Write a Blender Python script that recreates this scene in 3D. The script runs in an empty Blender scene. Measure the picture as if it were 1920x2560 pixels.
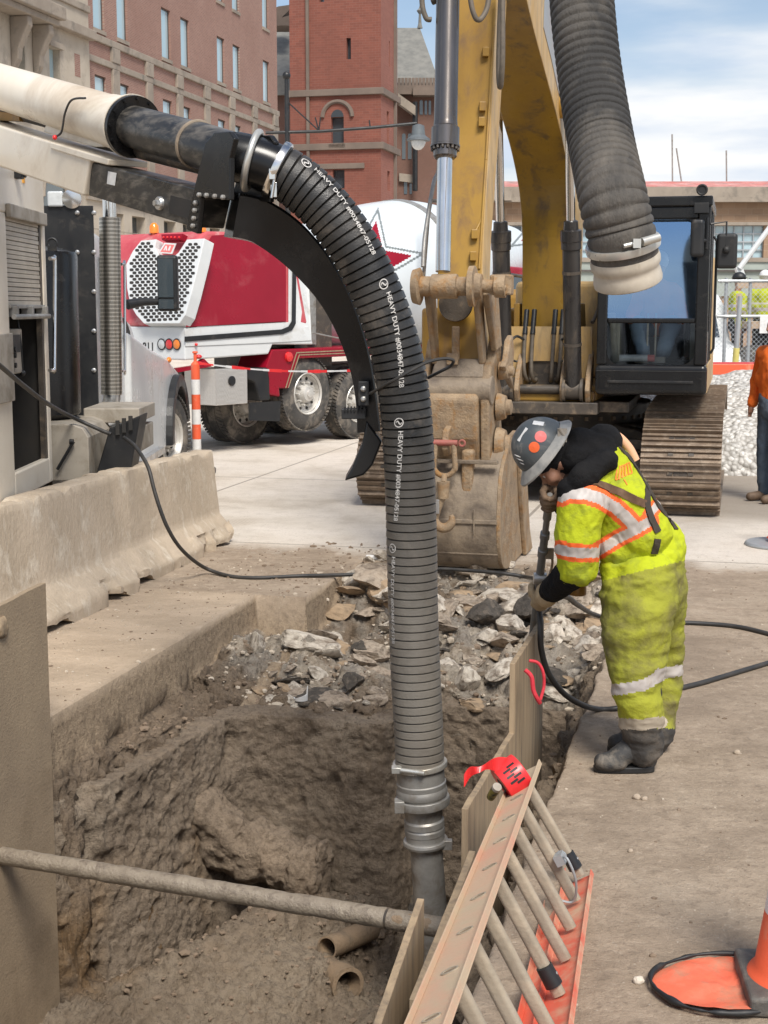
import bpy, bmesh, math, random
import numpy as np
from mathutils import Vector, Matrix, noise as mnoise
random.seed(7)
SC = bpy.context.scene
COL = SC.collection
# ------------------------------------------------------------------ camera
CH = 2.05; CF = 3550.0; TH = math.atan(510 / 3550.0); DD = 1920 / 1659.0
cam = bpy.data.cameras.new("camera"); camo = bpy.data.objects.new("camera", cam); COL.objects.link(camo)
cam.sensor_fit = 'VERTICAL'; cam.sensor_height = 36; cam.sensor_width = 27
cam.lens = 36 * CF / 2560.0
cam.clip_start = 0.1; cam.clip_end = 1500
camo.location = (0, 0, CH); camo.rotation_euler = (math.pi / 2 - TH, 0, 0)
SC.camera = camo
# ------------------------------------------------------------------ light
SUN_AZ = math.radians(163); SUN_EL = math.radians(52)
W = bpy.data.worlds.new("World"); SC.world = W; W.use_nodes = True
nt = W.node_tree; nt.nodes.clear()
wo = nt.nodes.new('ShaderNodeOutputWorld')
sky = nt.nodes.new('ShaderNodeTexSky'); sky.sky_type = 'NISHITA'; sky.sun_disc = False
sky.sun_elevation = SUN_EL; sky.sun_rotation = SUN_AZ; sky.air_density = 1.0; sky.dust_density = 1.5
bg1 = nt.nodes.new('ShaderNodeBackground'); bg1.inputs[1].default_value = 0.088
bg2 = nt.nodes.new('ShaderNodeBackground'); bg2.inputs[0].default_value = (0.93, 0.94, 0.93, 1); bg2.inputs[1].default_value = 0.70
mix = nt.nodes.new('ShaderNodeMixShader')
tc = nt.nodes.new('ShaderNodeTexCoord'); sp = nt.nodes.new('ShaderNodeSeparateXYZ')
mp = nt.nodes.new('ShaderNodeMapping'); mp.inputs['Scale'].default_value = (1.1, 1.1, 5.5); mp.inputs['Location'].default_value = (1.3, 0.4, 0.55)
nz = nt.nodes.new('ShaderNodeTexNoise'); nz.inputs['Scale'].default_value = 2.1; nz.inputs['Detail'].default_value = 6; nz.inputs['Roughness'].default_value = 0.5
rm = nt.nodes.new('ShaderNodeMapRange'); rm.interpolation_type = 'SMOOTHSTEP'
rm.inputs[1].default_value = 0.43; rm.inputs[2].default_value = 0.60; rm.inputs[3].default_value = 0.0; rm.inputs[4].default_value = 0.7
hz = nt.nodes.new('ShaderNodeMapRange'); hz.interpolation_type = 'SMOOTHSTEP'
hz.inputs[1].default_value = 0.07; hz.inputs[2].default_value = 0.24; hz.inputs[3].default_value = 0.62; hz.inputs[4].default_value = 0.0
ad = nt.nodes.new('ShaderNodeMath'); ad.operation = 'ADD'
cl = nt.nodes.new('ShaderNodeMath'); cl.operation = 'ADD'; cl.use_clamp = True; cl.inputs[1].default_value = 0.02
L = nt.links.new
L(tc.outputs['Generated'], mp.inputs[0]); L(mp.outputs[0], nz.inputs[0]); L(tc.outputs['Generated'], sp.inputs[0])
L(nz.outputs[0], rm.inputs[0]); L(sp.outputs[2], hz.inputs[0]); L(rm.outputs[0], ad.inputs[0]); L(hz.outputs[0], ad.inputs[1])
L(ad.outputs[0], cl.inputs[0]); L(cl.outputs[0], mix.inputs[0])
n2 = nt.nodes.new('ShaderNodeTexNoise'); n2.inputs['Scale'].default_value = 4.5; n2.inputs['Detail'].default_value = 7; L(mp.outputs[0], n2.inputs[0])
r2 = nt.nodes.new('ShaderNodeMapRange'); r2.inputs[1].default_value = 0.40; r2.inputs[2].default_value = 0.60; L(n2.outputs[0], r2.inputs[0])
mc = nt.nodes.new('ShaderNodeMix'); mc.data_type = 'RGBA'; mc.inputs[6].default_value = (0.98, 0.97, 0.94, 1); mc.inputs[7].default_value = (0.62, 0.70, 0.82, 1); L(r2.outputs[0], mc.inputs[0]); L(mc.outputs[2], bg2.inputs[0])
L(sky.outputs[0], bg1.inputs[0]); L(bg1.outputs[0], mix.inputs[1]); L(bg2.outputs[0], mix.inputs[2]); L(mix.outputs[0], wo.inputs[0])
sl = bpy.data.lights.new("sun", 'SUN'); so = bpy.data.objects.new("sun", sl); COL.objects.link(so)
sl.energy = 2.7; sl.angle = math.radians(21); sl.color = (1.0, 0.95, 0.87)
sd = Vector((math.sin(SUN_AZ) * math.cos(SUN_EL), math.cos(SUN_AZ) * math.cos(SUN_EL), math.sin(SUN_EL)))
so.rotation_euler = sd.to_track_quat('Z', 'Y').to_euler(); so.location = (0, 0, 30)
SC.view_settings.view_transform = 'Standard'; SC.view_settings.look = 'None'
SC.view_settings.exposure = 0.68; SC.view_settings.gamma = 1

# ------------------------------------------------------------------ geometry of the place: points read at known depths / planes
S14 = math.sin(math.radians(14)); C14 = math.cos(math.radians(14))
def AB(a, b, z=0.0): return Vector((a * C14 + b * S14, -a * S14 + b * C14, z))
def ray(x, y):
    dx = (x * DD - 960) / CF; dz = (1280 - y * DD) / CF
    return Vector((dx, math.cos(TH) + math.sin(TH) * dz, -math.sin(TH) + math.cos(TH) * dz))
CAM = Vector((0, 0, CH))
def P(x, y, Y):
    r = ray(x, y); return CAM + r * (Y / r.y)
def G(x, y, z=0.0):
    r = ray(x, y); return CAM + r * ((z - CH) / r.z)
def PX(x, y, X):
    r = ray(x, y); return CAM + r * (X / r.x)
def PN(x, y, p0, n):
    r = ray(x, y); n = Vector(n); return CAM + r * ((Vector(p0) - CAM).dot(n) / r.dot(n))
NA = Vector((C14, -S14, 0)); NB = Vector((S14, C14, 0))
def PA(x, y, a): return PN(x, y, NA * a, NA)
def PB(x, y, b): return PN(x, y, NB * b, NB)

# ------------------------------------------------------------------ numpy noise
def _h(ix, iy, iz, s):
    n = (ix.astype(np.int64) * 374761393 + iy.astype(np.int64) * 668265263 + iz.astype(np.int64) * 2147483647 + s * 974711) & 0xffffffff
    n = ((n ^ (n >> 13)) * 1274126177) & 0xffffffff
    n = ((n ^ (n >> 16)) * 2246822519) & 0xffffffff
    return ((n ^ (n >> 15)) & 0xffff) / 32767.5 - 1.0
def vn(x, y, z, s=0):
    ix = np.floor(x); iy = np.floor(y); iz = np.floor(z)
    fx = x - ix; fy = y - iy; fz = z - iz
    fx = fx * fx * (3 - 2 * fx); fy = fy * fy * (3 - 2 * fy); fz = fz * fz * (3 - 2 * fz)
    def c(i, j, k): return _h(ix + i, iy + j, iz + k, s)
    a = c(0,0,0) * (1 - fx) + c(1,0,0) * fx; b = c(0,1,0) * (1 - fx) + c(1,1,0) * fx
    d = c(0,0,1) * (1 - fx) + c(1,0,1) * fx; e = c(0,1,1) * (1 - fx) + c(1,1,1) * fx
    a = a * (1 - fy) + b * fy; d = d * (1 - fy) + e * fy
    return a * (1 - fz) + d * fz
def fbm(x, y, z, f=1.0, o=4, s=0, g=0.5):
    r = 0; am = 1.0; t = 0
    for i in range(o):
        r = r + am * vn(x * f, y * f, z * f, s + i * 17); t += am; am *= g; f *= 2.03
    return r / t
def fb1(x, y, z, f=1.0, o=4, s=0):
    return float(fbm(np.array([x]), np.array([y]), np.array([z]), f, o, s)[0])
def sst(x, a, b):
    t = np.clip((x - a) / (b - a), 0, 1); return t * t * (3 - 2 * t)

# ------------------------------------------------------------------ materials
def _noise(nt, vec, scale, detail=4, rough=0.55, dist=0.0):
    n = nt.nodes.new('ShaderNodeTexNoise'); n.inputs['Scale'].default_value = scale
    n.inputs['Detail'].default_value = detail; n.inputs['Roughness'].default_value = rough; n.inputs['Distortion'].default_value = dist
    nt.links.new(vec, n.inputs[0]); return n.outputs[0]
def _rng(nt, v, a, b, c=0.0, d=1.0):
    n = nt.nodes.new('ShaderNodeMapRange'); n.inputs[1].default_value = a; n.inputs[2].default_value = b
    n.inputs[3].default_value = c; n.inputs[4].default_value = d; nt.links.new(v, n.inputs[0]); return n.outputs[0]
def _mixc(nt, f, c1, c2):
    n = nt.nodes.new('ShaderNodeMix'); n.data_type = 'RGBA'
    if isinstance(f, (int, float)): n.inputs[0].default_value = f
    else: nt.links.new(f, n.inputs[0])
    for i, c in ((6, c1), (7, c2)):
        if isinstance(c, (tuple, list)): n.inputs[i].default_value = (c[0], c[1], c[2], 1)
        else: nt.links.new(c, n.inputs[i])
    return n.outputs[2]
def _math(nt, op, a, b=0.0, clamp=False):
    n = nt.nodes.new('ShaderNodeMath'); n.operation = op; n.use_clamp = clamp
    for i, v in ((0, a), (1, b)):
        if isinstance(v, (int, float)): n.inputs[i].default_value = v
        else: nt.links.new(v, n.inputs[i])
    return n.outputs[0]
MATS = {}
def newmat(name):
    m = bpy.data.materials.new(name); m.use_nodes = True; MATS[name] = m
    nt = m.node_tree; b = nt.nodes['Principled BSDF']
    return m, nt, b
def mat(name, c1, c2=None, scale=4, rough=0.7, metal=0.0, bump=0.0, bscale=60, dirt=None, dscale=3, damt=0.5, stretch=None, spec=0.5, rvar=0.12, coat=0.0, world=False, speck=0.0):
    """procedural material: two-tone noise, optional dirt layer, fine speckle and bump"""
    m, nt, b = newmat(name)
    if world:
        g = nt.nodes.new('ShaderNodeNewGeometry'); vec = g.outputs['Position']
    else:
        t = nt.nodes.new('ShaderNodeTexCoord'); vec = t.outputs['Object']
    v1 = vec
    if stretch:
        mp = nt.nodes.new('ShaderNodeMapping'); mp.inputs['Scale'].default_value = stretch; nt.links.new(vec, mp.inputs[0]); v1 = mp.outputs[0]
    if c2 is None: c2 = tuple(x * 0.78 for x in c1)
    n1 = _noise(nt, v1, scale, 5, 0.6)
    col = _mixc(nt, _rng(nt, n1, 0.35, 0.68), c1, c2)
    if dirt:
        n2 = _noise(nt, v1, dscale, 7, 0.68, 0.4)
        f = _rng(nt, n2, 0.62 - damt * 0.32, 0.78 - damt * 0.25)
        col = _mixc(nt, f, col, dirt)
    if speck:
        n3 = _noise(nt, vec, 90, 3, 0.7)
        col = _mixc(nt, _rng(nt, n3, 0.55, 0.75, 0, speck), col, tuple(x * 0.45 for x in c2))
    nt.links.new(col, b.inputs['Base Color'])
    r = _rng(nt, n1, 0.3, 0.7, max(0.02, rough - rvar), min(1, rough + rvar)); nt.links.new(r, b.inputs['Roughness'])
    b.inputs['Metallic'].default_value = metal; b.inputs['Specular IOR Level'].default_value = spec
    b.inputs['Coat Weight'].default_value = coat; b.inputs['Coat Roughness'].default_value = 0.08
    if bump:
        bn = nt.nodes.new('ShaderNodeBump'); bn.inputs['Strength'].default_value = min(1, bump); bn.inputs['Distance'].default_value = 0.02 * max(1, bump)
        nt.links.new(_noise(nt, v1, bscale, 6, 0.65), bn.inputs['Height']); nt.links.new(bn.outputs[0], b.inputs['Normal'])
    return m
def glass(name, col, rough=0.05, tint=None):
    m, nt, b = newmat(name); b.inputs['Base Color'].default_value = (*col, 1); b.inputs['Roughness'].default_value = rough
    b.inputs['Specular IOR Level'].default_value = 0.9; b.inputs['Coat Weight'].default_value = 0.6; b.inputs['Coat Roughness'].default_value = 0.02
    return m
DUST = (0.40, 0.31, 0.21)
M = {}
M['white'] = mat('white_paint', (0.76, 0.69, 0.58), (0.66, 0.585, 0.47), 1.5, 0.38, dirt=(0.5, 0.40, 0.29), dscale=1.1, damt=0.3, spec=0.4, stretch=(1, 1, 1))
M['white2'] = mat('clean_white_paint', (0.72, 0.73, 0.72), (0.62, 0.64, 0.64), 1.2, 0.3, dirt=(0.5, 0.47, 0.42), dscale=1.6, damt=0.15, spec=0.5)
M['black'] = mat('black_paint', (0.006, 0.006, 0.007), (0.012, 0.012, 0.012), 3, 0.26, dirt=(0.04, 0.036, 0.032), dscale=5, damt=0.1, spec=0.4, rvar=.05)
M['blackdirty'] = mat('scuffed_black_paint', (0.012, 0.012, 0.012), (0.032, 0.03, 0.028), 5, 0.36, dirt=(0.13, 0.115, 0.095), dscale=7, damt=0.5, stretch=(1, 1, 2.5))
M['blackmatte'] = mat('matte_black', (0.010, 0.011, 0.013), (0.018, 0.018, 0.018), 4, 0.5, dirt=(0.06, 0.052, 0.044), dscale=6, damt=0.15)
M['rubber'] = mat('tyre_rubber', (0.045, 0.043, 0.04), (0.09, 0.083, 0.075), 6, 0.85, dirt=(0.23, 0.2, 0.165), dscale=5, damt=0.45, bump=0.3)
M['chrome'] = mat('chrome', (0.75, 0.74, 0.72), (0.6, 0.59, 0.57), 4, 0.16, metal=1.0, rvar=0.08)
M['alu'] = mat('aluminium', (0.62, 0.62, 0.61), (0.5, 0.5, 0.49), 9, 0.38, metal=0.85, dirt=(0.35, 0.31, 0.26), dscale=6, damt=0.3)
M['steel'] = mat('galvanised_steel', (0.40, 0.39, 0.37), (0.28, 0.27, 0.25), 9, 0.5, metal=0.5, dirt=(0.22, 0.185, 0.145), dscale=7, damt=0.4, bump=0.1)
M['red'] = mat('red_paint', (0.29, 0.005, 0.02), (0.25, 0.005, 0.018), 1.4, 0.3, dirt=(0.34, 0.05, 0.06), dscale=1.1, damt=0.2, spec=.3)
M['redpale'] = mat('dusty_red_trim', (0.55, 0.10, 0.11), (0.45, 0.05, 0.07), 2.5, 0.45, dirt=(0.55, 0.26, 0.24), dscale=3, damt=0.3)
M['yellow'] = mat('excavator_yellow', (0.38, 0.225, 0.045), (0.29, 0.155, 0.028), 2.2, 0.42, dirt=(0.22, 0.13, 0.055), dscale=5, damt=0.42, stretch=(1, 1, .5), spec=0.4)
M['yellowpale'] = mat('pale_lit_excavator_yellow', (0.58, 0.41, 0.20), (0.50, 0.30, 0.09), 2.2, 0.5, dirt=(0.34, 0.24, 0.14), dscale=4, damt=0.4, stretch=(2, 2, .6))  # paler yellow puts skylight on boom and stick sides into the colour
M['yellowdirt'] = mat('mud_worn_steel', (0.38, 0.275, 0.17), (0.24, 0.175, 0.115), 7, 0.75, dirt=(0.32, 0.17, 0.06), dscale=9, damt=0.4, bump=0.6, bscale=38, speck=0.4)
M['muddysteel'] = mat('bucket_steel', (0.31, 0.245, 0.175), (0.21, 0.165, 0.12), 5, 0.62, dirt=(0.13, 0.10, 0.075), dscale=5, damt=0.45, bump=0.35, bscale=30, spec=0.5, speck=0.3)
M['track'] = mat('track_shoe_steel', (0.24, 0.175, 0.12), (0.17, 0.125, 0.09), 8, 0.55, metal=0.25, dirt=(0.34, 0.27, 0.2), dscale=11, damt=0.35, bump=0.25, bscale=45)
M['darksteel'] = mat('dark_greasy_steel', (0.045, 0.038, 0.032), (0.085, 0.068, 0.052), 6, 0.5, dirt=(0.2, 0.15, 0.1), dscale=7, damt=0.3, bump=0.2)
M['cylblack'] = mat('cylinder_barrel_black', (0.022, 0.021, 0.022), (0.04, 0.036, 0.033), 5, 0.3, dirt=(0.12, 0.095, 0.07), dscale=4, damt=0.28, stretch=(1, 1, .3))
M['hose'] = mat('black_ribbed_rubber', (0.028, 0.027, 0.026), (0.05, 0.046, 0.042), 6, 0.5, dirt=(0.115, 0.10, 0.085), dscale=8, damt=0.3, bump=0.25, bscale=120)
M['cable'] = mat('black_air_line_rubber', (0.022, 0.022, 0.022), (0.05, 0.045, 0.04), 9, 0.55)
M['conc'] = mat('jersey_concrete', (0.50, 0.41, 0.31), (0.37, 0.30, 0.22), 2.5, 0.88, dirt=(0.62, 0.55, 0.45), dscale=5, damt=0.3, bump=0.5, bscale=35, stretch=(1, 1, .6), speck=0.25, world=True)
M['concrough'] = mat('broken_concrete', (0.47, 0.40, 0.31), (0.33, 0.27, 0.2), 12, 0.95, dirt=(0.23, 0.18, 0.13), dscale=9, damt=0.4, bump=1.0, bscale=45, world=True, speck=0.4)
M['ply'] = mat('weathered_plywood', (0.36, 0.265, 0.165), (0.26, 0.19, 0.12), 3, 0.8, dirt=(0.19, 0.145, 0.10), dscale=3, damt=0.4, stretch=(7, 7, .7), bump=0.25, bscale=12)
M['plyedge'] = mat('plywood_cut_edge', (0.42, 0.33, 0.22), (0.25, 0.185, 0.12), 30, 0.85, stretch=(8, 1, 1))
M['plyold'] = mat('mud_splashed_plywood', (0.33, 0.25, 0.165), (0.26, 0.195, 0.13), 2.5, 0.8, dirt=(0.20, 0.145, 0.09), dscale=1.2, damt=0.25, bump=0.3, bscale=70, speck=0.6)
M['orangefrp'] = mat('orange_fibreglass', (0.68, 0.13, 0.075), (0.60, 0.10, 0.06), 3, 0.5, dirt=(0.56, 0.38, 0.25), dscale=3.4, damt=0.62)
M['orangedusty'] = mat('mud_dusted_orange_fibreglass', (0.62, 0.27, 0.18), (0.53, 0.36, 0.24), 2.2, 0.6, dirt=(0.48, 0.37, 0.25), dscale=1.8, damt=0.95, bump=0.1, speck=.15)
M['rung'] = mat('dusty_aluminium_rung', (0.36, 0.31, 0.24), (0.28, 0.235, 0.175), 9, 0.65, metal=0.2, dirt=(0.42, 0.35, 0.26), dscale=8, damt=0.5, bump=0.2)
M['conerange'] = mat('cone_orange', (0.80, 0.12, 0.045), (0.72, 0.11, 0.045), 4, 0.5, dirt=(0.62, 0.27, 0.16), dscale=6, damt=0.2, bump=0.1)
M['conewhite'] = mat('reflective_white', (0.74, 0.73, 0.71), (0.62, 0.61, 0.6), 9, 0.4)
M['conebase'] = mat('black_cone_base_rubber', (0.07, 0.065, 0.06), (0.13, 0.12, 0.105), 8, 0.7, dirt=(0.27, 0.23, 0.19), dscale=7, damt=0.45, bump=0.3)
M['hivis'] = mat('hi_vis_lime_cloth', (0.47, 0.53, 0.02), (0.39, 0.44, 0.02), 4, 0.85, dirt=(0.25, 0.29, 0.04), dscale=6, damt=0.32, bump=0.35, bscale=45, spec=.2)
M['hivisdirty'] = mat('muddy_lime_trousers', (0.35, 0.36, 0.035), (0.26, 0.265, 0.04), 4, 0.88, dirt=(0.155, 0.135, 0.055), dscale=3.2, damt=0.6, bump=0.4, bscale=40, spec=.2)
M['tape'] = mat('reflective_tape', (0.52, 0.48, 0.45), (0.44, 0.4, 0.37), 12, 0.55, dirt=(0.33, 0.28, 0.22), dscale=9, damt=0.3)
M['tapeorange'] = mat('orange_trim_cloth', (0.85, 0.13, 0.02), (0.76, 0.13, 0.03), 6, 0.75)
M['tapedirty'] = mat('muddy_reflective_tape', (0.42, 0.36, 0.28), (0.3, 0.25, 0.18), 9, 0.7)
M['blackcloth'] = mat('black_fleece', (0.010, 0.010, 0.011), (0.018, 0.017, 0.017), 9, 0.95, bump=0.5, bscale=60, spec=.15)
M['strap'] = mat('brown_webbing', (0.16, 0.09, 0.045), (0.09, 0.05, 0.03), 20, 0.8)
M['strapblack'] = mat('black_webbing', (0.03, 0.024, 0.02), (0.06, 0.045, 0.03), 20, 0.8)
M['bootgrey'] = mat('dusty_rubber_boot', (0.028, 0.028, 0.029), (0.05, 0.048, 0.045), 8, 0.65, dirt=(0.20, 0.17, 0.135), dscale=8, damt=0.35, bump=0.3)
M['skin'] = mat('skin', (0.36, 0.19, 0.12), (0.29, 0.14, 0.09), 12, 0.55)
M['beard'] = mat('brown_beard', (0.075, 0.045, 0.03), (0.12, 0.075, 0.05), 40, 0.9, bump=0.8, bscale=160)
M['glove'] = mat('tan_work_glove', (0.46, 0.34, 0.20), (0.36, 0.26, 0.15), 9, 0.85, bump=0.5, bscale=60)
M['glovedark'] = mat('worn_brown_glove', (0.20, 0.13, 0.08), (0.13, 0.085, 0.055), 14, 0.85, bump=0.5, bscale=70)
M['hat'] = mat('grey_hard_hat', (0.065, 0.078, 0.085), (0.10, 0.108, 0.11), 6, 0.4, dirt=(0.24, 0.23, 0.21), dscale=12, damt=0.3, spec=.5)
M['hatrim'] = mat('worn_hat_brim', (0.42, 0.40, 0.36), (0.22, 0.22, 0.21), 14, 0.6)
M['orangecloth'] = mat('orange_sweatshirt', (0.85, 0.17, 0.015), (0.74, 0.13, 0.012), 6, 0.85, bump=0.3, bscale=30)
M['jeans'] = mat('blue_jeans', (0.085, 0.12, 0.165), (0.13, 0.165, 0.21), 5, 0.85, bump=0.35, bscale=30, stretch=(1, 1, 1.6))
M['leather'] = mat('tan_leather_boot', (0.17, 0.11, 0.07), (0.11, 0.075, 0.05), 10, 0.7)
M['tapered'] = mat('red_caution_tape', (0.80, 0.035, 0.035), (0.66, 0.025, 0.03), 9, 0.35)
M['redrope'] = mat('red_rope', (0.62, 0.035, 0.055), (0.45, 0.02, 0.03), 40, 0.7)
M['toolgrey'] = mat('grey_tool_body', (0.18, 0.18, 0.175), (0.25, 0.24, 0.23), 12, 0.5, metal=.4, dirt=(0.3, 0.25, 0.2), dscale=9, damt=.3)
M['clay'] = mat('mud_coated_clay_pipe', (0.27, 0.19, 0.12), (0.2, 0.145, 0.095), 8, 0.65, dirt=(0.13, 0.10, 0.07), dscale=7, damt=.4, bump=.5)
M['mudpipe'] = mat('mud_caked_steel_brace', (0.30, 0.25, 0.19), (0.22, 0.18, 0.135), 16, 0.42, dirt=(0.13, 0.10, 0.075), dscale=20, damt=.35, bump=.5, bscale=80, spec=.6)
M['hydhose'] = mat('hydraulic_hose', (0.10, 0.085, 0.065), (0.16, 0.13, 0.1), 20, 0.6)
M['amber'] = mat('amber_lens', (0.85, 0.25, 0.02), (0.8, 0.2, 0.02), 20, 0.2, coat=.5)
M['redlens'] = mat('red_lens', (0.75, 0.03, 0.03), (0.6, 0.02, 0.02), 20, 0.2, coat=.5)
M['clearlens'] = mat('clear_lens', (0.6, 0.62, 0.62), (0.5, 0.52, 0.52), 20, 0.15, coat=.5)
M['interior'] = mat('dark_interior', (0.02, 0.019, 0.018), (0.04, 0.035, 0.03), 4, 0.8)
M['greybox'] = mat('grey_beige_box', (0.36, 0.32, 0.265), (0.28, 0.25, 0.205), 5, 0.55, dirt=(0.2, 0.165, 0.12), dscale=5, damt=.4)
M['shutter'] = mat('beige_roller_shutter', (0.50, 0.45, 0.375), (0.43, 0.385, 0.32), 5, 0.55)
M['lime'] = mat('limestone', (0.47, 0.41, 0.33), (0.40, 0.345, 0.275), .8, 0.9, dirt=(0.27, 0.235, 0.195), dscale=.7, damt=.35, world=True)
M['limed'] = mat('weathered_limestone_trim', (0.33, 0.28, 0.225), (0.25, 0.21, 0.17), .9, 0.9, dirt=(0.17, 0.15, 0.125), dscale=1.2, damt=.35, world=True)
M['stonedark'] = mat('dark_sandstone', (0.19, 0.145, 0.115), (0.14, 0.11, 0.09), .5, 0.9, world=True)
M['slate'] = mat('slate_roof', (0.21, 0.205, 0.185), (0.15, 0.15, 0.14), 1.5, 0.85, world=True, bump=.3, bscale=4)
M['winglass'] = glass('window_glass', (0.38, 0.52, 0.57), .08)  # light blue base stands in for sky mirrored in the panes
M['windark'] = glass('dark_window_glass', (0.05, 0.065, 0.075), .06)
M['winframe'] = mat('dark_window_frame', (0.10, 0.085, 0.075), (0.07, 0.06, 0.055), 3, .6)
M['wood'] = mat('pale_timber', (0.47, 0.35, 0.25), (0.38, 0.28, 0.19), 5, .8)
M['galv'] = mat('fence_pipe_steel', (0.46, 0.48, 0.49), (0.36, 0.38, 0.39), 5, .45, metal=.5)
M['twig'] = mat('bare_twigs', (0.22, 0.15, 0.12), (0.16, 0.11, 0.09), 5, .9)
M['printing'] = mat('white_print', (0.62, 0.60, 0.57), (0.40, 0.385, 0.36), 60, .6)
M['stickerw'] = mat('white_sticker', (0.75, 0.74, 0.72), (0.6, 0.6, 0.58), 20, .5)
M['stickerr'] = mat('pink_red_sticker', (0.80, 0.20, 0.18), (0.75, 0.15, 0.14), 20, .5)
M['stickero'] = mat('orange_sticker', (0.85, 0.15, 0.03), (0.8, 0.12, 0.03), 20, .5)
M['orangelogo'] = mat('orange_print', (0.75, 0.25, 0.03), (0.65, 0.22, 0.03), 20, .7)
def brickmat(name, axis, c1, c2, mortar, bw=0.225, bh=0.075, dirt=None):
    m, nt, b = newmat(name)
    g = nt.nodes.new('ShaderNodeNewGeometry'); d = nt.nodes.new('ShaderNodeVectorMath'); d.operation = 'DOT_PRODUCT'
    nt.links.new(g.outputs['Position'], d.inputs[0]); d.inputs[1].default_value = tuple(axis)
    s = nt.nodes.new('ShaderNodeSeparateXYZ'); nt.links.new(g.outputs['Position'], s.inputs[0])
    c = nt.nodes.new('ShaderNodeCombineXYZ'); nt.links.new(d.outputs['Value'], c.inputs[0]); nt.links.new(s.outputs[2], c.inputs[1])
    br = nt.nodes.new('ShaderNodeTexBrick'); br.inputs['Scale'].default_value = 1.0
    br.inputs['Brick Width'].default_value = bw; br.inputs['Row Height'].default_value = bh; br.inputs['Mortar Size'].default_value = 0.008
    br.inputs['Color1'].default_value = (*c1, 1); br.inputs['Color2'].default_value = (*c2, 1); br.inputs['Mortar'].default_value = (*mortar, 1)
    nt.links.new(c.outputs[0], br.inputs[0])
    col = br.outputs[0]
    n = _noise(nt, g.outputs['Position'], .35, 5, .6)
    col = _mixc(nt, _rng(nt, n, .4, .7, 0, .55), col, tuple(x * .7 for x in c1) if dirt is None else dirt)
    n2 = _noise(nt, c.outputs[0], 6, 3, .7)
    col = _mixc(nt, _rng(nt, n2, .5, .75, 0, .35), col, tuple(min(1, x * 1.35) for x in c2))
    nt.links.new(col, b.inputs['Base Color']); b.inputs['Roughness'].default_value = .9
    return m
M['brick'] = brickmat('red_brown_brick', NB, (0.31, 0.17, 0.13), (0.25, 0.132, 0.10), (0.34, 0.27, 0.23))
M['brickN'] = brickmat('tower_red_brick', NA, (0.235, 0.078, 0.052), (0.185, 0.062, 0.043), (0.24, 0.13, 0.10), bw=.5, bh=.18, dirt=(0.15, 0.055, 0.038))
M['brickB'] = brickmat('tower_red_brick_side', NB, (0.27, 0.105, 0.075), (0.23, 0.085, 0.062), (0.27, 0.15, 0.12), bw=.5, bh=.18, dirt=(0.21, 0.08, 0.055))  # paler copy of the front brick; the side's brighter light is in the colour
M['brickbrown'] = brickmat('brown_brick', NA, (0.17, 0.085, 0.06), (0.13, 0.07, 0.05), (0.18, 0.12, 0.1))
M['bricktan'] = brickmat('tan_brick', (1, 0, 0), (0.36, 0.24, 0.155), (0.28, 0.185, 0.12), (0.38, 0.3, 0.22), bw=.5, bh=.25)

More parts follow.
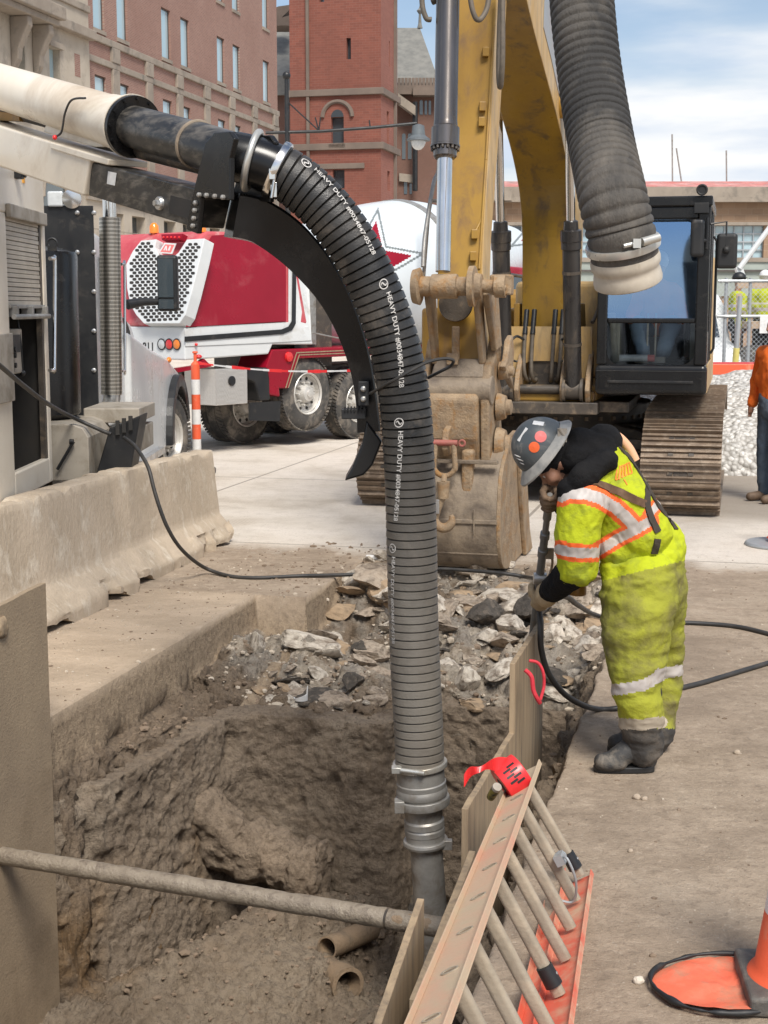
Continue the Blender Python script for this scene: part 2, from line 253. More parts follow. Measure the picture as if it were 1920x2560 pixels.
# ------------------------------------------------------------------ mesh builder
class MB:
    def __init__(s): s.v = []; s.f = []; s.m = []; s.mi = 0
    def add(s, vs, fs):
        o = len(s.v); s.v += [Vector(v) for v in vs]; s.f += [tuple(i + o for i in f) for f in fs]; s.m += [s.mi] * len(fs); return s
    def box(s, c, size, ax=None):
        """c centre, size (x,y,z), ax = three axis vectors"""
        ax = ax or (Vector((1, 0, 0)), Vector((0, 1, 0)), Vector((0, 0, 1)))
        c = Vector(c); h = [ax[i] * (size[i] / 2) for i in range(3)]
        vs = [c + h[0] * i + h[1] * j + h[2] * k for k in (-1, 1) for j in (-1, 1) for i in (-1, 1)]
        return s.add(vs, [(0, 2, 3, 1), (4, 5, 7, 6), (0, 1, 5, 4), (2, 6, 7, 3), (0, 4, 6, 2), (1, 3, 7, 5)])
    def abox(s, a0, a1, b0, b1, z0, z1):
        return s.box(AB((a0 + a1) / 2, (b0 + b1) / 2, (z0 + z1) / 2), (a1 - a0, b1 - b0, z1 - z0), (NA, NB, Vector((0, 0, 1))))
    def prism(s, pts, ext):
        """closed polygon pts (3d) extruded by vector ext"""
        n = len(pts); ext = Vector(ext); pts = [Vector(p) for p in pts]
        vs = pts + [p + ext for p in pts]
        nrm = Vector((0, 0, 0))
        for i in range(n): nrm += pts[i].cross(pts[(i + 1) % n])
        flip = nrm.dot(ext) > 0
        fs = [tuple(range(n)), tuple(range(2 * n - 1, n - 1, -1))] + [(i, i + n, (i + 1) % n + n, (i + 1) % n) for i in range(n)]
        if flip: fs = [tuple(reversed(f)) for f in fs]
        return s.add(vs, fs)
    def quad(s, *p): return s.add(p, [tuple(range(len(p)))])
    def tube(s, path, rad, seg=12, cap=True, up=None, squash=1.0):
        path = [Vector(p) for p in path]; n = len(path)
        if isinstance(rad, (int, float)): rad = [rad] * n
        t = [(path[min(i + 1, n - 1)] - path[max(i - 1, 0)]).normalized() for i in range(n)]
        u = Vector(up) if up else (Vector((0, 0, 1)) if abs(t[0].z) < .9 else Vector((1, 0, 0)))
        vs = []; s.frames = []
        for i in range(n):
            u = (u - t[i] * u.dot(t[i])).normalized(); w = t[i].cross(u)
            s.frames.append((path[i], t[i], u.copy(), w))
            for k in range(seg):
                a = 2 * math.pi * k / seg
                vs.append(path[i] + (u * math.cos(a) + w * (math.sin(a) * squash)) * rad[i])
        fs = [(i * seg + k, i * seg + (k + 1) % seg, (i + 1) * seg + (k + 1) % seg, (i + 1) * seg + k) for i in range(n - 1) for k in range(seg)]
        if cap: fs += [tuple(range(seg - 1, -1, -1)), tuple(range((n - 1) * seg, n * seg))]
        return s.add(vs, fs)
    def cyl(s, p0, p1, r0, r1=None, seg=20, cap=True): return s.tube([p0, p1], [r0, r0 if r1 is None else r1], seg, cap)
    def lathe(s, c, axis, prof, seg=24, cap=True):
        """prof list of (distance along axis, radius)"""
        axis = Vector(axis).normalized(); c = Vector(c)
        u = Vector((0, 0, 1)) if abs(axis.z) < .9 else Vector((1, 0, 0)); u = (u - axis * u.dot(axis)).normalized(); w = axis.cross(u)
        vs = [c + axis * d + (u * math.cos(2 * math.pi * k / seg) + w * math.sin(2 * math.pi * k / seg)) * max(r, 1e-4) for d, r in prof for k in range(seg)]
        n = len(prof)
        fs = [(i * seg + k, i * seg + (k + 1) % seg, (i + 1) * seg + (k + 1) % seg, (i + 1) * seg + k) for i in range(n - 1) for k in range(seg)]
        if cap: fs += [tuple(range(seg - 1, -1, -1)), tuple(range((n - 1) * seg, n * seg))]
        return s.add(vs, fs)
    def torus(s, c, axis, R, r, seg=24, rs=8):
        axis = Vector(axis).normalized(); c = Vector(c)
        u = Vector((0, 0, 1)) if abs(axis.z) < .9 else Vector((1, 0, 0)); u = (u - axis * u.dot(axis)).normalized(); w = axis.cross(u)
        vs = []
        for i in range(seg):
            a = 2 * math.pi * i / seg; d = u * math.cos(a) + w * math.sin(a)
            for k in range(rs):
                b = 2 * math.pi * k / rs; vs.append(c + d * (R + r * math.cos(b)) + axis * (r * math.sin(b)))
        fs = [(i * rs + k, ((i + 1) % seg) * rs + k, ((i + 1) % seg) * rs + (k + 1) % rs, i * rs + (k + 1) % rs) for i in range(seg) for k in range(rs)]
        return s.add(vs, fs)
    def ell(s, c, r, ax=None, seg=20, rings=12):
        ax = ax or (Vector((1, 0, 0)), Vector((0, 1, 0)), Vector((0, 0, 1))); c = Vector(c)
        if isinstance(r, (int, float)): r = (r, r, r)
        vs = []
        for i in range(rings + 1):
            th = math.pi * i / rings; th = min(max(th, 1e-3), math.pi - 1e-3)
            for k in range(seg):
                ph = 2 * math.pi * k / seg
                vs.append(c + ax[0] * (r[0] * math.sin(th) * math.cos(ph)) + ax[1] * (r[1] * math.sin(th) * math.sin(ph)) + ax[2] * (r[2] * math.cos(th)))
        fs = [(i * seg + k, (i + 1) * seg + k, (i + 1) * seg + (k + 1) % seg, i * seg + (k + 1) % seg) for i in range(rings) for k in range(seg)]
        fs += [tuple(range(seg)), tuple(range((rings + 1) * seg - 1, rings * seg - 1, -1))]
        return s.add(vs, fs)
    def capsule(s, p0, p1, r0, r1, seg=16):
        p0 = Vector(p0); p1 = Vector(p1); d = (p1 - p0); l = d.length
        if l < 1e-5: return s.ell(p0, r0)
        ax = d / l; prof = []
        for i in range(6): a = math.pi / 2 * (1 - i / 5); prof.append((-math.sin(a) * r0, math.cos(a) * r0))
        for i in range(6): a = math.pi / 2 * (i / 5); prof.append((l + math.sin(a) * r1, math.cos(a) * r1))
        return s.lathe(p0, ax, prof, seg)
    def build(s, name, m, parent=None, smooth=False, bevel=0.0, bseg=2, auto=None, fixn=False):
        root = parent
        while root is not None and root.parent is not None: root = root.parent
        if root is not None: off = root.location.copy()
        else:
            xs = [v.x for v in s.v]; ys = [v.y for v in s.v]; zs = [v.z for v in s.v]
            off = Vector(((min(xs) + max(xs)) / 2, (min(ys) + max(ys)) / 2, min(zs)))
        me = bpy.data.meshes.new(name)
        me.from_pydata([tuple(v - off) for v in s.v], [], s.f)
        ms = m if isinstance(m, (list, tuple)) else [m]
        for x in ms: me.materials.append(M[x] if isinstance(x, str) else x)
        if len(ms) > 1: me.polygons.foreach_set('material_index', s.m)
        if fixn:
            bm = bmesh.new(); bm.from_mesh(me); bmesh.ops.recalc_face_normals(bm, faces=bm.faces); bm.to_mesh(me); bm.free()
        if smooth or auto:
            me.polygons.foreach_set('use_smooth', [True] * len(me.polygons))
            ang = auto or 40
            try: me.set_sharp_from_angle(angle=math.radians(ang))
            except Exception: pass
        me.update()
        o = bpy.data.objects.new(name, me); COL.objects.link(o)
        if root is None: o.location = off
        else: o.parent = parent
        if bevel:
            md = o.modifiers.new('bevel', 'BEVEL'); md.width = bevel; md.segments = bseg; md.limit_method = 'ANGLE'; md.angle_limit = math.radians(35)
        return o
def thing(name, label, cat, loc, group=None):
    o = bpy.data.objects.new(name, None); COL.objects.link(o); o.location = Vector(loc); o.empty_display_size = .2
    o['label'] = label; o['category'] = cat
    if group: o['group'] = group
    return o
def tag(o, label, cat, group=None, kind=None):
    o['label'] = label; o['category'] = cat
    if group: o['group'] = group
    if kind: o['kind'] = kind
    return o
def struct(o): o['kind'] = 'structure'; return o
def spline(pts, n=12, closed=False):
    pts = [Vector(p) for p in pts]; out = []
    for i in range(len(pts) - 1):
        p0 = pts[max(i - 1, 0)]; p1 = pts[i]; p2 = pts[i + 1]; p3 = pts[min(i + 2, len(pts) - 1)]
        for k in range(n):
            t = k / n
            out.append(0.5 * ((2 * p1) + (p2 - p0) * t + (2 * p0 - 5 * p1 + 4 * p2 - p3) * t * t + (3 * p1 - p0 - 3 * p2 + p3) * t ** 3))
    out.append(pts[-1]); return out
def resample(path, step):
    out = [path[0]]; acc = 0; last = path[0]
    d = [0]
    for i in range(1, len(path)): d.append(d[-1] + (path[i] - path[i - 1]).length)
    tot = d[-1]; n = max(2, int(tot / step)); j = 0; out = []
    for i in range(n + 1):
        t = tot * i / n
        while j < len(d) - 2 and d[j + 1] < t: j += 1
        f = (t - d[j]) / max(1e-9, d[j + 1] - d[j]); out.append(path[j].lerp(path[j + 1], min(1, max(0, f))))
    return out, tot
UZ = Vector((0, 0, 1))
# ------------------------------------------------------------------ ground
def ground_color(nt):
    """brown dust over concrete pavement; returns (color, height) sockets, in world metres"""
    g = nt.nodes.new('ShaderNodeNewGeometry'); pos = g.outputs['Position']
    d = nt.nodes.new('ShaderNodeVectorMath'); d.operation = 'DOT_PRODUCT'; nt.links.new(pos, d.inputs[0]); d.inputs[1].default_value = tuple(NB)
    da = nt.nodes.new('ShaderNodeVectorMath'); da.operation = 'DOT_PRODUCT'; nt.links.new(pos, da.inputs[0]); da.inputs[1].default_value = tuple(NA)
    bb = d.outputs['Value']; aa = da.outputs['Value']
    n1 = _noise(nt, pos, 0.9, 8, 0.65, .3); n2 = _noise(nt, pos, 5, 6, 0.7); n3 = _noise(nt, pos, 60, 5, 0.8); n6 = _noise(nt, pos, 17, 6, .75); n4 = _noise(nt, pos, 0.28, 4, .55)
    mpn = nt.nodes.new('ShaderNodeMapping'); mpn.inputs['Scale'].default_value = (1.0, 1.9, 1); mpn.inputs['Rotation'].default_value = (0, 0, math.radians(14)); nt.links.new(pos, mpn.inputs[0])
    n5 = _noise(nt, mpn.outputs[0], 1.6, 7, .65, .2)
    pale = _mixc(nt, _rng(nt, n1, .38, .66), (0.72, 0.65, 0.57), (0.62, 0.55, 0.46))
    pale = _mixc(nt, _rng(nt, n2, .5, .75, 0, .5), pale, (0.46, 0.39, 0.32)); pale = _mixc(nt, _rng(nt, n1, .53, .66, 0, .65), pale, (0.46, 0.385, 0.305)); pale = _mixc(nt, _rng(nt, n6, .56, .70, 0, .6), pale, (0.40, 0.34, 0.28))
    brown = _mixc(nt, _rng(nt, n5, .34, .68), (0.43, 0.34, 0.255), (0.31, 0.24, 0.175))
    brown = _mixc(nt, _rng(nt, n6, .52, .68, 0, .75), brown, (0.20, 0.155, 0.115)); brown = _mixc(nt, _rng(nt, n6, .44, .34, 0, .6), brown, (0.54, 0.44, 0.34))
    brown = _mixc(nt, _rng(nt, n2, .48, .72, 0, .6), brown, (0.21, 0.16, 0.115))
    brown = _mixc(nt, _rng(nt, n1, .52, .70, 0, .55), brown, (0.52, 0.43, 0.33)); brown = _mixc(nt, _rng(nt, n1, .46, .34, 0, .6), brown, (0.24, 0.185, 0.135))
    nb = _math(nt, 'ADD', bb, _math(nt, 'MULTIPLY', _math(nt, 'SUBTRACT', n1, .5), 2.2))
    fp = _rng(nt, nb, 11.3, 11.75)
    nb2 = _math(nt, 'ADD', bb, _math(nt, 'MULTIPLY', _math(nt, 'SUBTRACT', n4, .5), 6))
    gr = _rng(nt, nb2, 13.2, 14.6); gr2 = _rng(nt, aa, -1.4, -0.4)
    col = _mixc(nt, fp, brown, pale)
    col = _mixc(nt, _math(nt, 'MULTIPLY', _math(nt, 'MULTIPLY', gr, gr2), .75), col, (0.27, 0.225, 0.18))
    # left slab strip beside the barriers is dusty tan
    sl = _math(nt, 'MULTIPLY', _rng(nt, aa, -3.25, -3.4), _rng(nt, bb, 9.62, 9.52))
    col = _mixc(nt, _math(nt, 'MULTIPLY', sl, .8), col, _mixc(nt, _rng(nt, n5, .4, .65), (0.58, 0.46, 0.34), (0.44, 0.345, 0.25)))
    col = _mixc(nt, _rng(nt, n3, .54, .70, 0, .6), col, (0.17, 0.135, 0.10))
    vs = nt.nodes.new('ShaderNodeTexVoronoi'); vs.inputs['Scale'].default_value = 26; nt.links.new(pos, vs.inputs[0])
    col = _mixc(nt, _rng(nt, vs.outputs['Distance'], .13, .05, 0, .55), col, (0.52, 0.46, 0.38))
    # joints of the concrete panels
    def joint(v, per, off, w):
        m = _math(nt, 'MODULO', _math(nt, 'ADD', v, 200 * per + off), per); return _math(nt, 'LESS_THAN', m, w)
    j = _math(nt, 'MAXIMUM', joint(bb, 4.6, 2.1, .035), joint(aa, 3.7, 2.0, .035))
    col = _mixc(nt, _math(nt, 'MULTIPLY', _math(nt, 'MULTIPLY', j, fp), .6), col, (0.16, 0.13, 0.10))
    wv = nt.nodes.new('ShaderNodeTexWave'); wv.inputs['Scale'].default_value = 9; wv.inputs['Distortion'].default_value = 1.2
    mpw = nt.nodes.new('ShaderNodeMapping'); mpw.inputs['Rotation'].default_value = (0, 0, math.radians(-25)); nt.links.new(pos, mpw.inputs[0]); nt.links.new(mpw.outputs[0], wv.inputs[0])
    wf = _math(nt, 'MULTIPLY', _math(nt, 'MULTIPLY', _rng(nt, wv.outputs['Fac'], .6, .9), fp), _rng(nt, n1, .45, .6, 0, .5))
    col = _mixc(nt, wf, col, (0.66, 0.60, 0.52))
    h = _math(nt, 'ADD', _math(nt, 'ADD', _math(nt, 'MULTIPLY', n2, 1.0), _math(nt, 'MULTIPLY', n3, .6)), _math(nt, 'MULTIPLY', n6, 1.1))
    return col, h
def ground_material(name, pit=False):
    m, nt, b = newmat(name)
    col, h = ground_color(nt)
    if pit:
        at = nt.nodes.new('ShaderNodeVertexColor'); at.layer_name = 'soil'
        g = nt.nodes.new('ShaderNodeNewGeometry')
        n = _noise(nt, g.outputs['Position'], 22, 6, .75); n2 = _noise(nt, g.outputs['Position'], 4, 6, .7)
        n7 = _noise(nt, g.outputs['Position'], 60, 5, .8)
        c = _mixc(nt, _rng(nt, n, .45, .68, 0, .65), at.outputs[0], (0.11, 0.08, 0.056)); c = _mixc(nt, _rng(nt, n7, .55, .7, 0, .6), c, (0.36, 0.29, 0.215)); c = _mixc(nt, _rng(nt, n7, .45, .35, 0, .6), c, (0.07, 0.05, 0.037))
        c = _mixc(nt, _rng(nt, n2, .5, .7, 0, .5), c, (0.33, 0.25, 0.175))
        col = _mixc(nt, at.outputs[1], col, c)
        h = _math(nt, 'ADD', _math(nt, 'ADD', h, _math(nt, 'MULTIPLY', _math(nt, 'MULTIPLY', n, 4), at.outputs[1])), _math(nt, 'MULTIPLY', _math(nt, 'MULTIPLY', n7, 2), at.outputs[1]))
    nt.links.new(col, b.inputs['Base Color']); b.inputs['Roughness'].default_value = .9; b.inputs['Specular IOR Level'].default_value = .25
    bn = nt.nodes.new('ShaderNodeBump'); bn.inputs['Strength'].default_value = .7; bn.inputs['Distance'].default_value = .025
    nt.links.new(h, bn.inputs['Height']); nt.links.new(bn.outputs[0], b.inputs['Normal'])
    return m
M['ground'] = ground_material('dusty_pavement'); M['pit'] = ground_material('excavated_soil', True)
A0, A1, B0, B1 = -3.62, -0.42, 2.6, 11.6
gb = MB()
for a0, a1, b0, b1 in ((-260, 260, B1, 520), (-260, A0, -20, B1), (A1, 260, -20, B1), (A0, A1, -20, B0)):
    gb.quad(AB(a0, b0), AB(a1, b0), AB(a1, b1), AB(a0, b1))
o = gb.build('ground', 'ground'); struct(o); o['label'] = 'dusty concrete pavement'

def pit_height(a, b):
    """numpy height of the excavation floor / walls (a across, b along)"""
    w1 = fbm(a, b, a * 0, 2.2, 3, 3) ; w2 = fbm(a, b, a * 0 + 5, 5.0, 3, 9)
    # floor
    fl = -1.58 - 0.10 * sst(b, 8.0, 6.2) + 0.07 * w1 + 0.035 * w2
    rid = np.exp(-((a + 2.72 - (b - 7.0) * 0.62) / 0.26) ** 2) * sst(b, 8.2, 7.6)
    fl = fl + rid * 0.24
    fl = fl + 0.12 * np.exp(-((a + 2.25) / .35) ** 2 - ((b - 7.0) / .3) ** 2) + .12 * np.exp(-((a + 1.75) / .3) ** 2 - ((b - 6.9) / .25) ** 2)
    fl = fl - 0.32 * np.exp(-((a + 3.0) / .22) ** 2 - ((b - 7.62) / .32) ** 2)
    fl = fl - 0.22 * sst(a, -2.15, -1.85)
    # upper rubble bench
    ri = np.clip((b - 8.3) / 2.7, 0, 1)
    up = -0.46 + 0.42 * ri ** 0.8 + (0.075 * w1 + 0.05 * w2) * 1.5
    up = up - 0.36 * np.exp(-((a + 2.62) / .26) ** 2 - ((b - 9.85) / .28) ** 2)
    up = up - 0.17 * np.exp(-((a + 2.1) / .42) ** 2 - ((b - 9.15) / .16) ** 2)
    up = up + 0.13 * np.exp(-((a + 2.25) / .4) ** 2 - ((b - 9.75) / .3) ** 2)
    up = up + 0.16 * sst(a, -2.9, -3.3) * sst(b, 9.6, 8.8)
    up = up + .10 * np.exp(-((a + 1.2) / .25) ** 2 - ((b - 9.0) / .4) ** 2)
    # bench front wall (set back to the right)
    bw = 8.22 + 0.42 * sst(a, -2.16, -1.90) + 0.05 * fbm(a, b * 0, a * 0, 3.0, 3, 21)
    t = sst(b, bw - 0.09, bw + 0.03)
    h = fl * (1 - t) + up * t
    # left wall soil bulge below the slab
    le = -3.33 + 0.10 + 0.20 * sst(b, 6.2, 8.1) + .07 * fbm(b, a * 0, a * 0, 1.7, 2, 33)
    le = le - .32 * sst(b, 6.4, 6.15)
    tl = sst(a, le + 0.12, le - 0.06)
    wl = -0.34 - .1 * sst(a, -3.3, -3.0)
    h = np.where(b < bw, h * (1 - tl) + wl * tl, h)
    # right wall
    re = -0.86 + .05 * fbm(b, a * 0, a * 0, 2.0, 3, 41)
    tr = sst(a, re - 0.12, re + 0.06)
    h = h * (1 - tr) + (-0.12) * tr
    # pavement edges: vertical cuts
    inl = np.where(b < 9.54, -3.33, -2.95)
    cl = sst(a, inl - .012, inl + .012)
    h = h * cl
    ir = -0.73 + .018 * fbm(b, a * 0, a * 0, 6.0, 3, 55)
    h = h * sst(a, ir + .02, ir - .02)
    eb = 11.02 + .14 * fbm(a, b * 0, a * 0, 2.2, 3, 60)
    h = h * sst(b, eb + .10, eb - .12)
    h = h * sst(b, 2.9, 3.0)
    # corner where the slab ends
    return h
ST = 0.0145
na = int((A1 - A0) / ST); nb_ = int((B1 - 5.0) / ST); 
def dens(x0, x1, segs):
    out = [x0]; x = x0
    while x < x1:
        st = ST
        for s0, s1, d in segs:
            if s0 <= x < s1: st = d
        x += st; out.append(min(x, x1))
    return np.array(out)
ga = dens(A0, A1, [(-3.345, -3.31, .005), (-3.31, -2.98, .0055), (-2.98, -2.93, .006), (-2.2, -1.86, .007), (-1.02, -.70, .008)])
gbv = np.concatenate([np.linspace(B0, 5.0, 60)[:-1], dens(5.0, B1, [(8.0, 8.30, .0022), (8.5, 8.72, .0032), (9.5, 9.56, .006)])])
AA, BB = np.meshgrid(ga, gbv)
HH = pit_height(AA, BB)
HB = HH.copy()
for _ in range(5):
    HB[1:-1, :] = (HB[:-2, :] + HB[1:-1, :] * 2 + HB[2:, :]) / 4; HB[:, 1:-1] = (HB[:, :-2] + HB[:, 1:-1] * 2 + HB[:, 2:]) / 4
da_ = np.gradient(HB, ga, axis=1); db_ = np.gradient(HB, gbv, axis=0)
ln = np.sqrt(1 + da_ ** 2 + db_ ** 2); nx, ny, nz_ = -da_ / ln, -db_ / ln, 1 / ln
ins = sst(-HH, 0.03, 0.10)
steep = 1 - nz_
amp = ins * (0.06 + 0.02 * steep)
# keep the sawn slab edge on the left clean
clean = np.where(((np.abs(AA + 3.33) < .03) & (BB < 9.6) & (HH > -.3)) | ((np.abs(AA + 2.95) < .04) & (HH > -.5)) | ((np.abs(BB - 9.54) < .05) & (AA < -2.93) & (HH > -.45)), 0.06, 1.0)
dsp = fbm(AA, BB, HH, 4.5, 6, 71, .66) * 1.6
dsp2 = np.abs(fbm(AA, BB, HH, 15, 4, 77, .7))
off = (dsp * amp - dsp2 * amp * 1.3) * clean
rub = ins * sst(BB, 8.2, 8.5) * sst(-HH, .9, .6)
lump = fbm(AA, BB, HH, 9, 3, 90); off = off + rub * clean * 0.035 * np.where(lump > .1, 1, -.5) * np.abs(lump) * 2
HX = AA + nx * off; HY = BB + ny * off; HZ = HH + nz_ * off
HGRID = (ga, gbv, HZ)
def hgt(a, b):
    i = min(max(int(np.searchsorted(ga, a)), 0), len(ga) - 1); j = min(max(int(np.searchsorted(gbv, b)), 0), len(gbv) - 1)
    return float(HZ[j, i])
WX = HX * C14 + HY * S14; WY = -HX * S14 + HY * C14
rows, cols = AA.shape
co = np.stack([WX, WY, HZ], -1).reshape(-1, 3)
idx = np.arange(rows * cols).reshape(rows, cols)
fa = np.stack([idx[:-1, :-1], idx[:-1, 1:], idx[1:, 1:], idx[1:, :-1]], -1).reshape(-1, 4)
me = bpy.data.meshes.new('trench_terrain')
me.vertices.add(len(co)); me.vertices.foreach_set('co', co.ravel())
me.loops.add(fa.size); me.loops.foreach_set('vertex_index', fa.ravel())
me.polygons.add(len(fa)); me.polygons.foreach_set('loop_start', np.arange(0, fa.size, 4)); me.polygons.foreach_set('loop_total', np.full(len(fa), 4))
me.update()
# soil colours by layer: sawn concrete edge, crushed pale rubble, brown clay
soil = np.zeros((rows, cols, 4))
n1 = fbm(AA, BB, HZ, 2.0, 4, 5); n2 = fbm(AA, BB, HZ, 7.0, 4, 6)
brown = np.array([0.25, 0.19, 0.135]); dark = np.array([0.17, 0.125, 0.088]); mud = np.array([0.33, 0.265, 0.195]); pale = np.array([0.58, 0.50, 0.40]); grey = np.array([0.38, 0.335, 0.28]); slab = np.array([0.46, 0.35, 0.24]); ochre = np.array([0.25, 0.145, 0.06])
def mixn(c, d, f): return c * (1 - f[..., None]) + d * f[..., None]
c = mixn(np.broadcast_to(brown, (rows, cols, 3)), dark, sst(n1 * .6 + n2, .1, .6))
c = mixn(c, mud, sst(-HZ, 1.25, 1.5) * sst(nz_, .5, .9))
c = mixn(c, ochre, sst(AA, -2.9, -3.1) * sst(-HZ, .8, 1.2) * sst(n1, -.1, .3) * .7)
rb = sst(BB + n1 * .25, 8.42, 8.7) * sst(-HZ, .75, .6)
rcol = mixn(mixn(np.broadcast_to(grey, (rows, cols, 3)), pale, sst(n2 + n1 * .5, -.1, .35)), brown, sst(n2 - n1, .15, .5))
c = mixn(c, rcol, rb)
c = mixn(c, slab, 1 - np.where(clean < 1, 0., 1.))
c = mixn(c, mud * .75, sst(AA, -.95, -.8) * .5)
soil[..., :3] = c; soil[..., 3] = sst(-HZ, .004, .02)
ca = me.color_attributes.new('soil', 'FLOAT_COLOR', 'POINT'); ca.data.foreach_set('color', soil.ravel())
me.materials.append(M['pit']); me.polygons.foreach_set('use_smooth', [True] * len(me.polygons))
to = bpy.data.objects.new('trench_terrain', me); COL.objects.link(to); struct(to); to['label'] = 'excavated trench with soil walls and broken concrete bench'

# ------------------------------------------------------------------ broken concrete
def chunk_mesh(seed, flat=.6, sub=4, rough=.05, planes=9):
    rnd = random.Random(seed)
    bm = bmesh.new(); bmesh.ops.create_icosphere(bm, subdivisions=sub, radius=1)
    v = np.array([x.co[:] for x in bm.verts])
    for i in range(planes):
        n = np.array([rnd.gauss(0, 1), rnd.gauss(0, 1), rnd.gauss(0, 1)]); n /= np.linalg.norm(n); d = rnd.uniform(.38, .75)
        k = v @ n - d; v = v - np.outer(np.clip(k, 0, None), n)
    r = fbm(v[:, 0], v[:, 1], v[:, 2], 3.0, 4, seed); r2 = fbm(v[:, 0], v[:, 1], v[:, 2], 9.0, 3, seed + 5)
    l = np.linalg.norm(v, axis=1, keepdims=True); v = v * (1 + (r * rough * 1.6 + r2 * rough)[:, None] / np.maximum(l, .2))
    v[:, 2] *= flat
    for x, c in zip(bm.verts, v): x.co = Vector(c)
    me = bpy.data.meshes.new('concrete_chunk'); bm.to_mesh(me); bm.free()
    return me
M['chunkA'] = mat('crushed_concrete_pale', (0.70, 0.63, 0.53), (0.50, 0.435, 0.355), 3, .95, dirt=(0.2, 0.155, 0.115), dscale=2.2, damt=.5, bump=.8, bscale=14, world=False, speck=.2)
M['chunkB'] = mat('concrete_brown_coated', (0.38, 0.30, 0.225), (0.50, 0.42, 0.33), 3, .95, dirt=(0.14, 0.105, 0.075), dscale=2, damt=.55, bump=.8, bscale=14)
M['chunkC'] = mat('dark_asphalt_lump', (0.07, 0.06, 0.05), (0.13, 0.11, 0.09), 4, .95, dirt=(0.26, 0.21, 0.16), dscale=3, damt=.3, bump=1, bscale=18)
M['chunkD'] = mat('tan_sandy_chunk', (0.42, 0.30, 0.19), (0.33, 0.24, 0.155), 3, .95, dirt=(0.2, 0.15, 0.1), dscale=2, damt=.4, bump=.6, bscale=14)
protos = []
for k, (mk, nm) in enumerate((('chunkA', 'pale'), ('chunkB', 'brown'), ('chunkC', 'dark'), ('chunkD', 'tan'))):
    for q in range(3):
        m_ = chunk_mesh(100 + k * 10 + q, .62 if q else .4, 4, .05 if k != 2 else .09, 7 + q * 3); m_.materials.append(M[mk])
        m_.polygons.foreach_set('use_smooth', [True] * len(m_.polygons))
        try: m_.set_sharp_from_angle(angle=math.radians(28))
        except Exception: pass
        protos.append((m_, nm))
GRP = {'pale': ('pale broken concrete chunk in the rubble at the trench head', 'pale concrete chunks in the rubble'),
       'brown': ('brown dirt-coated concrete chunk in the rubble at the trench head', 'brown concrete chunks in the rubble'),
       'dark': ('dark asphalt lump in the rubble at the trench head', 'dark asphalt lumps in the rubble'),
       'tan': ('tan sandy rubble chunk at the trench head', 'tan chunks in the rubble')}
def put_chunk(pi, a, b, sx, sy, sz, rot, dz=0.0, tilt=0.0, label=None, z=None):
    m_, nm = protos[pi]
    o = bpy.data.objects.new('concrete_chunk' if nm != 'dark' else 'asphalt_lump', m_); COL.objects.link(o)
    zz = (hgt(a, b) if z is None else z) + sz * .3 + dz
    o.location = AB(a, b, zz - sz * .08); o.scale = (sx, sy, sz); o.rotation_euler = (tilt, tilt * .6, rot)
    if label: tag(o, label, 'rubble chunk')
    else: tag(o, GRP[nm][0], 'rubble chunk', GRP[nm][1])
    return o
def chunk_at(pi, x, y, sx, sy, sz, rot, z=-.3, tilt=0., label=None):
    p = G(x, y, z); a = p.x * C14 - p.y * S14; b = p.x * S14 + p.y * C14
    return put_chunk(pi, a, b, sx, sy, sz, rot, tilt=tilt, label=label)
# the ones one can point at
chunk_at(0, 665, 1425, .26, .13, .13, -.35, -.35, .12, 'long white broken slab piece lying left of the hose below the sawn block')
chunk_at(8, 760, 1475, .09, .09, .12, .3, -.35, .2, 'black asphalt lump standing on pale rubble left of the hose')
chunk_at(1, 1215, 1350, .13, .12, .14, .2, -.2, .2, 'large rounded pale concrete lump just right of the plywood board top')
chunk_at(11, 1262, 1360, .11, .10, .14, .9, -.2, .1, 'brown tan lump beside the worker\'s knee at the trench corner')
chunk_at(3, 1140, 1300, .16, .11, .14, -.5, -.15, .5, 'tilted flat concrete slab piece below the worker\'s glove')
chunk_at(5, 1070, 1305, .12, .09, .13, .4, -.15, .3, 'dark-sided concrete block in the rubble right of the hose')
chunk_at(9, 965, 1340, .09, .07, .12, .4, -.2, .1, 'small orange-tan lump touching the right side of the hose')
chunk_at(0, 1075, 1500, .13, .13, .26, .6, -.35, .1, 'tall white crusted concrete lump left of the plywood board')
chunk_at(1, 1005, 1495, .09, .10, .22, 1.6, -.4, .1, 'upright pale crusted lump right of the hose at the bench edge')
chunk_at(3, 805, 1375, .17, .12, .14, .1, -.2, .3, 'layered brown slab fragment left of the hose')
chunk_at(4, 720, 1510, .15, .09, .10, -.4, -.4, .3, 'grey-brown slab fragment lying at the bench edge left of the hose')
chunk_at(6, 775, 1550, .12, .06, .05, -.15, -.45, .1, 'flat dark shard at the lip of the bench left of the hose')
chunk_at(2, 815, 1450, .14, .07, .07, -.3, -.35, .2, 'thin pale shard touching the left side of the hose')
chunk_at(0, 555, 1375, .06, .06, .22, .1, -.15, .25, 'narrow upright pale shard at the corner under the slab')
chunk_at(10, 735, 1275, .17, .12, .12, .5, -.05, .2, 'brown block under the air line left of the hose')
chunk_at(3, 1010, 1275, .20, .13, .16, .1, -.05, .15, 'broad tan slab block right of the hose under the bucket')
chunk_at(10, 1105, 1245, .22, .12, .12, .1, 0, .1, 'brown block below the air line in front of the bucket')
rnd = random.Random(5)
n_ = 0
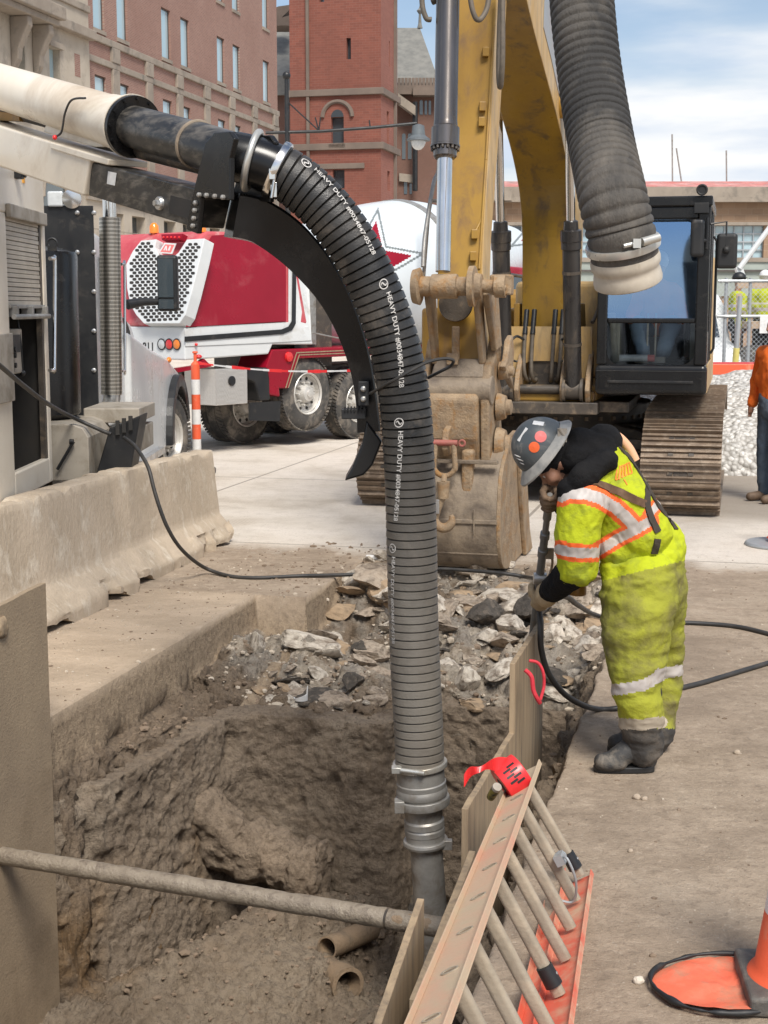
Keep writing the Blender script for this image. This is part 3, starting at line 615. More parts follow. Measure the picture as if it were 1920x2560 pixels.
while n_ < 262:
    a = rnd.uniform(-3.0, -.8); b = rnd.uniform(8.35, 11.2)
    if a < -2.5 and b > 9.6 and b < 10.1: continue
    if a < -2.9 and b > 9.4: continue
    s = rnd.choice((.03, .045, .06, .075, .09, .11, .13, .17)) * rnd.uniform(.8, 1.25) * (.75 if b < 9.3 else 1.0)
    pi = rnd.choice((0, 1, 2, 3, 4, 5, 0, 1, 3, 4, 5, 6, 7, 9, 10, 11)) 
    if b > 10.6: s *= .8
    put_chunk(pi, a, b, s * rnd.uniform(.9, 1.6), s, s * rnd.uniform(.7, 1.15), rnd.uniform(0, 6.28), tilt=rnd.uniform(-.6, .6)); n_ += 1
# small loose crumbs that nobody could count: one object
cr = MB(); bmx = bmesh.new(); bmesh.ops.create_icosphere(bmx, subdivisions=1, radius=1)
iv = [v.co.copy() for v in bmx.verts]; ifc = [tuple(v.index for v in f.verts) for f in bmx.faces]; bmx.free()
def crumb(mb, p, s, rnd):
    sc = Vector((rnd.uniform(.6, 1.3), rnd.uniform(.6, 1.3), rnd.uniform(.4, .9))) * s
    mb.add([p + Vector((v.x * sc.x, v.y * sc.y, v.z * sc.z)) * rnd.uniform(.75, 1.15) for v in iv], ifc)
for i in range(4200):
    a = rnd.uniform(-3.3, -.74); b = rnd.uniform(6.3, 11.25) if i % 3 else rnd.uniform(8.3, 11.2)
    z = hgt(a, b)
    if z > -.02 and rnd.random() < .8: continue
    cr.mi = 0 if b > 8.3 and rnd.random() < .55 else 1
    crumb(cr, AB(a, b, z + .002), abs(rnd.gauss(0, .011)) + .004, rnd)
for i in range(900):
    a = rnd.uniform(-.72, 2.6); b = rnd.uniform(3.6, 12); cr.mi = rnd.choice((0, 1, 1))
    crumb(cr, AB(a, b, .001), abs(rnd.gauss(0, .004)) + .0022, rnd)
for i in range(500):
    a = rnd.uniform(-4.2, -3.35); b = rnd.uniform(6.5, 11.5); cr.mi = rnd.choice((0, 1))
    crumb(cr, AB(a, b, .001), abs(rnd.gauss(0, .005)) + .002, rnd)
for i in range(260):   # dirt spilled on the pavement near the trench head
    a = -2.9 + rnd.gauss(0, .5); b = rnd.uniform(9.6, 11.9); cr.mi = 1
    if hgt(a, b) > -.01 or b > 11.5: crumb(cr, AB(a, b, .003), abs(rnd.gauss(0, .010)) + .004, rnd)
M['crumbA'] = mat('pale_crumbs', (0.50, 0.43, 0.34), (0.38, 0.32, 0.25), 8, .95); M['crumbB'] = mat('brown_crumbs', (0.23, 0.17, 0.12), (0.15, 0.11, 0.075), 8, .95)
o = cr.build('loose_rubble', ['crumbA', 'crumbB'], smooth=False); tag(o, 'loose crumbs of soil and crushed concrete scattered over trench and pavement', 'debris', kind='stuff')

# ------------------------------------------------------------------ crumbly cut faces of the trench, modelled as their own dense sheet
def earth_face(name, plan, zt, zb, lean, seed, amp=.055, label=''):
    pl = spline([Vector((a, b, 0)) for a, b in plan], 12); pl, tot = resample(pl, .0125); n = len(pl)
    m_ = int((zt - zb) / .0125); bk = 8
    A = np.array([p.x for p in pl]); Bq = np.array([p.y for p in pl])
    tx = np.gradient(A); ty = np.gradient(Bq); l_ = np.hypot(tx, ty); nx_, ny_ = ty / l_, -tx / l_
    for _ in range(6): nx_[1:-1] = (nx_[:-2] + 2 * nx_[1:-1] + nx_[2:]) / 4; ny_[1:-1] = (ny_[:-2] + 2 * ny_[1:-1] + ny_[2:]) / 4
    zs_ = np.concatenate([np.full(bk, zt), np.linspace(zt, zb, m_)]); back = np.concatenate([np.linspace(.16, .0, bk, endpoint=False), np.zeros(m_)])
    Z = np.repeat(zs_[:, None], n, 1); X0 = np.repeat(A[None], len(zs_), 0); Y0 = np.repeat(Bq[None], len(zs_), 0)
    f_ = (zt - Z) / (zt - zb); out = lean * f_ ** 1.5 - back[:, None]
    Xp, Yp = X0 + nx_ * out, Y0 + ny_ * out
    e1 = fbm(Xp, Yp, Z, 2.6, 4, seed, .55) * 1.5; e2 = 1 - np.abs(fbm(Xp, Yp, Z, 7, 4, seed + 3, .6)) * 3.2; e3 = fbm(Xp, Yp, Z, 26, 4, seed + 7, .7)
    d = amp * .62 * e1 + amp * .30 * e2 + amp * .50 * e3
    cav = np.clip(fbm(Xp, Yp, Z, 3.4, 2, seed + 11) - .36, 0, 1) * -.3
    d = d + cav
    fr = np.clip(np.arange(len(zs_)) / bk, 0, 1)[:, None]
    Xp, Yp = Xp + nx_ * d * fr, Yp + ny_ * d * fr; Zp = Z + (1 - fr) * .01 + e3 * .02 + (e1 * .03 - .02) * np.exp(-((Z - zt) / .1) ** 2)
    co = np.stack([Xp * C14 + Yp * S14, -Xp * S14 + Yp * C14, Zp], -1).reshape(-1, 3)
    idx = np.arange(len(zs_) * n).reshape(len(zs_), n); fa = np.stack([idx[:-1, :-1], idx[1:, :-1], idx[1:, 1:], idx[:-1, 1:]], -1).reshape(-1, 4)
    me = bpy.data.meshes.new(name); me.vertices.add(len(co)); me.vertices.foreach_set('co', co.ravel()); me.loops.add(fa.size); me.loops.foreach_set('vertex_index', fa.ravel())
    me.polygons.add(len(fa)); me.polygons.foreach_set('loop_start', np.arange(0, fa.size, 4)); me.polygons.foreach_set('loop_total', np.full(len(fa), 4)); me.update()
    t1 = fbm(Xp, Yp, Z, 1.7, 4, seed + 20); t2 = fbm(Xp, Yp, Z, 6, 4, seed + 24)
    c = mixn(np.broadcast_to(np.array([.29, .228, .168]), Xp.shape + (3,)), np.array([.17, .13, .095]), sst(t2 + t1 * .6, .05, .45)); c = mixn(c, np.array([.37, .30, .225]), sst(t1 - t2 * .4, .08, .4) * .8)
    c = mixn(c, np.array([.27, .165, .075]), sst(-Zp, .8, 1.1) * sst(Xp, -2.95, -3.1) * sst(t1, -.1, .2) * .7)
    s4 = np.ones(Xp.shape + (4,)); s4[..., :3] = c; ca = me.color_attributes.new('soil', 'FLOAT_COLOR', 'POINT'); ca.data.foreach_set('color', s4.ravel())
    me.materials.append(M['pit']); me.polygons.foreach_set('use_smooth', [True] * len(me.polygons))
    o = bpy.data.objects.new(name, me); COL.objects.link(o); struct(o); o['label'] = label; return o
earth_face('trench_earth_wall', [(-3.50, 5.7), (-3.44, 6.1), (-3.30, 6.35), (-3.2, 6.7), (-3.10, 7.2), (-3.02, 7.8), (-2.92, 8.04), (-2.7, 8.10), (-2.35, 8.10), (-2.08, 8.10), (-2.0, 8.16), (-1.96, 8.5), (-1.84, 8.58), (-1.4, 8.58), (-.95, 8.56)], -.43, -1.85, .10, 301, label='crumbly brown earth face of the trench')
# ------------------------------------------------------------------ soft noise-displaced tubes and slabs
def rough_mesh(o, amp, freq, seed=0, oct=4):
    me = o.data; n = len(me.vertices); co = np.empty(n * 3); me.vertices.foreach_get('co', co); co = co.reshape(-1, 3)
    no = np.empty(n * 3); me.vertices.foreach_get('normal', no); no = no.reshape(-1, 3)
    d = fbm(co[:, 0], co[:, 1], co[:, 2], freq, oct, seed) * amp
    co += no * d[:, None]; me.vertices.foreach_set('co', co.ravel()); me.update()
def subdiv(o, cuts):
    bm = bmesh.new(); bm.from_mesh(o.data); bmesh.ops.subdivide_edges(bm, edges=bm.edges, cuts=cuts, use_grid_fill=True); bm.to_mesh(o.data); bm.free()

# mud-caked old duct across the hole
mb = MB(); pth = spline([AB(-3.35, 7.75, -.78), AB(-3.05, 7.7, -1.0), AB(-2.82, 7.72, -1.16), AB(-2.55, 7.74, -1.22), AB(-2.36, 7.72, -1.27), AB(-2.27, 7.72, -1.28)], 10)
mb.tube(pth, [(.19 + .015 * math.sin(i * .9)) * min(1, (len(pth) - i) / 6) ** .5 for i in range(len(pth))], 40, squash=.8)
o = mb.build('old_duct', 'pit', smooth=True); subdiv(o, 2); rough_mesh(o, .06, 5, 3, 6); rough_mesh(o, .03, 17, 5, 5)
ca = o.data.color_attributes.new('soil', 'FLOAT_COLOR', 'POINT')
for i, v in enumerate(o.data.vertices):
    t = .5 + .5 * fb1(v.co.x * 3, v.co.y * 3, v.co.z * 3, 1, 3, 8); ca.data[i].color = (.40 * (.6 + .5 * t), .31 * (.6 + .5 * t), .225 * (.6 + .5 * t), 1)
tag(o, 'mud-caked old concrete duct bending across the left side of the hole', 'duct')

# clay pipes in the trench floor
def clay(name, p0, p1, r, label, bell=False):
    p0 = Vector(p0); p1 = Vector(p1); t = thing(name, label, 'pipe', p0)
    d = (p1 - p0).normalized(); l = (p1 - p0).length
    prof = [(l, r * .98), (.13, r), (.12, r * 1.22), (0, r * 1.25), (-.002, r * .95), (.1, r * .9), (l - .01, r * .8)] if bell else [(l, r), (0, r), (0, r * .84), (.12, r * .82), (l - .01, r * .8)]
    mb = MB(); mb.lathe(p0, d, prof, 32); o = mb.build('pipe_wall', 'clay', t, auto=35, fixn=False)
    mb = MB(); mb.lathe(p0 + d * .2, d, [(0, r * .8), (.01, r * .8)], 24); mb.build('dark_bore', 'interior', t)
    return t
clay('clay_pipe', P(752, 2128, 7.28), P(655, 2060, 7.75), .078, 'mud-coated clay pipe with a bell mouth facing the camera on the trench floor', True)
clay('clay_pipe', P(706, 2048, 7.55), P(800, 2008, 7.95), .065, 'smooth tan clay pipe stub open to the left on the trench floor')

# steel brace pipe across the trench
t = thing('trench_brace_pipe', 'long mud-caked steel brace pipe spanning the trench', 'brace pipe', P(0, 1848, 6.35))
p0 = P(-40, 1841, 6.4); p1 = P(990, 2009, 5.34)
mb = MB(); pts = [p0.lerp(p1, i / 60) for i in range(61)]; mb.tube(pts, .042, 20); o = mb.build('pipe_shaft', 'mudpipe', t, smooth=True); rough_mesh(o, .006, 30, 2, 3)
mb = MB(); mb.cyl(p0.lerp(p1, .872), p0.lerp(p1, .876), .0445); mb.build('joint_ring', 'darksteel', t, smooth=True)
mb = MB(); mb.cyl(p0.lerp(p1, .876), p0.lerp(p1, 1.0), .0405, seg=20); mb.build('end_sleeve', 'clay', t, smooth=True)

# plywood trench sheets
def sheet(a, b0, b1, zb0, zb1, zbot, th, matn, label, top=None, lean=0.0):
    n = 14; mb = MB()
    poly = [AB(a, b0, zbot)] + [AB(a, b1, zbot)]
    for i in range(n + 1):
        f = i / n; poly.append(AB(a, b1 + (b0 - b1) * f, zb1 + (zb0 - zb1) * f + (.003 * math.sin(i * 2.1))))
    mb.prism(poly, NA * th)
    o = mb.build('plywood_sheet', matn, fixn=True, bevel=.002, bseg=1); return tag(o, label, 'plywood board')
sheet(-3.30, 3.9, PA(87, 1258, -3.30).dot(NB), .60, PA(87, 1258, -3.30).z, -1.75, .03, 'plyold', 'large brown mud-splashed plywood sheet standing at the left edge of the trench')
def board(x0, y0, x1, y1, a, zbot, label, th=.024):
    p = PA(x0, y0, a); q = PA(x1, y1, a)
    b0 = p.dot(NB); b1 = q.dot(NB)
    mb = MB(); n = 10; poly = [AB(a, b0, zbot), AB(a, b1, zbot)]
    for i in range(n + 1):
        f = i / n; poly.append(AB(a, b1 + (b0 - b1) * f, q.z + (p.z - q.z) * f + random.uniform(-.003, .003)))
    mb.prism(poly, NA * th); o = mb.build('plywood_board', 'ply', fixn=True, bevel=.0015, bseg=1); tag(o, label, 'plywood board')
    # ply layers on the near cut edge
    mb = MB()
    for k in range(3):
        mb.abox(a + .004 + k * .007, a + .008 + k * .007, b0 - .002, b0 + .004, zbot, p.z - .006)
    mb.build('ply_layers', 'plyedge', o) if False else None
    return o, b0, b1, p.z, q.z
bdA = board(1101, 1432, 1165, 1337, -.925, -1.3, 'tallest plywood board beside the worker, with a red rope through it')
bdB = board(997, 1745, 1100, 1580, -.925, -1.4, 'grey plywood board standing in the trench behind the head of the ladder')
bdC = board(884, 2158, 1013, 1838, -.885, -1.4, 'narrow weathered plywood board pressed against the upper ladder rail')
bdD = board(806, 2212, 901, 1938, -.97, -1.5, 'nearest plywood board with a splintered top edge left of the ladder')
# red rope through the tall board
t = thing('red_rope', 'short red rope looped through the tallest plywood board', 'rope', P(1160, 1480, 6.2))
mb = MB(); mb.tube(spline([P(1134, 1447, 5.98), P(1148, 1462, 5.97), P(1152, 1490, 5.97), P(1160, 1508, 5.97), P(1166, 1518, 5.99)], 8), .010, 8); mb.build('rope_strand', 'redrope', t, smooth=True)
mb = MB(); mb.tube(spline([P(1143, 1427, 6.02), P(1162, 1432, 6.02), P(1173, 1452, 6.02), P(1175, 1482, 6.02), P(1167, 1512, 6.0)], 8), .007, 8); mb.build('rope_strand', 'redrope', t, smooth=True)

# ------------------------------------------------------------------ jersey barriers
def barrier(b0, b1, a0, label, dbot0=0, seed=1, h0=.81, h1=.81):
    prof = [(-.62, 0), (-.62, .08), (-.45, .25), (-.39, .8), (-.375, .81), (-.235, .81), (-.22, .8), (-.16, .25), (0, .08), (0, 0)]
    n = 60; mb = MB(); vs = []; k = len(prof)
    # finer profile
    pp = []
    for i in range(k - 1):
        m_ = 10 if abs(prof[i + 1][1] - prof[i][1]) > .1 else 4
        for j in range(m_): pp.append((prof[i][0] + (prof[i + 1][0] - prof[i][0]) * j / m_, prof[i][1] + (prof[i + 1][1] - prof[i][1]) * j / m_))
    pp.append(prof[-1]); k = len(pp)
    for i in range(n + 1):
        b = b0 + (b1 - b0) * i / n; e = min(i, n - i) / n * (b1 - b0)
        for (x, z) in pp:
            chip = 0
            nn = fb1(b * 1.0, x * 2, z * 2, 3.0, 4, seed)
            xx, zz = x, z * (h0 + (h1 - h0) * i / n) / .81
            if x > -.2 and z < .16:   # broken toe
                br = min(.12, max(0, .16 - abs(fb1(b, 0, 0, 2.2, 4, seed + 3)) * 1.3)) * (1 if fb1(b, 4, 0, .9, 2, seed) > -.12 else .2)
                xx = x - br * (1 - z / .2) * .9 + fb1(b, z, 0, 14, 3, seed) * .02 * (br > .02); zz = z + max(0, fb1(b, 9, z * 2, 4.5, 3, seed + 4)) * .20 * (1 if z < .02 else .4)
            if e < .03: xx = xx * .985 - .005
            if z > .78: zz -= max(0, fb1(b, x, 0, 7, 3, seed + 7) - .1) * .09
            if e < .12: xx += (.5 - e * 4) * .012 * max(0, fb1(z, e, 3, 6, 3, seed + 9)) * (-1 if x > -.3 else 1)
            vs.append(AB(a0 + xx + nn * .006, b, zz))
    fs = [(i * k + j, (i + 1) * k + j, (i + 1) * k + (j + 1) % k, i * k + (j + 1) % k) for i in range(n) for j in range(k)]
    fs += [tuple(range(k)), tuple(range((n + 1) * k - 1, n * k - 1, -1))]
    mb.add(vs, fs); o = mb.build('jersey_barrier', 'conc', auto=50, fixn=True)
    tag(o, label, 'concrete barrier', 'jersey barriers between the truck and the trench')
    bm = bmesh.new(); bm.from_mesh(o.data); bmesh.ops.triangulate(bm, faces=[f for f in bm.faces if len(f.verts) > 4]); bm.to_mesh(o.data); bm.free()
    return o
barrier(9.515, 11.75, -4.27, 'far concrete barrier with a broken toe, the one the air line crosses', seed=4, h0=.84, h1=.81)
barrier(6.9, 9.46, -4.19, 'cracked concrete barrier nearer the camera, behind the brown plywood sheet', seed=9, h0=.83, h1=.85)
barrier(3.9, 6.87, -4.23, 'nearest concrete barrier, at the left frame edge', seed=14)
# cracks on the near barrier
M['crack'] = mat('crack_shadow_dirt', (0.09, 0.07, 0.055), (0.12, 0.09, 0.07), 9, .95)
# ------------------------------------------------------------------ ribbed suction hoses
def ribbed(mb, path, R, pitch, groove, style='flat', seg=40, jit=.0, taper=None):
    pts, tot = resample(path, pitch / 8)
    rad = []
    n = len(pts)
    for i in range(n):
        s = tot * i / (n - 1); f = (s / pitch) % 1.0
        if style == 'flat': r = R - groove * (1 if f < .10 else 0) + (f - .5) * groove * .25
        else: r = R - groove * (1 - math.sin(math.pi * f)) ** 1.6
        k = int(s / pitch); r *= 1 + jit * math.sin(k * 12.9898) 
        if taper: r *= taper(s / tot)
        rad.append(r)
    mb.tube(pts, rad, seg); return pts, tot
def clampband(mb, c, ax, R, w=.03, th=.006): mb.lathe(c, ax, [(-w / 2, R), (-w / 2, R + th), (0, R + th * 1.3), (w / 2, R + th), (w / 2, R)], 40)
hp = [(505, 338, 6.93), (545, 347, 6.92), (592, 364, 6.92), (645, 396, 6.92), (705, 452, 6.92), (758, 525, 6.92), (803, 610, 6.93), (838, 700, 6.94), (862, 790, 6.95), (876, 880, 6.96), (883, 980, 6.97), (887, 1080, 6.98), (890, 1200, 6.99), (893, 1330, 7.0), (898, 1460, 7.0), (904, 1570, 7.0), (907, 1650, 7.0)]
hpath = spline([P(*q) for q in hp], 14)
t = thing('suction_hose', 'long black ribbed suction hose arching from the truck arm down into the trench', 'suction hose', P(907, 1650, 7.0))
cut = 14 * 2
M['hosemain'] = mat('dusty_ribbed_hose', (0.016, 0.016, 0.016), (0.032, 0.030, 0.028), 5, 0.38, dirt=(0.10, 0.085, 0.07), dscale=6, damt=0.25, bump=.2, bscale=110)
# dust gathers on the lower (hanging) length of the hose
m_ = M['hosemain']; nt_ = m_.node_tree; b_ = nt_.nodes['Principled BSDF']
old = b_.inputs['Base Color'].links[0].from_socket
tcn = nt_.nodes.new('ShaderNodeTexCoord'); spn = nt_.nodes.new('ShaderNodeSeparateXYZ'); nt_.links.new(tcn.outputs['Object'], spn.inputs[0])
nf = _noise(nt_, tcn.outputs['Object'], 3.5, 6, .7)
hf = _math(nt_, 'ADD', _rng(nt_, spn.outputs[2], 1.75, .65, 0, .85), _math(nt_, 'MULTIPLY', _math(nt_, 'SUBTRACT', nf, .5), .9), True)
nt_.links.new(_mixc(nt_, _math(nt_, 'MULTIPLY', hf, .95), old, _mixc(nt_, _rng(nt_, nf, .4, .62), (0.265, 0.24, 0.205), (0.16, 0.142, 0.12))), b_.inputs['Base Color'])
mb = MB(); hpts, htot = ribbed(mb, hpath[cut:], .126, .0425, .010, 'flat', 48, .004)
mb.build('ribbed_hose', 'hosemain', t, auto=28)
# printed lettering that follows the hose surface
def frames_of(pts, up0):
    n = len(pts); T = [(pts[min(i + 1, n - 1)] - pts[max(i - 1, 0)]).normalized() for i in range(n)]
    u = Vector(up0); U = []
    for i in range(n):
        u = (u - T[i] * u.dot(T[i])).normalized(); U.append(u.copy())
    return T, U
def wrap_text(body, pts, tot, s0, size, ang_of, R, parent, mname='printing', zoff=0.0015, flip=1):
    cu = bpy.data.curves.new('txt', 'FONT'); cu.body = body; cu.size = size; cu.offset = size * .018; cu.resolution_u = 3
    ob = bpy.data.objects.new('txt', cu); COL.objects.link(ob); dg = bpy.context.evaluated_depsgraph_get(); dg.update()
    me = bpy.data.meshes.new_from_object(ob.evaluated_get(dg)); bpy.data.objects.remove(ob)
    n = len(pts); vs = []
    for v in me.vertices:
        s = s0 + v.co.x; f = s / tot * (n - 1); i = int(max(0, min(n - 2, f))); fr = f - i
        p = pts[i].lerp(pts[i + 1], fr); T = (pts[min(i + 4, n - 1)] - pts[max(i - 4, 0)]).normalized()
        toc = (CAM - p); toc = (toc - T * toc.dot(T)).normalized(); side = T.cross(toc)
        a = ang_of(s / tot) + flip * v.co.y / R
        vs.append(p + (toc * math.cos(a) + side * math.sin(a)) * (R + zoff))
    mb = MB(); mb.add(vs, [tuple(p.vertices) for p in me.polygons]); bpy.data.meshes.remove(me)
    return mb
def ang_at(frac):   # angle around the hose (0 = facing the photographer's side)
    return ANG(frac)
ANGT = [(0, 1.0), (.03, .9), (.15, .55), (.22, .45), (.35, 0), (.42, -.25), (.56, -.62), (.62, -.8), (.7, -1.0), (1, -1.2)]
def ANG(f):
    for (x0, y0), (x1, y1) in zip(ANGT, ANGT[1:]):
        if f <= x1: return -(y0 + (y1 - y0) * (f - x0) / (x1 - x0))
    return -ANGT[-1][1]
def badge(s0, R, r=.026):
    mb = MB(); n = len(hpts)
    def put(ds, dt):
        s = s0 + ds; f = s / htot * (n - 1); i = int(max(0, min(n - 2, f))); p = hpts[i].lerp(hpts[i + 1], f - i); T = (hpts[min(i + 4, n - 1)] - hpts[max(i - 4, 0)]).normalized()
        toc = (CAM - p); toc = (toc - T * toc.dot(T)).normalized(); side = T.cross(toc); a = ANG(s / htot) + dt / R
        return p + (toc * math.cos(a) + side * math.sin(a)) * (R + .0016)
    k = 28; vs = []; fs = []
    for i in range(k):
        a = 2 * math.pi * i / k
        vs += [put(math.cos(a) * r, math.sin(a) * r), put(math.cos(a) * r * .8, math.sin(a) * r * .8)]
    fs = [(2 * i, (2 * i + 2) % (2 * k), (2 * i + 3) % (2 * k), 2 * i + 1) for i in range(k)]
    mb.add(vs, fs)
    # S stroke
    vs = []; m = 18
    for i in range(m + 1):
        u = i / m; y = (u - .5) * 2 * r * .62; x = math.sin(u * 2 * math.pi) * r * .33
        dx = math.cos(u * 2 * math.pi) * .9
        w = r * .16 * (1 - abs(u - .5) * .8)
        vs += [put(x + w, y + w * -.4 * dx), put(x - w, y + w * .4 * dx)]
    mb.add(vs, [(2 * i, 2 * i + 2, 2 * i + 3, 2 * i + 1) for i in range(m)])
    return mb
for s0 in (.13, .76, 1.42, 2.05):
    mb = badge(s0 - .01, .1265, .024); 
    tx = wrap_text('HEAVY DUTY #0034847-05128', hpts, htot, s0 + .03, .034, ANG, .1265, t, flip=-1)
    mb.v += []; o_ = len(mb.v); mb.add(tx.v, tx.f)
    mb.build('printed_lettering', 'printing', t)
# clamps at both ends
def tdir(pts, i): return (pts[min(i + 1, len(pts) - 1)] - pts[max(i - 1, 0)]).normalized()
M['zinc'] = mat('bright_zinc', (0.62, 0.61, 0.57), (0.5, 0.49, 0.45), 8, .35, metal=.6, dirt=(0.4, 0.34, 0.26), dscale=6, damt=.3)
c0 = hpath[cut + 2]; d0 = tdir(hpath, cut + 2)
mb = MB(); clampband(mb, c0, d0, .131, .035, .009); mb.box(c0 + Vector((-.01, -.1, -.10)), (.03, .03, .07)); mb.cyl(c0 + Vector((-.02, -.125, -.14)), c0 + Vector((.0, -.125, -.02)), .008); mb.box(c0 + Vector((-.015, -.125, -.03)), (.03, .025, .05))
mb.build('upper_hose_clamp', 'chrome', t, auto=30, bevel=.002)
mb = MB(); mb.tube(hpath[:cut + 3], .118, 40); mb.build('hose_cuff', 'black', t, auto=30)
c1 = hpath[14]; d1 = tdir(hpath, 14)
mb = MB(); mb.torus(c1, d1, .136, .017, 40, 10); mb.build('flange_ring', 'zinc', t, smooth=True)
# lower fittings and steel pipe going down
e = hpts[-1]; dn = Vector((.02, 0, -1)).normalized()
dn = (P(930, 1960, 7.02) - e).normalized()
mb = MB(); clampband(mb, e + dn * .0, dn, .131, .028, .008)
mb.cyl(e + Vector((-.10, -.115, .005)), e + Vector((.02, -.15, .0)), .012); mb.box(e + Vector((-.12, -.09, .0)), (.05, .05, .03)); mb.build('lower_hose_clamp', 'zinc', t, auto=30, bevel=.002)
mb = MB(); mb.lathe(e, dn, [(0, .122), (.09, .122), (.095, .128), (.10, .128), (.12, .126), (.13, .13), (.145, .133), (.16, .13), (.17, .122), (.175, .118)], 44); mb.build('coupling_sleeve', 'steel', t, auto=25)
mb = MB(); clampband(mb, e + dn * .195, dn, .125, .045, .013); mb.box(e + dn * .2 + Vector((-.12, -.07, 0)), (.05, .07, .06)); mb.build('coupling_clamp', 'steel', t, auto=30, bevel=.003)
mb = MB(); mb.lathe(e, dn, [(.21, .128), (.225, .112), (.25, .10), (.29, .096), (.30, .104), (.33, .104), (.335, .098), (.345, .103), (.37, .103), (.375, .1), (.41, .1)], 44); mb.build('reducer', 'steel', t, auto=25)
mb = MB(); clampband(mb, e + dn * .42, dn, .10, .03, .014); mb.box(e + dn * .42 + Vector((.11, -.04, 0)), (.05, .04, .05)); mb.build('reducer_clamp', 'steel', t, auto=30, bevel=.003)
mb = MB(); mb.cyl(e + dn * .41, e + dn * 1.32, .084, seg=40); mb.build('steel_suction_pipe', 'steel', t, auto=30)

# second hose hanging at the right
hp2 = [(1238, -330, 6.5), (1246, -180, 6.4), (1254, -40, 6.3), (1262, 60, 6.2), (1277, 180, 6.1), (1297, 300, 5.95), (1322, 420, 5.72), (1340, 500, 5.70), (1345, 524, 5.71)]
t = thing('hanging_hose', 'dusty ribbed hose hanging open-ended in front of the excavator cab', 'suction hose', P(1350, 610, 5.6))
hp2p = spline([P(*q) for q in hp2], 14)
M['hosedusty'] = mat('dust_caked_ribbed_hose', (0.10, 0.088, 0.075), (0.17, 0.148, 0.12), 3, 0.7, dirt=(0.032, 0.03, 0.028), dscale=1.6, damt=0.75, bump=.5, bscale=70, stretch=(1.6, 1.6, .5))
mb = MB(); ribbed(mb, hp2p, .136, .038, .010, 'round', 44, .006); mb.build('ribbed_hose', 'hosedusty', t, auto=50)
e = hp2p[-1]; dn = (P(1356, 600, 5.74) - P(1346, 530, 5.70)).normalized()
mb = MB(); clampband(mb, e + dn * .01, dn, .139, .03, .008); mb.cyl(e + Vector((-.02, -.145, -.02)), e + Vector((.11, -.12, .01)), .009); mb.cyl(e + Vector((.05, -.145, -.005)), e + Vector((.12, -.115, .015)), .017); mb.box(e + Vector((.03, -.148, -.01)), (.03, .02, .035)); mb.build('hose_clamp', 'zinc', t, auto=30)
mb = MB(); mb.tube([e, e + dn * .06], .134, 44); mb.build('hose_cuff', 'hosedusty', t, auto=30)
M['endpale'] = mat('dusty_white_end_ring', (0.55, 0.49, 0.40), (0.36, 0.31, 0.24), 5, .5, dirt=(0.3, 0.25, 0.18), dscale=5, damt=.4)
mb = MB(); mb.lathe(e, dn, [(.055, .136), (.07, .14), (.09, .139), (.10, .133), (.11, .13), (.125, .134), (.15, .138), (.165, .136), (.17, .13), (.172, .12), (.1, .12)], 44); mb.build('end_ring', 'endpale', t, auto=35)
mb = MB(); mb.lathe(e, dn, [(.12, .118), (.125, .118)], 40); mb.build('dark_bore', 'interior', t)
# rigid pipe of a second vacuum boom the hose hangs from (above the photograph)
mb = MB(); top = hp2p[0]; mb.tube(spline([top, top + Vector((.1, .15, .25)), top + Vector((.5, .6, .4)), top + Vector((2.5, 3.5, .6)), top + Vector((5, 7, .7))], 8), .13, 24); mb.build('carrier_pipe', 'endpale', t, smooth=True)

# ------------------------------------------------------------------ vacuum truck
XS = -2.47
vt = thing('vacuum_truck', 'white vacuum excavation truck parked behind the barriers with its arm swung over the trench', 'truck', (-3.7, 12, 0))
def X_(x, y): return PX(x, y, XS)
def rect_px(x0, y0, x1, y1):
    p = X_(x0, (y0 + y1) / 2); q = X_(x1, (y0 + y1) / 2)
    zt = X_((x0 + x1) / 2, y0).z; zb = X_((x0 + x1) / 2, y1).z
    return p.y, q.y, zb, zt
def side_box(mb, Y0, Y1, z0, z1, d0=0.0, d1=.1):
    mb.box((XS + d0 - (d0 + d1) / 2 if False else XS + (d0 - d1) / 2, (Y0 + Y1) / 2, (z0 + z1) / 2), (abs(d0 + d1), Y1 - Y0, z1 - z0))
yL = 6.2; yc = X_(104, 700).y          # cabinet from off-frame to its front edge
sy0 = X_(16, 570).y; sy1 = X_(93, 570).y
zt = 2.98; zb = X_(104, 1045).z; zs = X_(55, 470).z; zo = X_(55, 660).z; zsill = X_(60, 1010).z
mb = MB()
def sb(y0, y1, z0, z1, x0=XS - .06, x1=XS): mb.box(((x0 + x1) / 2, (y0 + y1) / 2, (z0 + z1) / 2), (x1 - x0, y1 - y0, z1 - z0))
sb(yL, yc, zs, zt); sb(yL, sy0, zb, zs); sb(sy1, yc, zb, zs); sb(sy0, sy1, zb, zsill)
sb(yL, yc, zt - .06, zt, XS - 2.4, XS - .06); sb(yc - .05, yc, zb, zt - .06, XS - 2.4, XS - .06); sb(yL, yc - .05, zb, zb + .05, XS - 2.4, XS - .06)
sb(yL, yL + .05, zb + .05, zt - .06, XS - 2.4, XS - .06); sb(yL + .05, yc - .05, zb + .05, zt - .06, XS - 2.4, XS - 2.34)
mb.build('equipment_body', 'white', vt, bevel=.012)
mb = MB(); sb(sy0 - .02, sy1 + .02, zb + .06, zs + .01, XS - .62, XS - .6); sb(sy0 - .03, sy0 - .01, zb + .06, zs, XS - .6, XS - .062); sb(sy1 + .01, sy1 + .03, zb + .06, zs, XS - .6, XS - .062)
mb.build('cabinet_interior', 'interior', vt)
mb = MB()
nsl = 19
for i in range(nsl):
    z1 = zs - .02 - (zs - zo - .02) * i / nsl; z0 = z1 - (zs - zo - .02) / nsl + .004
    sb(sy0, sy1 - .06, z0, z1, XS - .045, XS - .012 - (.004 if i % 2 else 0))
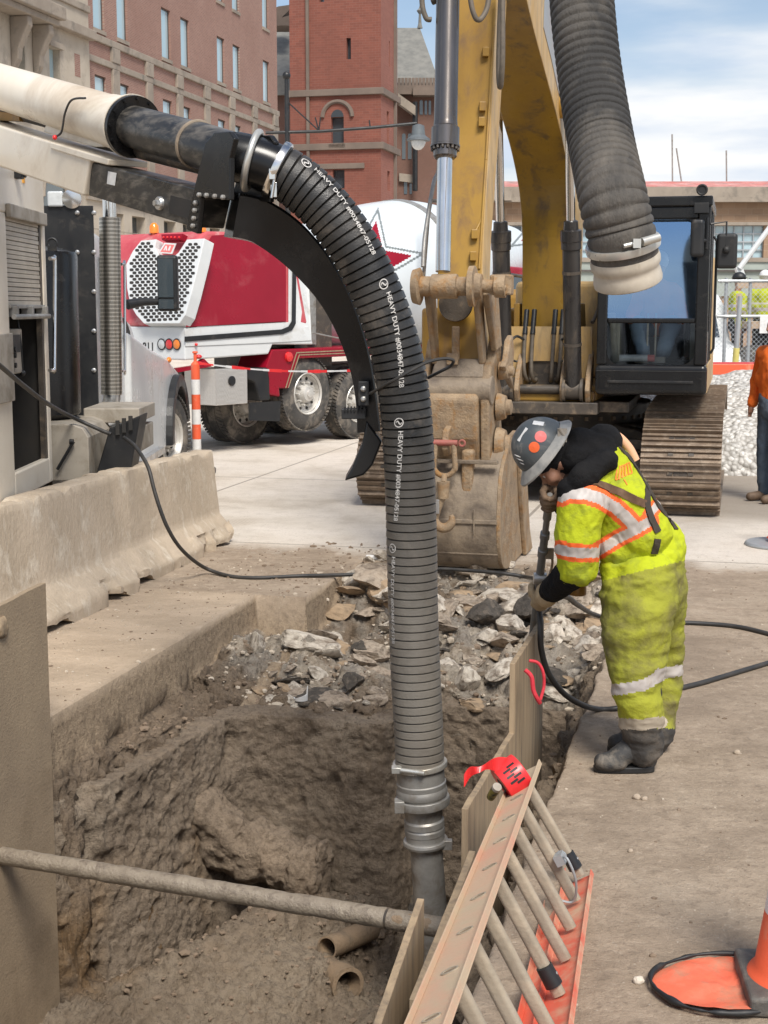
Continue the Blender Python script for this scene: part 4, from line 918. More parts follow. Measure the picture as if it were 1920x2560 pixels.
mb.build('roller_shutter', 'shutter', vt, bevel=.002)
mb = MB(); sb(sy0, sy1 + .03, zs - .03, zs + .06, XS, XS + .035); mb.build('shutter_hood', 'greybox', vt, bevel=.008)
mb = MB(); sb(sy1 - .055, sy1, zsill, zs - .03, XS - .05, XS - .01); mb.build('shutter_rail', 'darksteel', vt)
mb = MB(); sb(sy0, sy1 - .02, zo - .02, zo + .005, XS - .03, XS + .01); mb.cyl((XS + .03, sy0, zo - .075), (XS + .03, sy1, zo - .075), .018)
for f in (.08, .5, .92): mb.box((XS, sy0 + (sy1 - sy0) * f, zo - .04), (.08, .05, .07))
mb.build('shutter_handle_bar', 'steel', vt, bevel=.004)
# control box
q0 = X_(22, 712); q1 = X_(66, 805)
mb = MB(); mb.box((XS - .16, (q0.y + q1.y) / 2, (q0.z + q1.z) / 2), (.22, q1.y - q0.y, q0.z - q1.z)); cb = mb.build('control_box', 'greybox', vt, bevel=.01)
mb = MB(); zc = q0.z - .10; mb.box((XS - .045, (q0.y * .55 + q1.y * .45), zc), (.012, (q1.y - q0.y) * .7, .12)); mb.build('screen', 'blackmatte', cb)
mb = MB()
for i, (fy, fz) in enumerate(((.2, .45), (.5, .45), (.5, .58), (.35, .72), (.2, .8), (.5, .8), (.35, .88))):
    mb.cyl((XS - .05, q0.y + (q1.y - q0.y) * fy, q0.z + (q1.z - q0.z) * fz), (XS - .03, q0.y + (q1.y - q0.y) * fy, q0.z + (q1.z - q0.z) * fz), .018, seg=12)
mb.build('knobs', 'blackmatte', cb)
mb = MB(); r1 = X_(62, 700); mb.box((XS - .2, r1.y, r1.z - .02), (.08, .09, .09)); mb.build('junction_box', 'greybox', vt, bevel=.006)
mb = MB(); mb.tube(spline([X_(60, 668) + Vector((-.08, 0, 0)), X_(60, 740) + Vector((-.05, 0, 0)), X_(64, 800) + Vector((-.05, 0, 0))], 6), .008, 8); mb.ell(X_(64, 806) + Vector((-.05, 0, 0)), .022)
mb.build('hanging_lead', 'blackmatte', vt, smooth=True)
mb = MB()
for k in range(3):
    y_ = sy0 + .2 + k * .12; mb.tube(spline([(XS - .3, y_, zo - .9 + k * .05), (XS - .2, y_ + .08, zo - 1.15), (XS - .25, y_ + .25, zo - 1.2)], 6), .014, 8)
mb.box((XS - .35, sy0 + .35, zo - .78), (.15, .35, .05)); mb.build('valve_manifold', 'greybox', vt, smooth=False)
mb = MB(); sb(yL, sy0 - .04, X_(5, 870).z, X_(5, 720).z, XS, XS + .03); mb.build('side_marker_strip', 'greybox', vt, bevel=.006)
mb = MB(); p = X_(34, 378); mb.box(p + Vector((.02, 0, 0)), (.05, .09, .05)); mb.cyl(p + Vector((.05, 0, 0)), p + Vector((.07, 0, 0)), .018); mb.build('side_camera', 'blackmatte', vt, bevel=.004)
mb = MB(); p = X_(47, 372); mb.box(p + Vector((.004, .03, 0)), (.006, .05, .14)); mb.build('warning_sticker', mat('warning_orange', (0.8, 0.38, 0.03), (0.75, 0.33, 0.02), 9, .5), vt)
# black panel + tank + stack
YP = 12.3
def pf(x0, y0, x1, y1, Y): a = P(x0, y0, Y); b = P(x1, y1, Y); return a, b
a, b = pf(100, 444, 213, 905, YP)
mb = MB(); mb.box(((a.x + b.x) / 2 - .25, YP + .02, (a.z + b.z) / 2), (b.x - a.x + .5, .03, a.z - b.z)); pn = mb.build('black_screen_panel', 'blackmatte', vt, bevel=.004)
mb = MB()
for x in (167, 203):
    for y in (460, 545, 630, 715, 800): 
        if x == 167 and y > 600: continue
        q = P(x, y, YP); mb.lathe((q.x, YP + .01, q.z), (0, -1, 0), [(0, .02), (.015, .02), (.025, .008)], 12)
mb.build('panel_bolts', 'alu', pn)
q = P(168, 545, 11.3); q2 = P(172, 905, 11.3); cx = q.x - .42
mb = MB(); mb.lathe((cx, 11.3, q2.z), UZ, [(0, .34), (.05, .40), (q.z - q2.z - .03, .41), (q.z - q2.z, .40), (q.z - q2.z + .04, .25), (q.z - q2.z + .06, .05)], 48); mb.build('black_tank', 'black', vt, auto=35)
mb = MB(); mb.torus((cx + .28, 11.05, q.z + .06), (0, 1, 0), .035, .009); mb.box((cx + .28, 11.05, q.z + .02), (.07, .02, .04)); mb.build('lifting_eye', 'blackmatte', vt)
p0 = P(237, 470, 12.6); p1 = P(241, 852, 12.6)
mb = MB(); n = 0
M['perf'], nt_, b_ = newmat('perforated_heat_shield')
tcn = nt_.nodes.new('ShaderNodeTexCoord'); s_ = nt_.nodes.new('ShaderNodeSeparateXYZ'); nt_.links.new(tcn.outputs['Object'], s_.inputs[0])
# holes laid out around the cylinder axis
sx = _math(nt_, 'SUBTRACT', s_.outputs[0], p0.x + 3.7); syy = _math(nt_, 'SUBTRACT', s_.outputs[1], 12.6 - 12.0)
an = _math(nt_, 'ARCTAN2', sx, syy); cmb = nt_.nodes.new('ShaderNodeCombineXYZ'); nt_.links.new(_math(nt_, 'MULTIPLY', an, 5.6), cmb.inputs[0]); nt_.links.new(_math(nt_, 'MULTIPLY', s_.outputs[2], 22), cmb.inputs[1])
brk = nt_.nodes.new('ShaderNodeTexBrick'); brk.inputs['Scale'].default_value = 1; brk.inputs['Brick Width'].default_value = .55; brk.inputs['Row Height'].default_value = .75; brk.inputs['Mortar Size'].default_value = .13; brk.inputs['Mortar Smooth'].default_value = .1
nt_.links.new(cmb.outputs[0], brk.inputs[0])
nt_.links.new(_mixc(nt_, brk.outputs['Fac'], (0.02, 0.018, 0.015), (0.58, 0.54, 0.47)), b_.inputs['Base Color']); nt_.links.new(brk.outputs['Fac'], b_.inputs['Metallic']); b_.inputs['Roughness'].default_value = .35
mb.cyl(p1, p0, .092, seg=40); st = mb.build('heat_shield', 'perf', vt, auto=40)
mb = MB(); mb.cyl(p0 - Vector((0, 0, .1)), p0 + Vector((0, 0, .75)), .058, seg=32); mb.build('exhaust_pipe', 'chrome', vt, smooth=True)
mb = MB(); mb.tube(spline([p1 + Vector((0, 0, .05)), p1 + Vector((0, 0, -.05)), p1 + Vector((-.05, 0, -.14)), p1 + Vector((-.16, 0, -.2)), p1 + Vector((-.26, 0, -.27))], 6), .075, 24)
mb.build('exhaust_elbow', 'alu', vt, smooth=True)
mb = MB(); mb.cyl(p1 + Vector((-.2, -.06, -.2)), p1 + Vector((-.27, -.06, -.42)), .07, seg=24); mb.torus(p1 + Vector((-.22, -.06, -.24)), (.3, 0, 1), .072, .012); mb.build('exhaust_joint', 'steel', vt, smooth=True)
# grab handles
def grab(x0, y0, x1, y1, X, bulge, r=.014):
    a = PX(x0, y0, X); b = PX(x1, y1, X); o = Vector((0, bulge, 0))
    mb = MB(); mb.tube(spline([a - o * 1.2, a - o * .3 , a + Vector((0, 0, -.05)), b + Vector((0, 0, .05)), b - o * .3, b - o * 1.2], 7), r, 12); mb.build('grab_handle', 'chrome', vt, smooth=True)
grab(118, 560, 118, 798, XS + .12, .12); grab(269, 572, 270, 800, XS + .1, .14, .013)
# round spot mirror and square lamp on top of the panel
q = P(155, 430, YP); mb = MB(); mb.lathe((q.x, q.y, q.z), (.15, -1, 0), [(-.07, .03), (-.05, .06), (0, .082), (.012, .080), (.02, .02)], 32); mb.cyl((q.x - .18, YP, q.z - .01), (q.x, YP + .03, q.z), .012); mb.build('spot_mirror', 'chrome', vt, auto=40)
q = P(120, 430, YP); mb = MB(); mb.box(q, (.13, .05, .13)); mb.build('work_lamp', 'clearlens', vt, bevel=.015)
# battery box / steps
a, b = P(105, 912, 10.9), P(205, 1032, 10.9)
mb = MB(); x0 = P(60, 970, 10.9).x
prof = [(x0, a.z), (b.x - .12, a.z), (b.x - .04, a.z - .03), (b.x, a.z - .10), (b.x, b.z), (x0, b.z)]
mb.prism([(x, 10.7, z) for x, z in prof], (0, .9, 0)); mb.build('step_box', 'greybox', vt, fixn=True, bevel=.008)
mb = MB(); q = P(152, 965, 10.68); mb.cyl(q + Vector((.03, -.02, .04)), q + Vector((-.1, -.02, -.17)), .012); mb.cyl(q + Vector((.03, -.02, .04)), q + Vector((.0, -.02, .04)), .02); mb.build('strut', 'blackmatte', vt)
mb = MB(); a = P(175, 912, 11.4); b = P(305, 884, 11.6)
mb.box(((a.x + b.x) / 2, 11.9, (a.z + b.z) / 2 + .0), (b.x - a.x, .8, .12)); mb.box((b.x - .12, 11.9, a.z - .16), (.22, .7, .2)); mb.build('cab_steps', 'greybox', vt, bevel=.01)
# wheel chock holder with slots, tilted
a = P(236, 905, 10.9); mb = MB()
pts = [P(213, 940, 10.9), P(228, 912, 10.9), P(300, 900, 10.9), P(297, 935, 10.9), P(280, 1010, 10.9), P(213, 1032, 10.9)]
pts = [P(236, 926, 10.9), P(303, 897, 10.9), P(298, 930, 10.9), P(281, 1022, 10.9), P(200, 1050, 10.9)]
mb.prism(pts, (0, .35, 0)); ck = mb.build('chock_holder', 'blackmatte', vt, fixn=True, bevel=.01)
mb = MB()
for k in range(3):
    q = P(254 + k * 14, 921 - k * 5, 10.88); mb.box(q + Vector((0, .0, -.01)), (.03, .02, .11))
mb.build('holder_slots', 'interior', ck)
mb = MB(); q = P(268, 985, 10.885); mb.box((q.x, q.y, q.z + .0), (.2, .006, .3)); 
# chassis
mb = MB(); mb.box((-3.7, 12.5, .72), (1.0, 11.5, .26)); mb.box((-2.75, 11.6, .62), (.35, 1.3, .3)); mb.box((-3.7, 16.3, .55), (2.0, .2, .2)); mb.build('chassis_frame', 'darksteel', vt, bevel=.01)
mb = MB(); mb.cyl((-2.75, 12.7, .62), (-2.75, 13.9, .62), .3, seg=28); mb.build('fuel_tank', 'alu', vt, auto=40)
# cab (mostly hidden behind the panel) and hood
zc = X_(262, 690).z
cabp = [(12.45, .95), (14.05, .95), (14.10, 1.85), (13.55, 2.65), (12.45, 2.75)]
mb = MB(); mb.prism([(XS - .08, y, z) for y, z in cabp], (-2.2, 0, 0)); mb.build('cab_body', 'white2', vt, fixn=True, bevel=.05, bseg=3)
mb = MB(); mb.prism([(XS - .075, y, z) for y, z in [(12.9, 1.75), (14.0, 1.75), (13.55, 2.5), (12.9, 2.5)]], (.012, 0, 0)); mb.build('door_window', 'windark', vt, fixn=True)
mb = MB(); mb.box((XS - .07, 13.4, 1.35), (.012, .95, .6)); mb.build('door_panel', 'white2', vt, bevel=.004)
hood = [X_(258, 660), X_(272, 664), X_(292, 672), X_(316, 700), X_(324, 725), X_(330, 752), X_(366, 772), X_(392, 806)]
hood = [(p.y, p.z) for p in hood]
yf = hood[-1][0] + .35
wc = X_(383, 945); WR = .53; wc = Vector((XS, wc.y, .53))
arch = []
for i in range(11):
    a_ = math.radians(-5 + 190 * i / 10); arch.append((wc.y + math.cos(a_) * .68, wc.z + math.sin(a_) * .66))
fz_ = X_(300, 742).z; prof = [(14.02, fz_ + .12), (14.5, fz_ + .05)] + hood[5:] + [(yf, hood[-1][1] - .15), (yf, .62)] + arch + [(wc.y - .78, .45), (14.02, .45)]
mb = MB(); mb.prism([(XS - .02, y, z) for y, z in prof], (-.42, 0, 0)); mb.build('front_fender', 'white2', vt, fixn=True, bevel=.05, bseg=4)
core = [(14.0, .9), (14.0, hood[1][1] + .03)] + hood[2:] + [(yf, hood[-1][1] - .15), (yf, .9)]
mb = MB(); mb.prism([(XS - .16, y, z + .012) for y, z in core], (-1.98, 0, 0)); mb.build('hood', 'white2', vt, fixn=True, bevel=.05, bseg=3)
# second fender on the far side
mb = MB(); mb.prism([(XS - 2.48, y, z) for y, z in prof], (.32, 0, 0)); mb.build('front_fender', 'white2', vt, fixn=True, bevel=.03, bseg=3)
mb = MB(); v = [X_(336, 0)] ; q0 = [X_(299, 686), X_(316, 704), X_(321, 735), X_(317, 756), X_(303, 738)]
mb.prism([(XS - .16, p.y, p.z) for p in [X_(291, 680), X_(305, 694), X_(312, 716), X_(314, 738), X_(300, 724)]], (.012, 0, 0)); mb.build('hood_side_vent', 'interior', vt, fixn=True)
mb = MB()
for i in range(9):
    a_ = math.radians(8 + 172 * i / 8); b_ = math.radians(8 + 172 * (i + 1) / 8) if i < 8 else a_
a1 = [(wc.y + math.cos(math.radians(t_)) * .76, wc.z + math.sin(math.radians(t_)) * .74) for t_ in range(12, 190, 9)]
a2 = [(wc.y + math.cos(math.radians(t_)) * .60, wc.z + math.sin(math.radians(t_)) * .60) for t_ in range(183, 5, -9)]
mb.prism([(XS - .16, y, z) for y, z in a1 + a2], (.22, 0, 0)); mb.build('rubber_arch_flare', 'blackmatte', vt, fixn=True, bevel=.012)
mb = MB(); mb.ell(X_(366, 778) + Vector((-.02, .1, .0)), (.03, .06, .035)); mb.build('marker_lamp', 'amber', vt, smooth=True)
mb = MB(); a = X_(305, 965); mb.box((XS - .08, 14.9, .50), (.26, 1.5, .07)); mb.build('running_board', 'alu', vt)
# wheels
M['rimalu'] = mat('polished_wheel_disc', (0.66, 0.64, 0.60), (0.52, 0.50, 0.46), 6, .4, metal=.25, dirt=(.35, .31, .26), dscale=8, damt=.25)
def wheel(parent, c, ax, R, w, rimr=.29, rimmat='rimalu', face=1, dual=False, name='wheel'):
    ax = Vector(ax).normalized(); c = Vector(c)
    mb = MB(); mb.lathe(c, ax, [(-w / 2, R * .62), (-w / 2, R * .82), (-w / 2 + .03, R * .93), (-w / 2 + .05, R * .985), (-w * .2, R), (-w * .19, R * .975), (-w * .17, R * .975), (-w * .16, R), (w * .16, R), (w * .17, R * .975), (w * .19, R * .975), (w * .2, R), (w / 2 - .05, R * .985), (w / 2 - .03, R * .93), (w / 2, R * .82), (w / 2, R * .62), (w / 2 - .03, R * .5)], 56, cap=False)
    u = UZ; v = ax.cross(u)
    for k in range(64):
        a = 2 * math.pi * k / 64; d = u * math.cos(a) + v * math.sin(a); tt = ax.cross(d)
        for sgn in (-1, 1):
            mb.box(c + d * (R - .003) + ax * (sgn * w * .35) + tt * (.01 * sgn), (w * .22, .03, .022), (ax + tt * .25 * sgn, tt, d))
    ty = mb.build(name, 'rubber', parent, auto=35)
    mb = MB(); f = w / 2
    mb.lathe(c, ax, [(-f + .02, rimr), (f - .01, rimr * 1.03), (f + .0, rimr), (f - .02, rimr * .93), (f - .10, rimr * .86), (f - .11, rimr * .5), (f - .04, rimr * .42), (f + .01, rimr * .36), (f + .02, rimr * .2), (f + .035, rimr * .18), (f + .04, .01)], 40)
    mh = mb
    for k in range(10):
        mb.mi = 0; a = 2 * math.pi * (k + .5) / 10; d = u * math.cos(a) + v * math.sin(a)
        mb.cyl(c + d * rimr * .56 + ax * (f - .10), c + d * rimr * .56 + ax * (f - .03), .016, seg=8)
        mb.mi = 1; mh.lathe(c + d * rimr * .75 + ax * (f - .104), ax, [(0, .028), (.006, .026)], 10)
    mb.build('rim', [rimmat, 'interior'], ty, auto=35)
    return ty
wheel(vt, (XS - .19, wc.y - .04, .53), (.95, -.31, 0), .53, .3)
wheel(vt, (XS - 2.3, wc.y, .53), (-1, 0, 0), .53, .3)
for y_ in (7.3, 8.7):
    wheel(vt, (XS - .35, y_, .53), (1, 0, 0), .53, .3); wheel(vt, (XS - 2.1, y_, .53), (-1, 0, 0), .53, .3)
# door mirror on its arm
q0 = P(363, 612, 14.0)
mb = MB(); mb.box(q0, (.20, .12, .54)); mr = mb.build('door_mirror', 'blackmatte', vt, bevel=.03, bseg=3)
mb = MB(); mb.box(q0 + Vector((-.012, -.064, .05)), (.145, .012, .37)); mb.box(q0 + Vector((-.012, -.064, -.2)), (.145, .012, .09)); mb.build('mirror_glass', 'windark', mr)
mb = MB(); mb.tube([P(275, 658, 13.8), P(310, 652, 13.9), P(350, 652, 14.0)], [.05, .04, .03], 12); mb.build('mirror_arm', 'blackmatte', vt, smooth=True)
# ---- boom
B0_ = P(-420, 66, 10.6); B1_ = P(285, 273, 7.72); B2_ = P(505, 338, 6.95); bd = (B2_ - B1_).normalized()
Bl = P(-420, 66, 10.6)
def bp(x, y, Yref=None):
    """point on the vertical plane that holds the boom axis"""
    nrm = Vector((bd.y, -bd.x, 0)); return PN(x, y, B1_, nrm)
C0 = bp(-300, 95); Cx = bp(285, 273)
mb = MB(); mb.tube([C0, bp(0, 187), bp(262, 267)], .135, 40); mb.tube([bp(245, 262), bp(283, 273)], [.142, .146], 40); bt = mb.build('boom_tube', 'white', vt, smooth=False, auto=40)
mb = MB(); axb = (Cx - bp(0, 187)).normalized(); mb.lathe(Cx, axb, [(0, .162), (.03, .162), (.03, .112)], 40)
for k in range(12):
    a_ = 2 * math.pi * k / 12; u = (UZ - axb * UZ.dot(axb)).normalized(); v = axb.cross(u); mb.cyl(Cx + (u * math.cos(a_) + v * math.sin(a_)) * .146 - axb * .01, Cx + (u * math.cos(a_) + v * math.sin(a_)) * .146 + axb * .045, .008, seg=8)
mb.build('boom_flange', 'black', vt, auto=40)
mb = MB(); mb.lathe(Cx - axb * .012, axb, [(0, .166), (.012, .166), (.012, .13)], 40); mb.build('flange_collar', 'white', vt, auto=40)
e2 = bp(425, 312); e3 = bp(500, 336)
mb = MB(); mb.cyl(Cx, e2, .110, seg=40); mb.build('telescoping_tube', 'blackdirty', vt, auto=40)
mb = MB(); mb.cyl(e2, e3, .112, seg=40); mb.build('outer_tube_end', 'blackdirty', vt, auto=40)
mb = MB(); mb.torus(e2, axb, .11, .012, 40, 8); mb.build('weld_ring', 'muddysteel', vt, smooth=True)
# flat shield and cable under the tube
mb = MB(); mb.prism([bp(100, 285), bp(112, 250), bp(165, 258), bp(238, 268), bp(262, 318), bp(210, 318), bp(145, 300)], Vector((bd.y, -bd.x, 0)) * .02 ); mb.build('hose_guard', 'white', vt, fixn=True, bevel=.006)
mb = MB(); nrm = Vector((bd.y, -bd.x, 0)); of = nrm * .17
mb.tube(spline([bp(178, 300) + of, bp(192, 290) + of, bp(200, 250) + of, bp(215, 222) + of, bp(245, 218) + of], 7), .006, 8); mb.build('cable', 'cable', vt, smooth=True)
mb = MB(); mb.ell(bp(181, 302) + nrm * .18, .014); mb.build('red_lamp', 'redlens', vt, smooth=True)
mb = MB(); mb.tube([bp(-40, 225) - nrm * .05, bp(100, 262) - nrm * .05, bp(190, 300) - nrm * .05, bp(480, 372) - nrm * .05], .045, 12); mb.build('cable_chain', 'darksteel', vt, smooth=True)
mb = MB(); mb.prism([bp(-40, 235), bp(40, 247), bp(42, 262), bp(-40, 258)], -nrm * .1); mb.build('yellow_bracket', 'yellow', vt, fixn=True)
mb = MB(); w_ = .22
outer = [bp(-260, 190), bp(278, 350), bp(276, 360), bp(235, 348), bp(217, 424), bp(-260, 268)]
outer = [bp(-260, 182), bp(235, 337), bp(217, 425), bp(-260, 262)]
mb.prism([p + nrm * (w_ / 2) for p in outer], -nrm * w_); mb.build('boom_lower_arm', 'white', vt, fixn=True, bevel=.012, bseg=3)
mb = MB(); mb.prism([p + nrm * (w_ / 2 + .012) for p in [bp(150, 310), bp(278, 347), bp(276, 360), bp(228, 348), bp(150, 324)]], -nrm * (w_ + .024)); mb.build('arm_top_plate', 'white', vt, fixn=True, bevel=.006)
mb = MB(); inner = [bp(228, 352), bp(470, 412), bp(452, 493), bp(222, 424)]
mb.prism([p + nrm * (w_ / 2 - .02) for p in inner], -nrm * (w_ - .04)); ia = mb.build('inner_arm', 'blackdirty', vt, fixn=True, bevel=.008)
mb = MB(); mb.lathe(bp(380, 441) + nrm * (w_ / 2 - .02), nrm, [(-.01, .034), (.015, .034), (.02, .03)], 24); mb.lathe(bp(380, 441) + nrm * (w_ / 2), nrm, [(-.01, .015), (.02, .015)], 6); mb.build('pin_bolt', 'alu', ia, auto=40)
mb = MB(); mb.prism([p + nrm * (w_ / 2 - .017) for p in [bp(403, 424), bp(451, 436), bp(446, 476), bp(399, 462)]], nrm * .002); mb.build('dark_opening', 'interior', ia, fixn=True)
mb = MB(); mb.prism([p + nrm * (w_ / 2 - .017) for p in [bp(267, 372), bp(285, 376), bp(281, 403), bp(264, 399)]], nrm * .002); mb.build('white_sticker', 'stickerw', ia, fixn=True)
ep = [bp(488, 318), bp(500, 294), bp(530, 286), bp(560, 300), bp(541, 340), bp(544, 432), bp(520, 434), bp(478, 430), bp(471, 506), bp(449, 498), bp(458, 440)]
ep = [bp(492, 312), bp(512, 290), bp(545, 288), bp(556, 304), bp(546, 345), bp(545, 435), bp(482, 428), bp(474, 507), bp(449, 498), bp(462, 430)]
mb = MB(); mb.prism([p + nrm * .13 for p in ep], -nrm * .03); mb.prism([p - nrm * .10 for p in ep], -nrm * .03); pl = mb.build('end_plate', 'black', vt, fixn=True, bevel=.006)
mb = MB()
for x, y in ((481, 424), (497, 425), (515, 427), (533, 429), (473, 441), (471, 457), (469, 474), (467, 490)):
    q = bp(x, y) + nrm * .13; mb.lathe(q, nrm, [(0, .012), (.012, .012), (.018, .006)], 10)
mb.build('plate_bolts', 'steel', pl)
# curved support guide under the hose
gp = [(500, 468), (560, 482), (620, 520), (672, 572), (718, 636), (754, 712), (778, 790), (790, 860), (796, 930)]
Yg = [7.02, 7.06, 7.1, 7.12, 7.14, 7.16, 7.18, 7.18, 7.18]
gc = spline([P(x, y, Y + .03) for (x, y), Y in zip(gp, Yg)], 8)
hw = spline([Vector((h, 0, 0)) for h in (.098, .10, .098, .088, .072, .06, .052, .05, .055)], 8)
mb = MB(); vs = []; n = len(gc); k = 8
for i, p in enumerate(gc):
    T_ = (gc[min(i + 1, n - 1)] - gc[max(i - 1, 0)]).normalized(); U_ = Vector((T_.z, 0, -T_.x)).normalized()
    if U_.z < 0 and i < n // 2 or U_.x < 0: U_ = -U_
    V_ = T_.cross(U_).normalized(); h = hw[i].x; wd = .13 - .03 * i / n
    if V_.y > 0: V_ = -V_
    for (fu, fv) in ((1, 1), (1.12, .92), (1.12, .72), (.8, .62), (.8, -.62), (1.12, -.72), (1, -1), (-1, -.9), (-1, .9)):
        vs.append(p + U_ * (h * fu) + V_ * (wd * fv))
k = 9
mb.add(vs, [(i * k + j, (i + 1) * k + j, (i + 1) * k + (j + 1) % k, i * k + (j + 1) % k) for i in range(n - 1) for j in range(k)] + [tuple(range(k)), tuple(range(n * k - 1, (n - 1) * k - 1, -1))])
mb.build('curved_hose_guide', 'black', vt, fixn=True, auto=30)
mb = MB(); foot = [P(792, 905, 7.2), P(826, 950, 7.2), P(806, 1000, 7.2), P(786, 1022, 7.2), P(745, 1034, 7.2), P(762, 1005, 7.2), P(783, 955, 7.2)]
mb.prism([p + Vector((0, -.1, 0)) for p in foot], (0, .24, 0)); mb.build('guide_foot', 'black', vt, fixn=True, bevel=.01)
mb = MB(); mb.box(P(764, 893, 7.1), (.12, .1, .05)); 
for kx in range(7): mb.box(P(745 + kx * 7, 884, 7.05), (.008, .02, .03))
mb.box(P(785, 850, 7.02), (.05, .03, .12)); mb.build('sensor_bracket', 'blackmatte', vt, bevel=.004)
mb = MB()
for y in (840, 862): mb.lathe(P(785, y, 7.0), (0, -1, 0), [(0, .014), (.012, .014), (.018, .006)], 10)
mb.build('bracket_bolts', 'alu', vt)
t = tag(MB().tube(spline([P(800, 850, 6.98), P(850, 822, 6.78), P(915, 786, 6.78), P(955, 775, 6.8), P(978, 778, 6.82), P(974, 790, 6.86), P(950, 803, 6.9), P(925, 816, 7.0)], 8), .008, 8).build('tie_cable', 'cable', smooth=True), 'thin black cable looped around the suction hose and tied to its guide', 'cable')
# ------------------------------------------------------------------ excavator (faces the camera along -b)
EX = thing('excavator', 'large yellow tracked excavator with a black cab behind the trench, its bucket on the ground', 'excavator', AB(-1.98, 16.5, 0))
LA = -1.98
def E_(l, b, z): return AB(LA + l, b, z)
def U_(l, s, z): return E_(l - .035 * s, 14.97 - s, z)          # arm frame: s metres in front of the boom foot
def ebox(mb, l0, l1, b0, b1, z0, z1): return mb.abox(LA + l0, LA + l1, b0, b1, z0, z1)
# --- tracks
TZ = [(14.35, .06), (18.6, .06), (19.0, .16), (19.2, .45), (19.15, .72), (18.9, .95), (18.5, 1.03), (15.1, .98), (14.6, .90), (14.28, .72), (14.13, .45), (14.18, .2)]
def track(l0, l1, lab):
    loop = [Vector((b, z, 0)) for b, z in TZ]; loop.append(loop[0])
    sp_ = [Vector((x.x, x.y, 0)) for x in spline(loop, 6)]; pts, tot = resample(sp_, .2)
    n = int(tot / .19); pts, tot = resample(sp_, tot / n); pts = pts[:-1]; n = len(pts)
    cx = sum(p.x for p in pts) / n; cz = sum(p.y for p in pts) / n
    mb = MB(); ax = NA; cuts = mb
    w = l1 - l0; lm = LA + (l0 + l1) / 2
    for i, p in enumerate(pts):
        q = pts[(i + 1) % n]; m_ = (p + q) / 2; t2 = (q - p); ln_ = t2.length; t2.normalize()
        nr = Vector((t2.y, -t2.x, 0));
        if nr.dot(Vector((m_.x - cx, m_.y - cz, 0))) < 0: nr = -nr
        T3 = NB * t2.x + UZ * t2.y; N3 = NB * nr.x + UZ * nr.y; c = AB(lm, m_.x, m_.y)
        mb.box(c, (w, ln_ * .99, .025), (ax, T3, N3))
        for k_, hh in ((-.42, .042), (-.1, .026), (.24, .026)): mb.box(c + T3 * (ln_ * k_) + N3 * (.0125 + hh / 2 - .001), (w - .004, .017, hh), (ax, T3, N3))
        mb.mi = 1
        for sx in (-.10, .10):
            cuts.box(c + ax * sx + N3 * .02 + T3 * (ln_ * .08), (.05, .03, .02), (ax, T3, N3))
        if i % 2 == 0: cuts.box(c + N3 * .0140 + T3 * (ln_ * .06), (.13, .05, .004), (ax, T3, N3))
        mb.mi = 0
    tk = mb.build('crawler_track', ['track', 'darksteel'], EX)
    mb = MB(); inn = [(14.45, .2), (18.7, .2), (18.95, .5), (18.6, .88), (14.9, .86), (14.4, .5)]
    mb.prism([AB(LA + l0 + .14, b, z) for b, z in inn], NA * (w - .28)); mb.build('track_frame', 'darksteel', tk, fixn=True)
    mb = MB()
    for b_, z_, r_ in ((14.62, .48, .36), (18.75, .5, .38)): mb.lathe(AB(lm - .22, b_, z_), NA, [(0, .1), (.01, r_), (.43, r_), (.44, .1)], 32)
    for k_ in range(7): mb.lathe(AB(lm - .2, 15.2 + k_ * .52, .2), NA, [(0, .05), (.01, .12), (.39, .12), (.4, .05)], 20)
    mb.build('idler_wheels', 'track', tk, auto=35)
    return tk
track(1.06, 1.84, 'r'); track(-1.84, -1.06, 'l')
mb = MB(); ebox(mb, -1.1, 1.1, 15.6, 17.6, .42, .80); mb.prism([E_(.7, 15.3, .82), E_(1.2, 15.3, .70), E_(1.2, 15.3, .45), E_(.7, 15.3, .45)], NB * 2.4); mb.prism([E_(-.7, 15.3, .45), E_(-1.2, 15.3, .45), E_(-1.2, 15.3, .70), E_(-.7, 15.3, .82)], NB * 2.4); ebox(mb, -1.05, 1.05, 14.75, 15.0, .40, .55); ebox(mb, -1.05, 1.05, 14.9, 15.0, .58, .70)
mb.build('carbody', 'darksteel', EX, bevel=.02, fixn=True)
mb = MB(); mb.lathe(E_(0, 16.3, .76), UZ, [(0, .95), (.14, .95), (.145, 1.02), (.26, 1.02), (.27, .9), (.38, .9)], 60); tt = mb.build('slewing_ring', 'darksteel', EX, auto=30)
mb = MB()
for k_ in range(36):
    a_ = 2 * math.pi * k_ / 36; d = Vector((math.cos(a_), math.sin(a_), 0)); mb.box(E_(0, 16.3, .86) + d * .955, (.03, .04, .04), (d, UZ.cross(d), UZ))
mb.build('ring_bolts', 'track', tt)
# --- upper structure
mb = MB(); ebox(mb, -1.35, .56, 14.75, 18.9, 1.10, 1.26); ebox(mb, .56, 1.62, 16.3, 18.9, 1.10, 1.26); ebox(mb, -.62, .55, 14.62, 14.75, 1.10, 1.2); mb.build('deck_frame', 'yellow', EX, bevel=.015)
mb = MB(); ebox(mb, -.62, .60, 14.45, 14.75, .98, 1.10); ebox(mb, -.9, .9, 14.7, 16, .99, 1.1); mb.build('front_skirt', 'darksteel', EX, bevel=.01)
mb = MB(); ebox(mb, -1.35, -.55, 15.0, 18.7, 1.262, 2.05); mb.build('tank_housing', 'yellow', EX, bevel=.04, bseg=3)
mb = MB(); ebox(mb, -.54, 1.64, 16.3, 19.0, 1.262, 2.35); mb.build('engine_housing', 'yellowpale', EX, bevel=.06, bseg=3)
mb = MB(); ebox(mb, -1.30, 1.6, 19.01, 19.6, .98, 2.3); mb.build('counterweight', 'yellow', EX, bevel=.12, bseg=4)
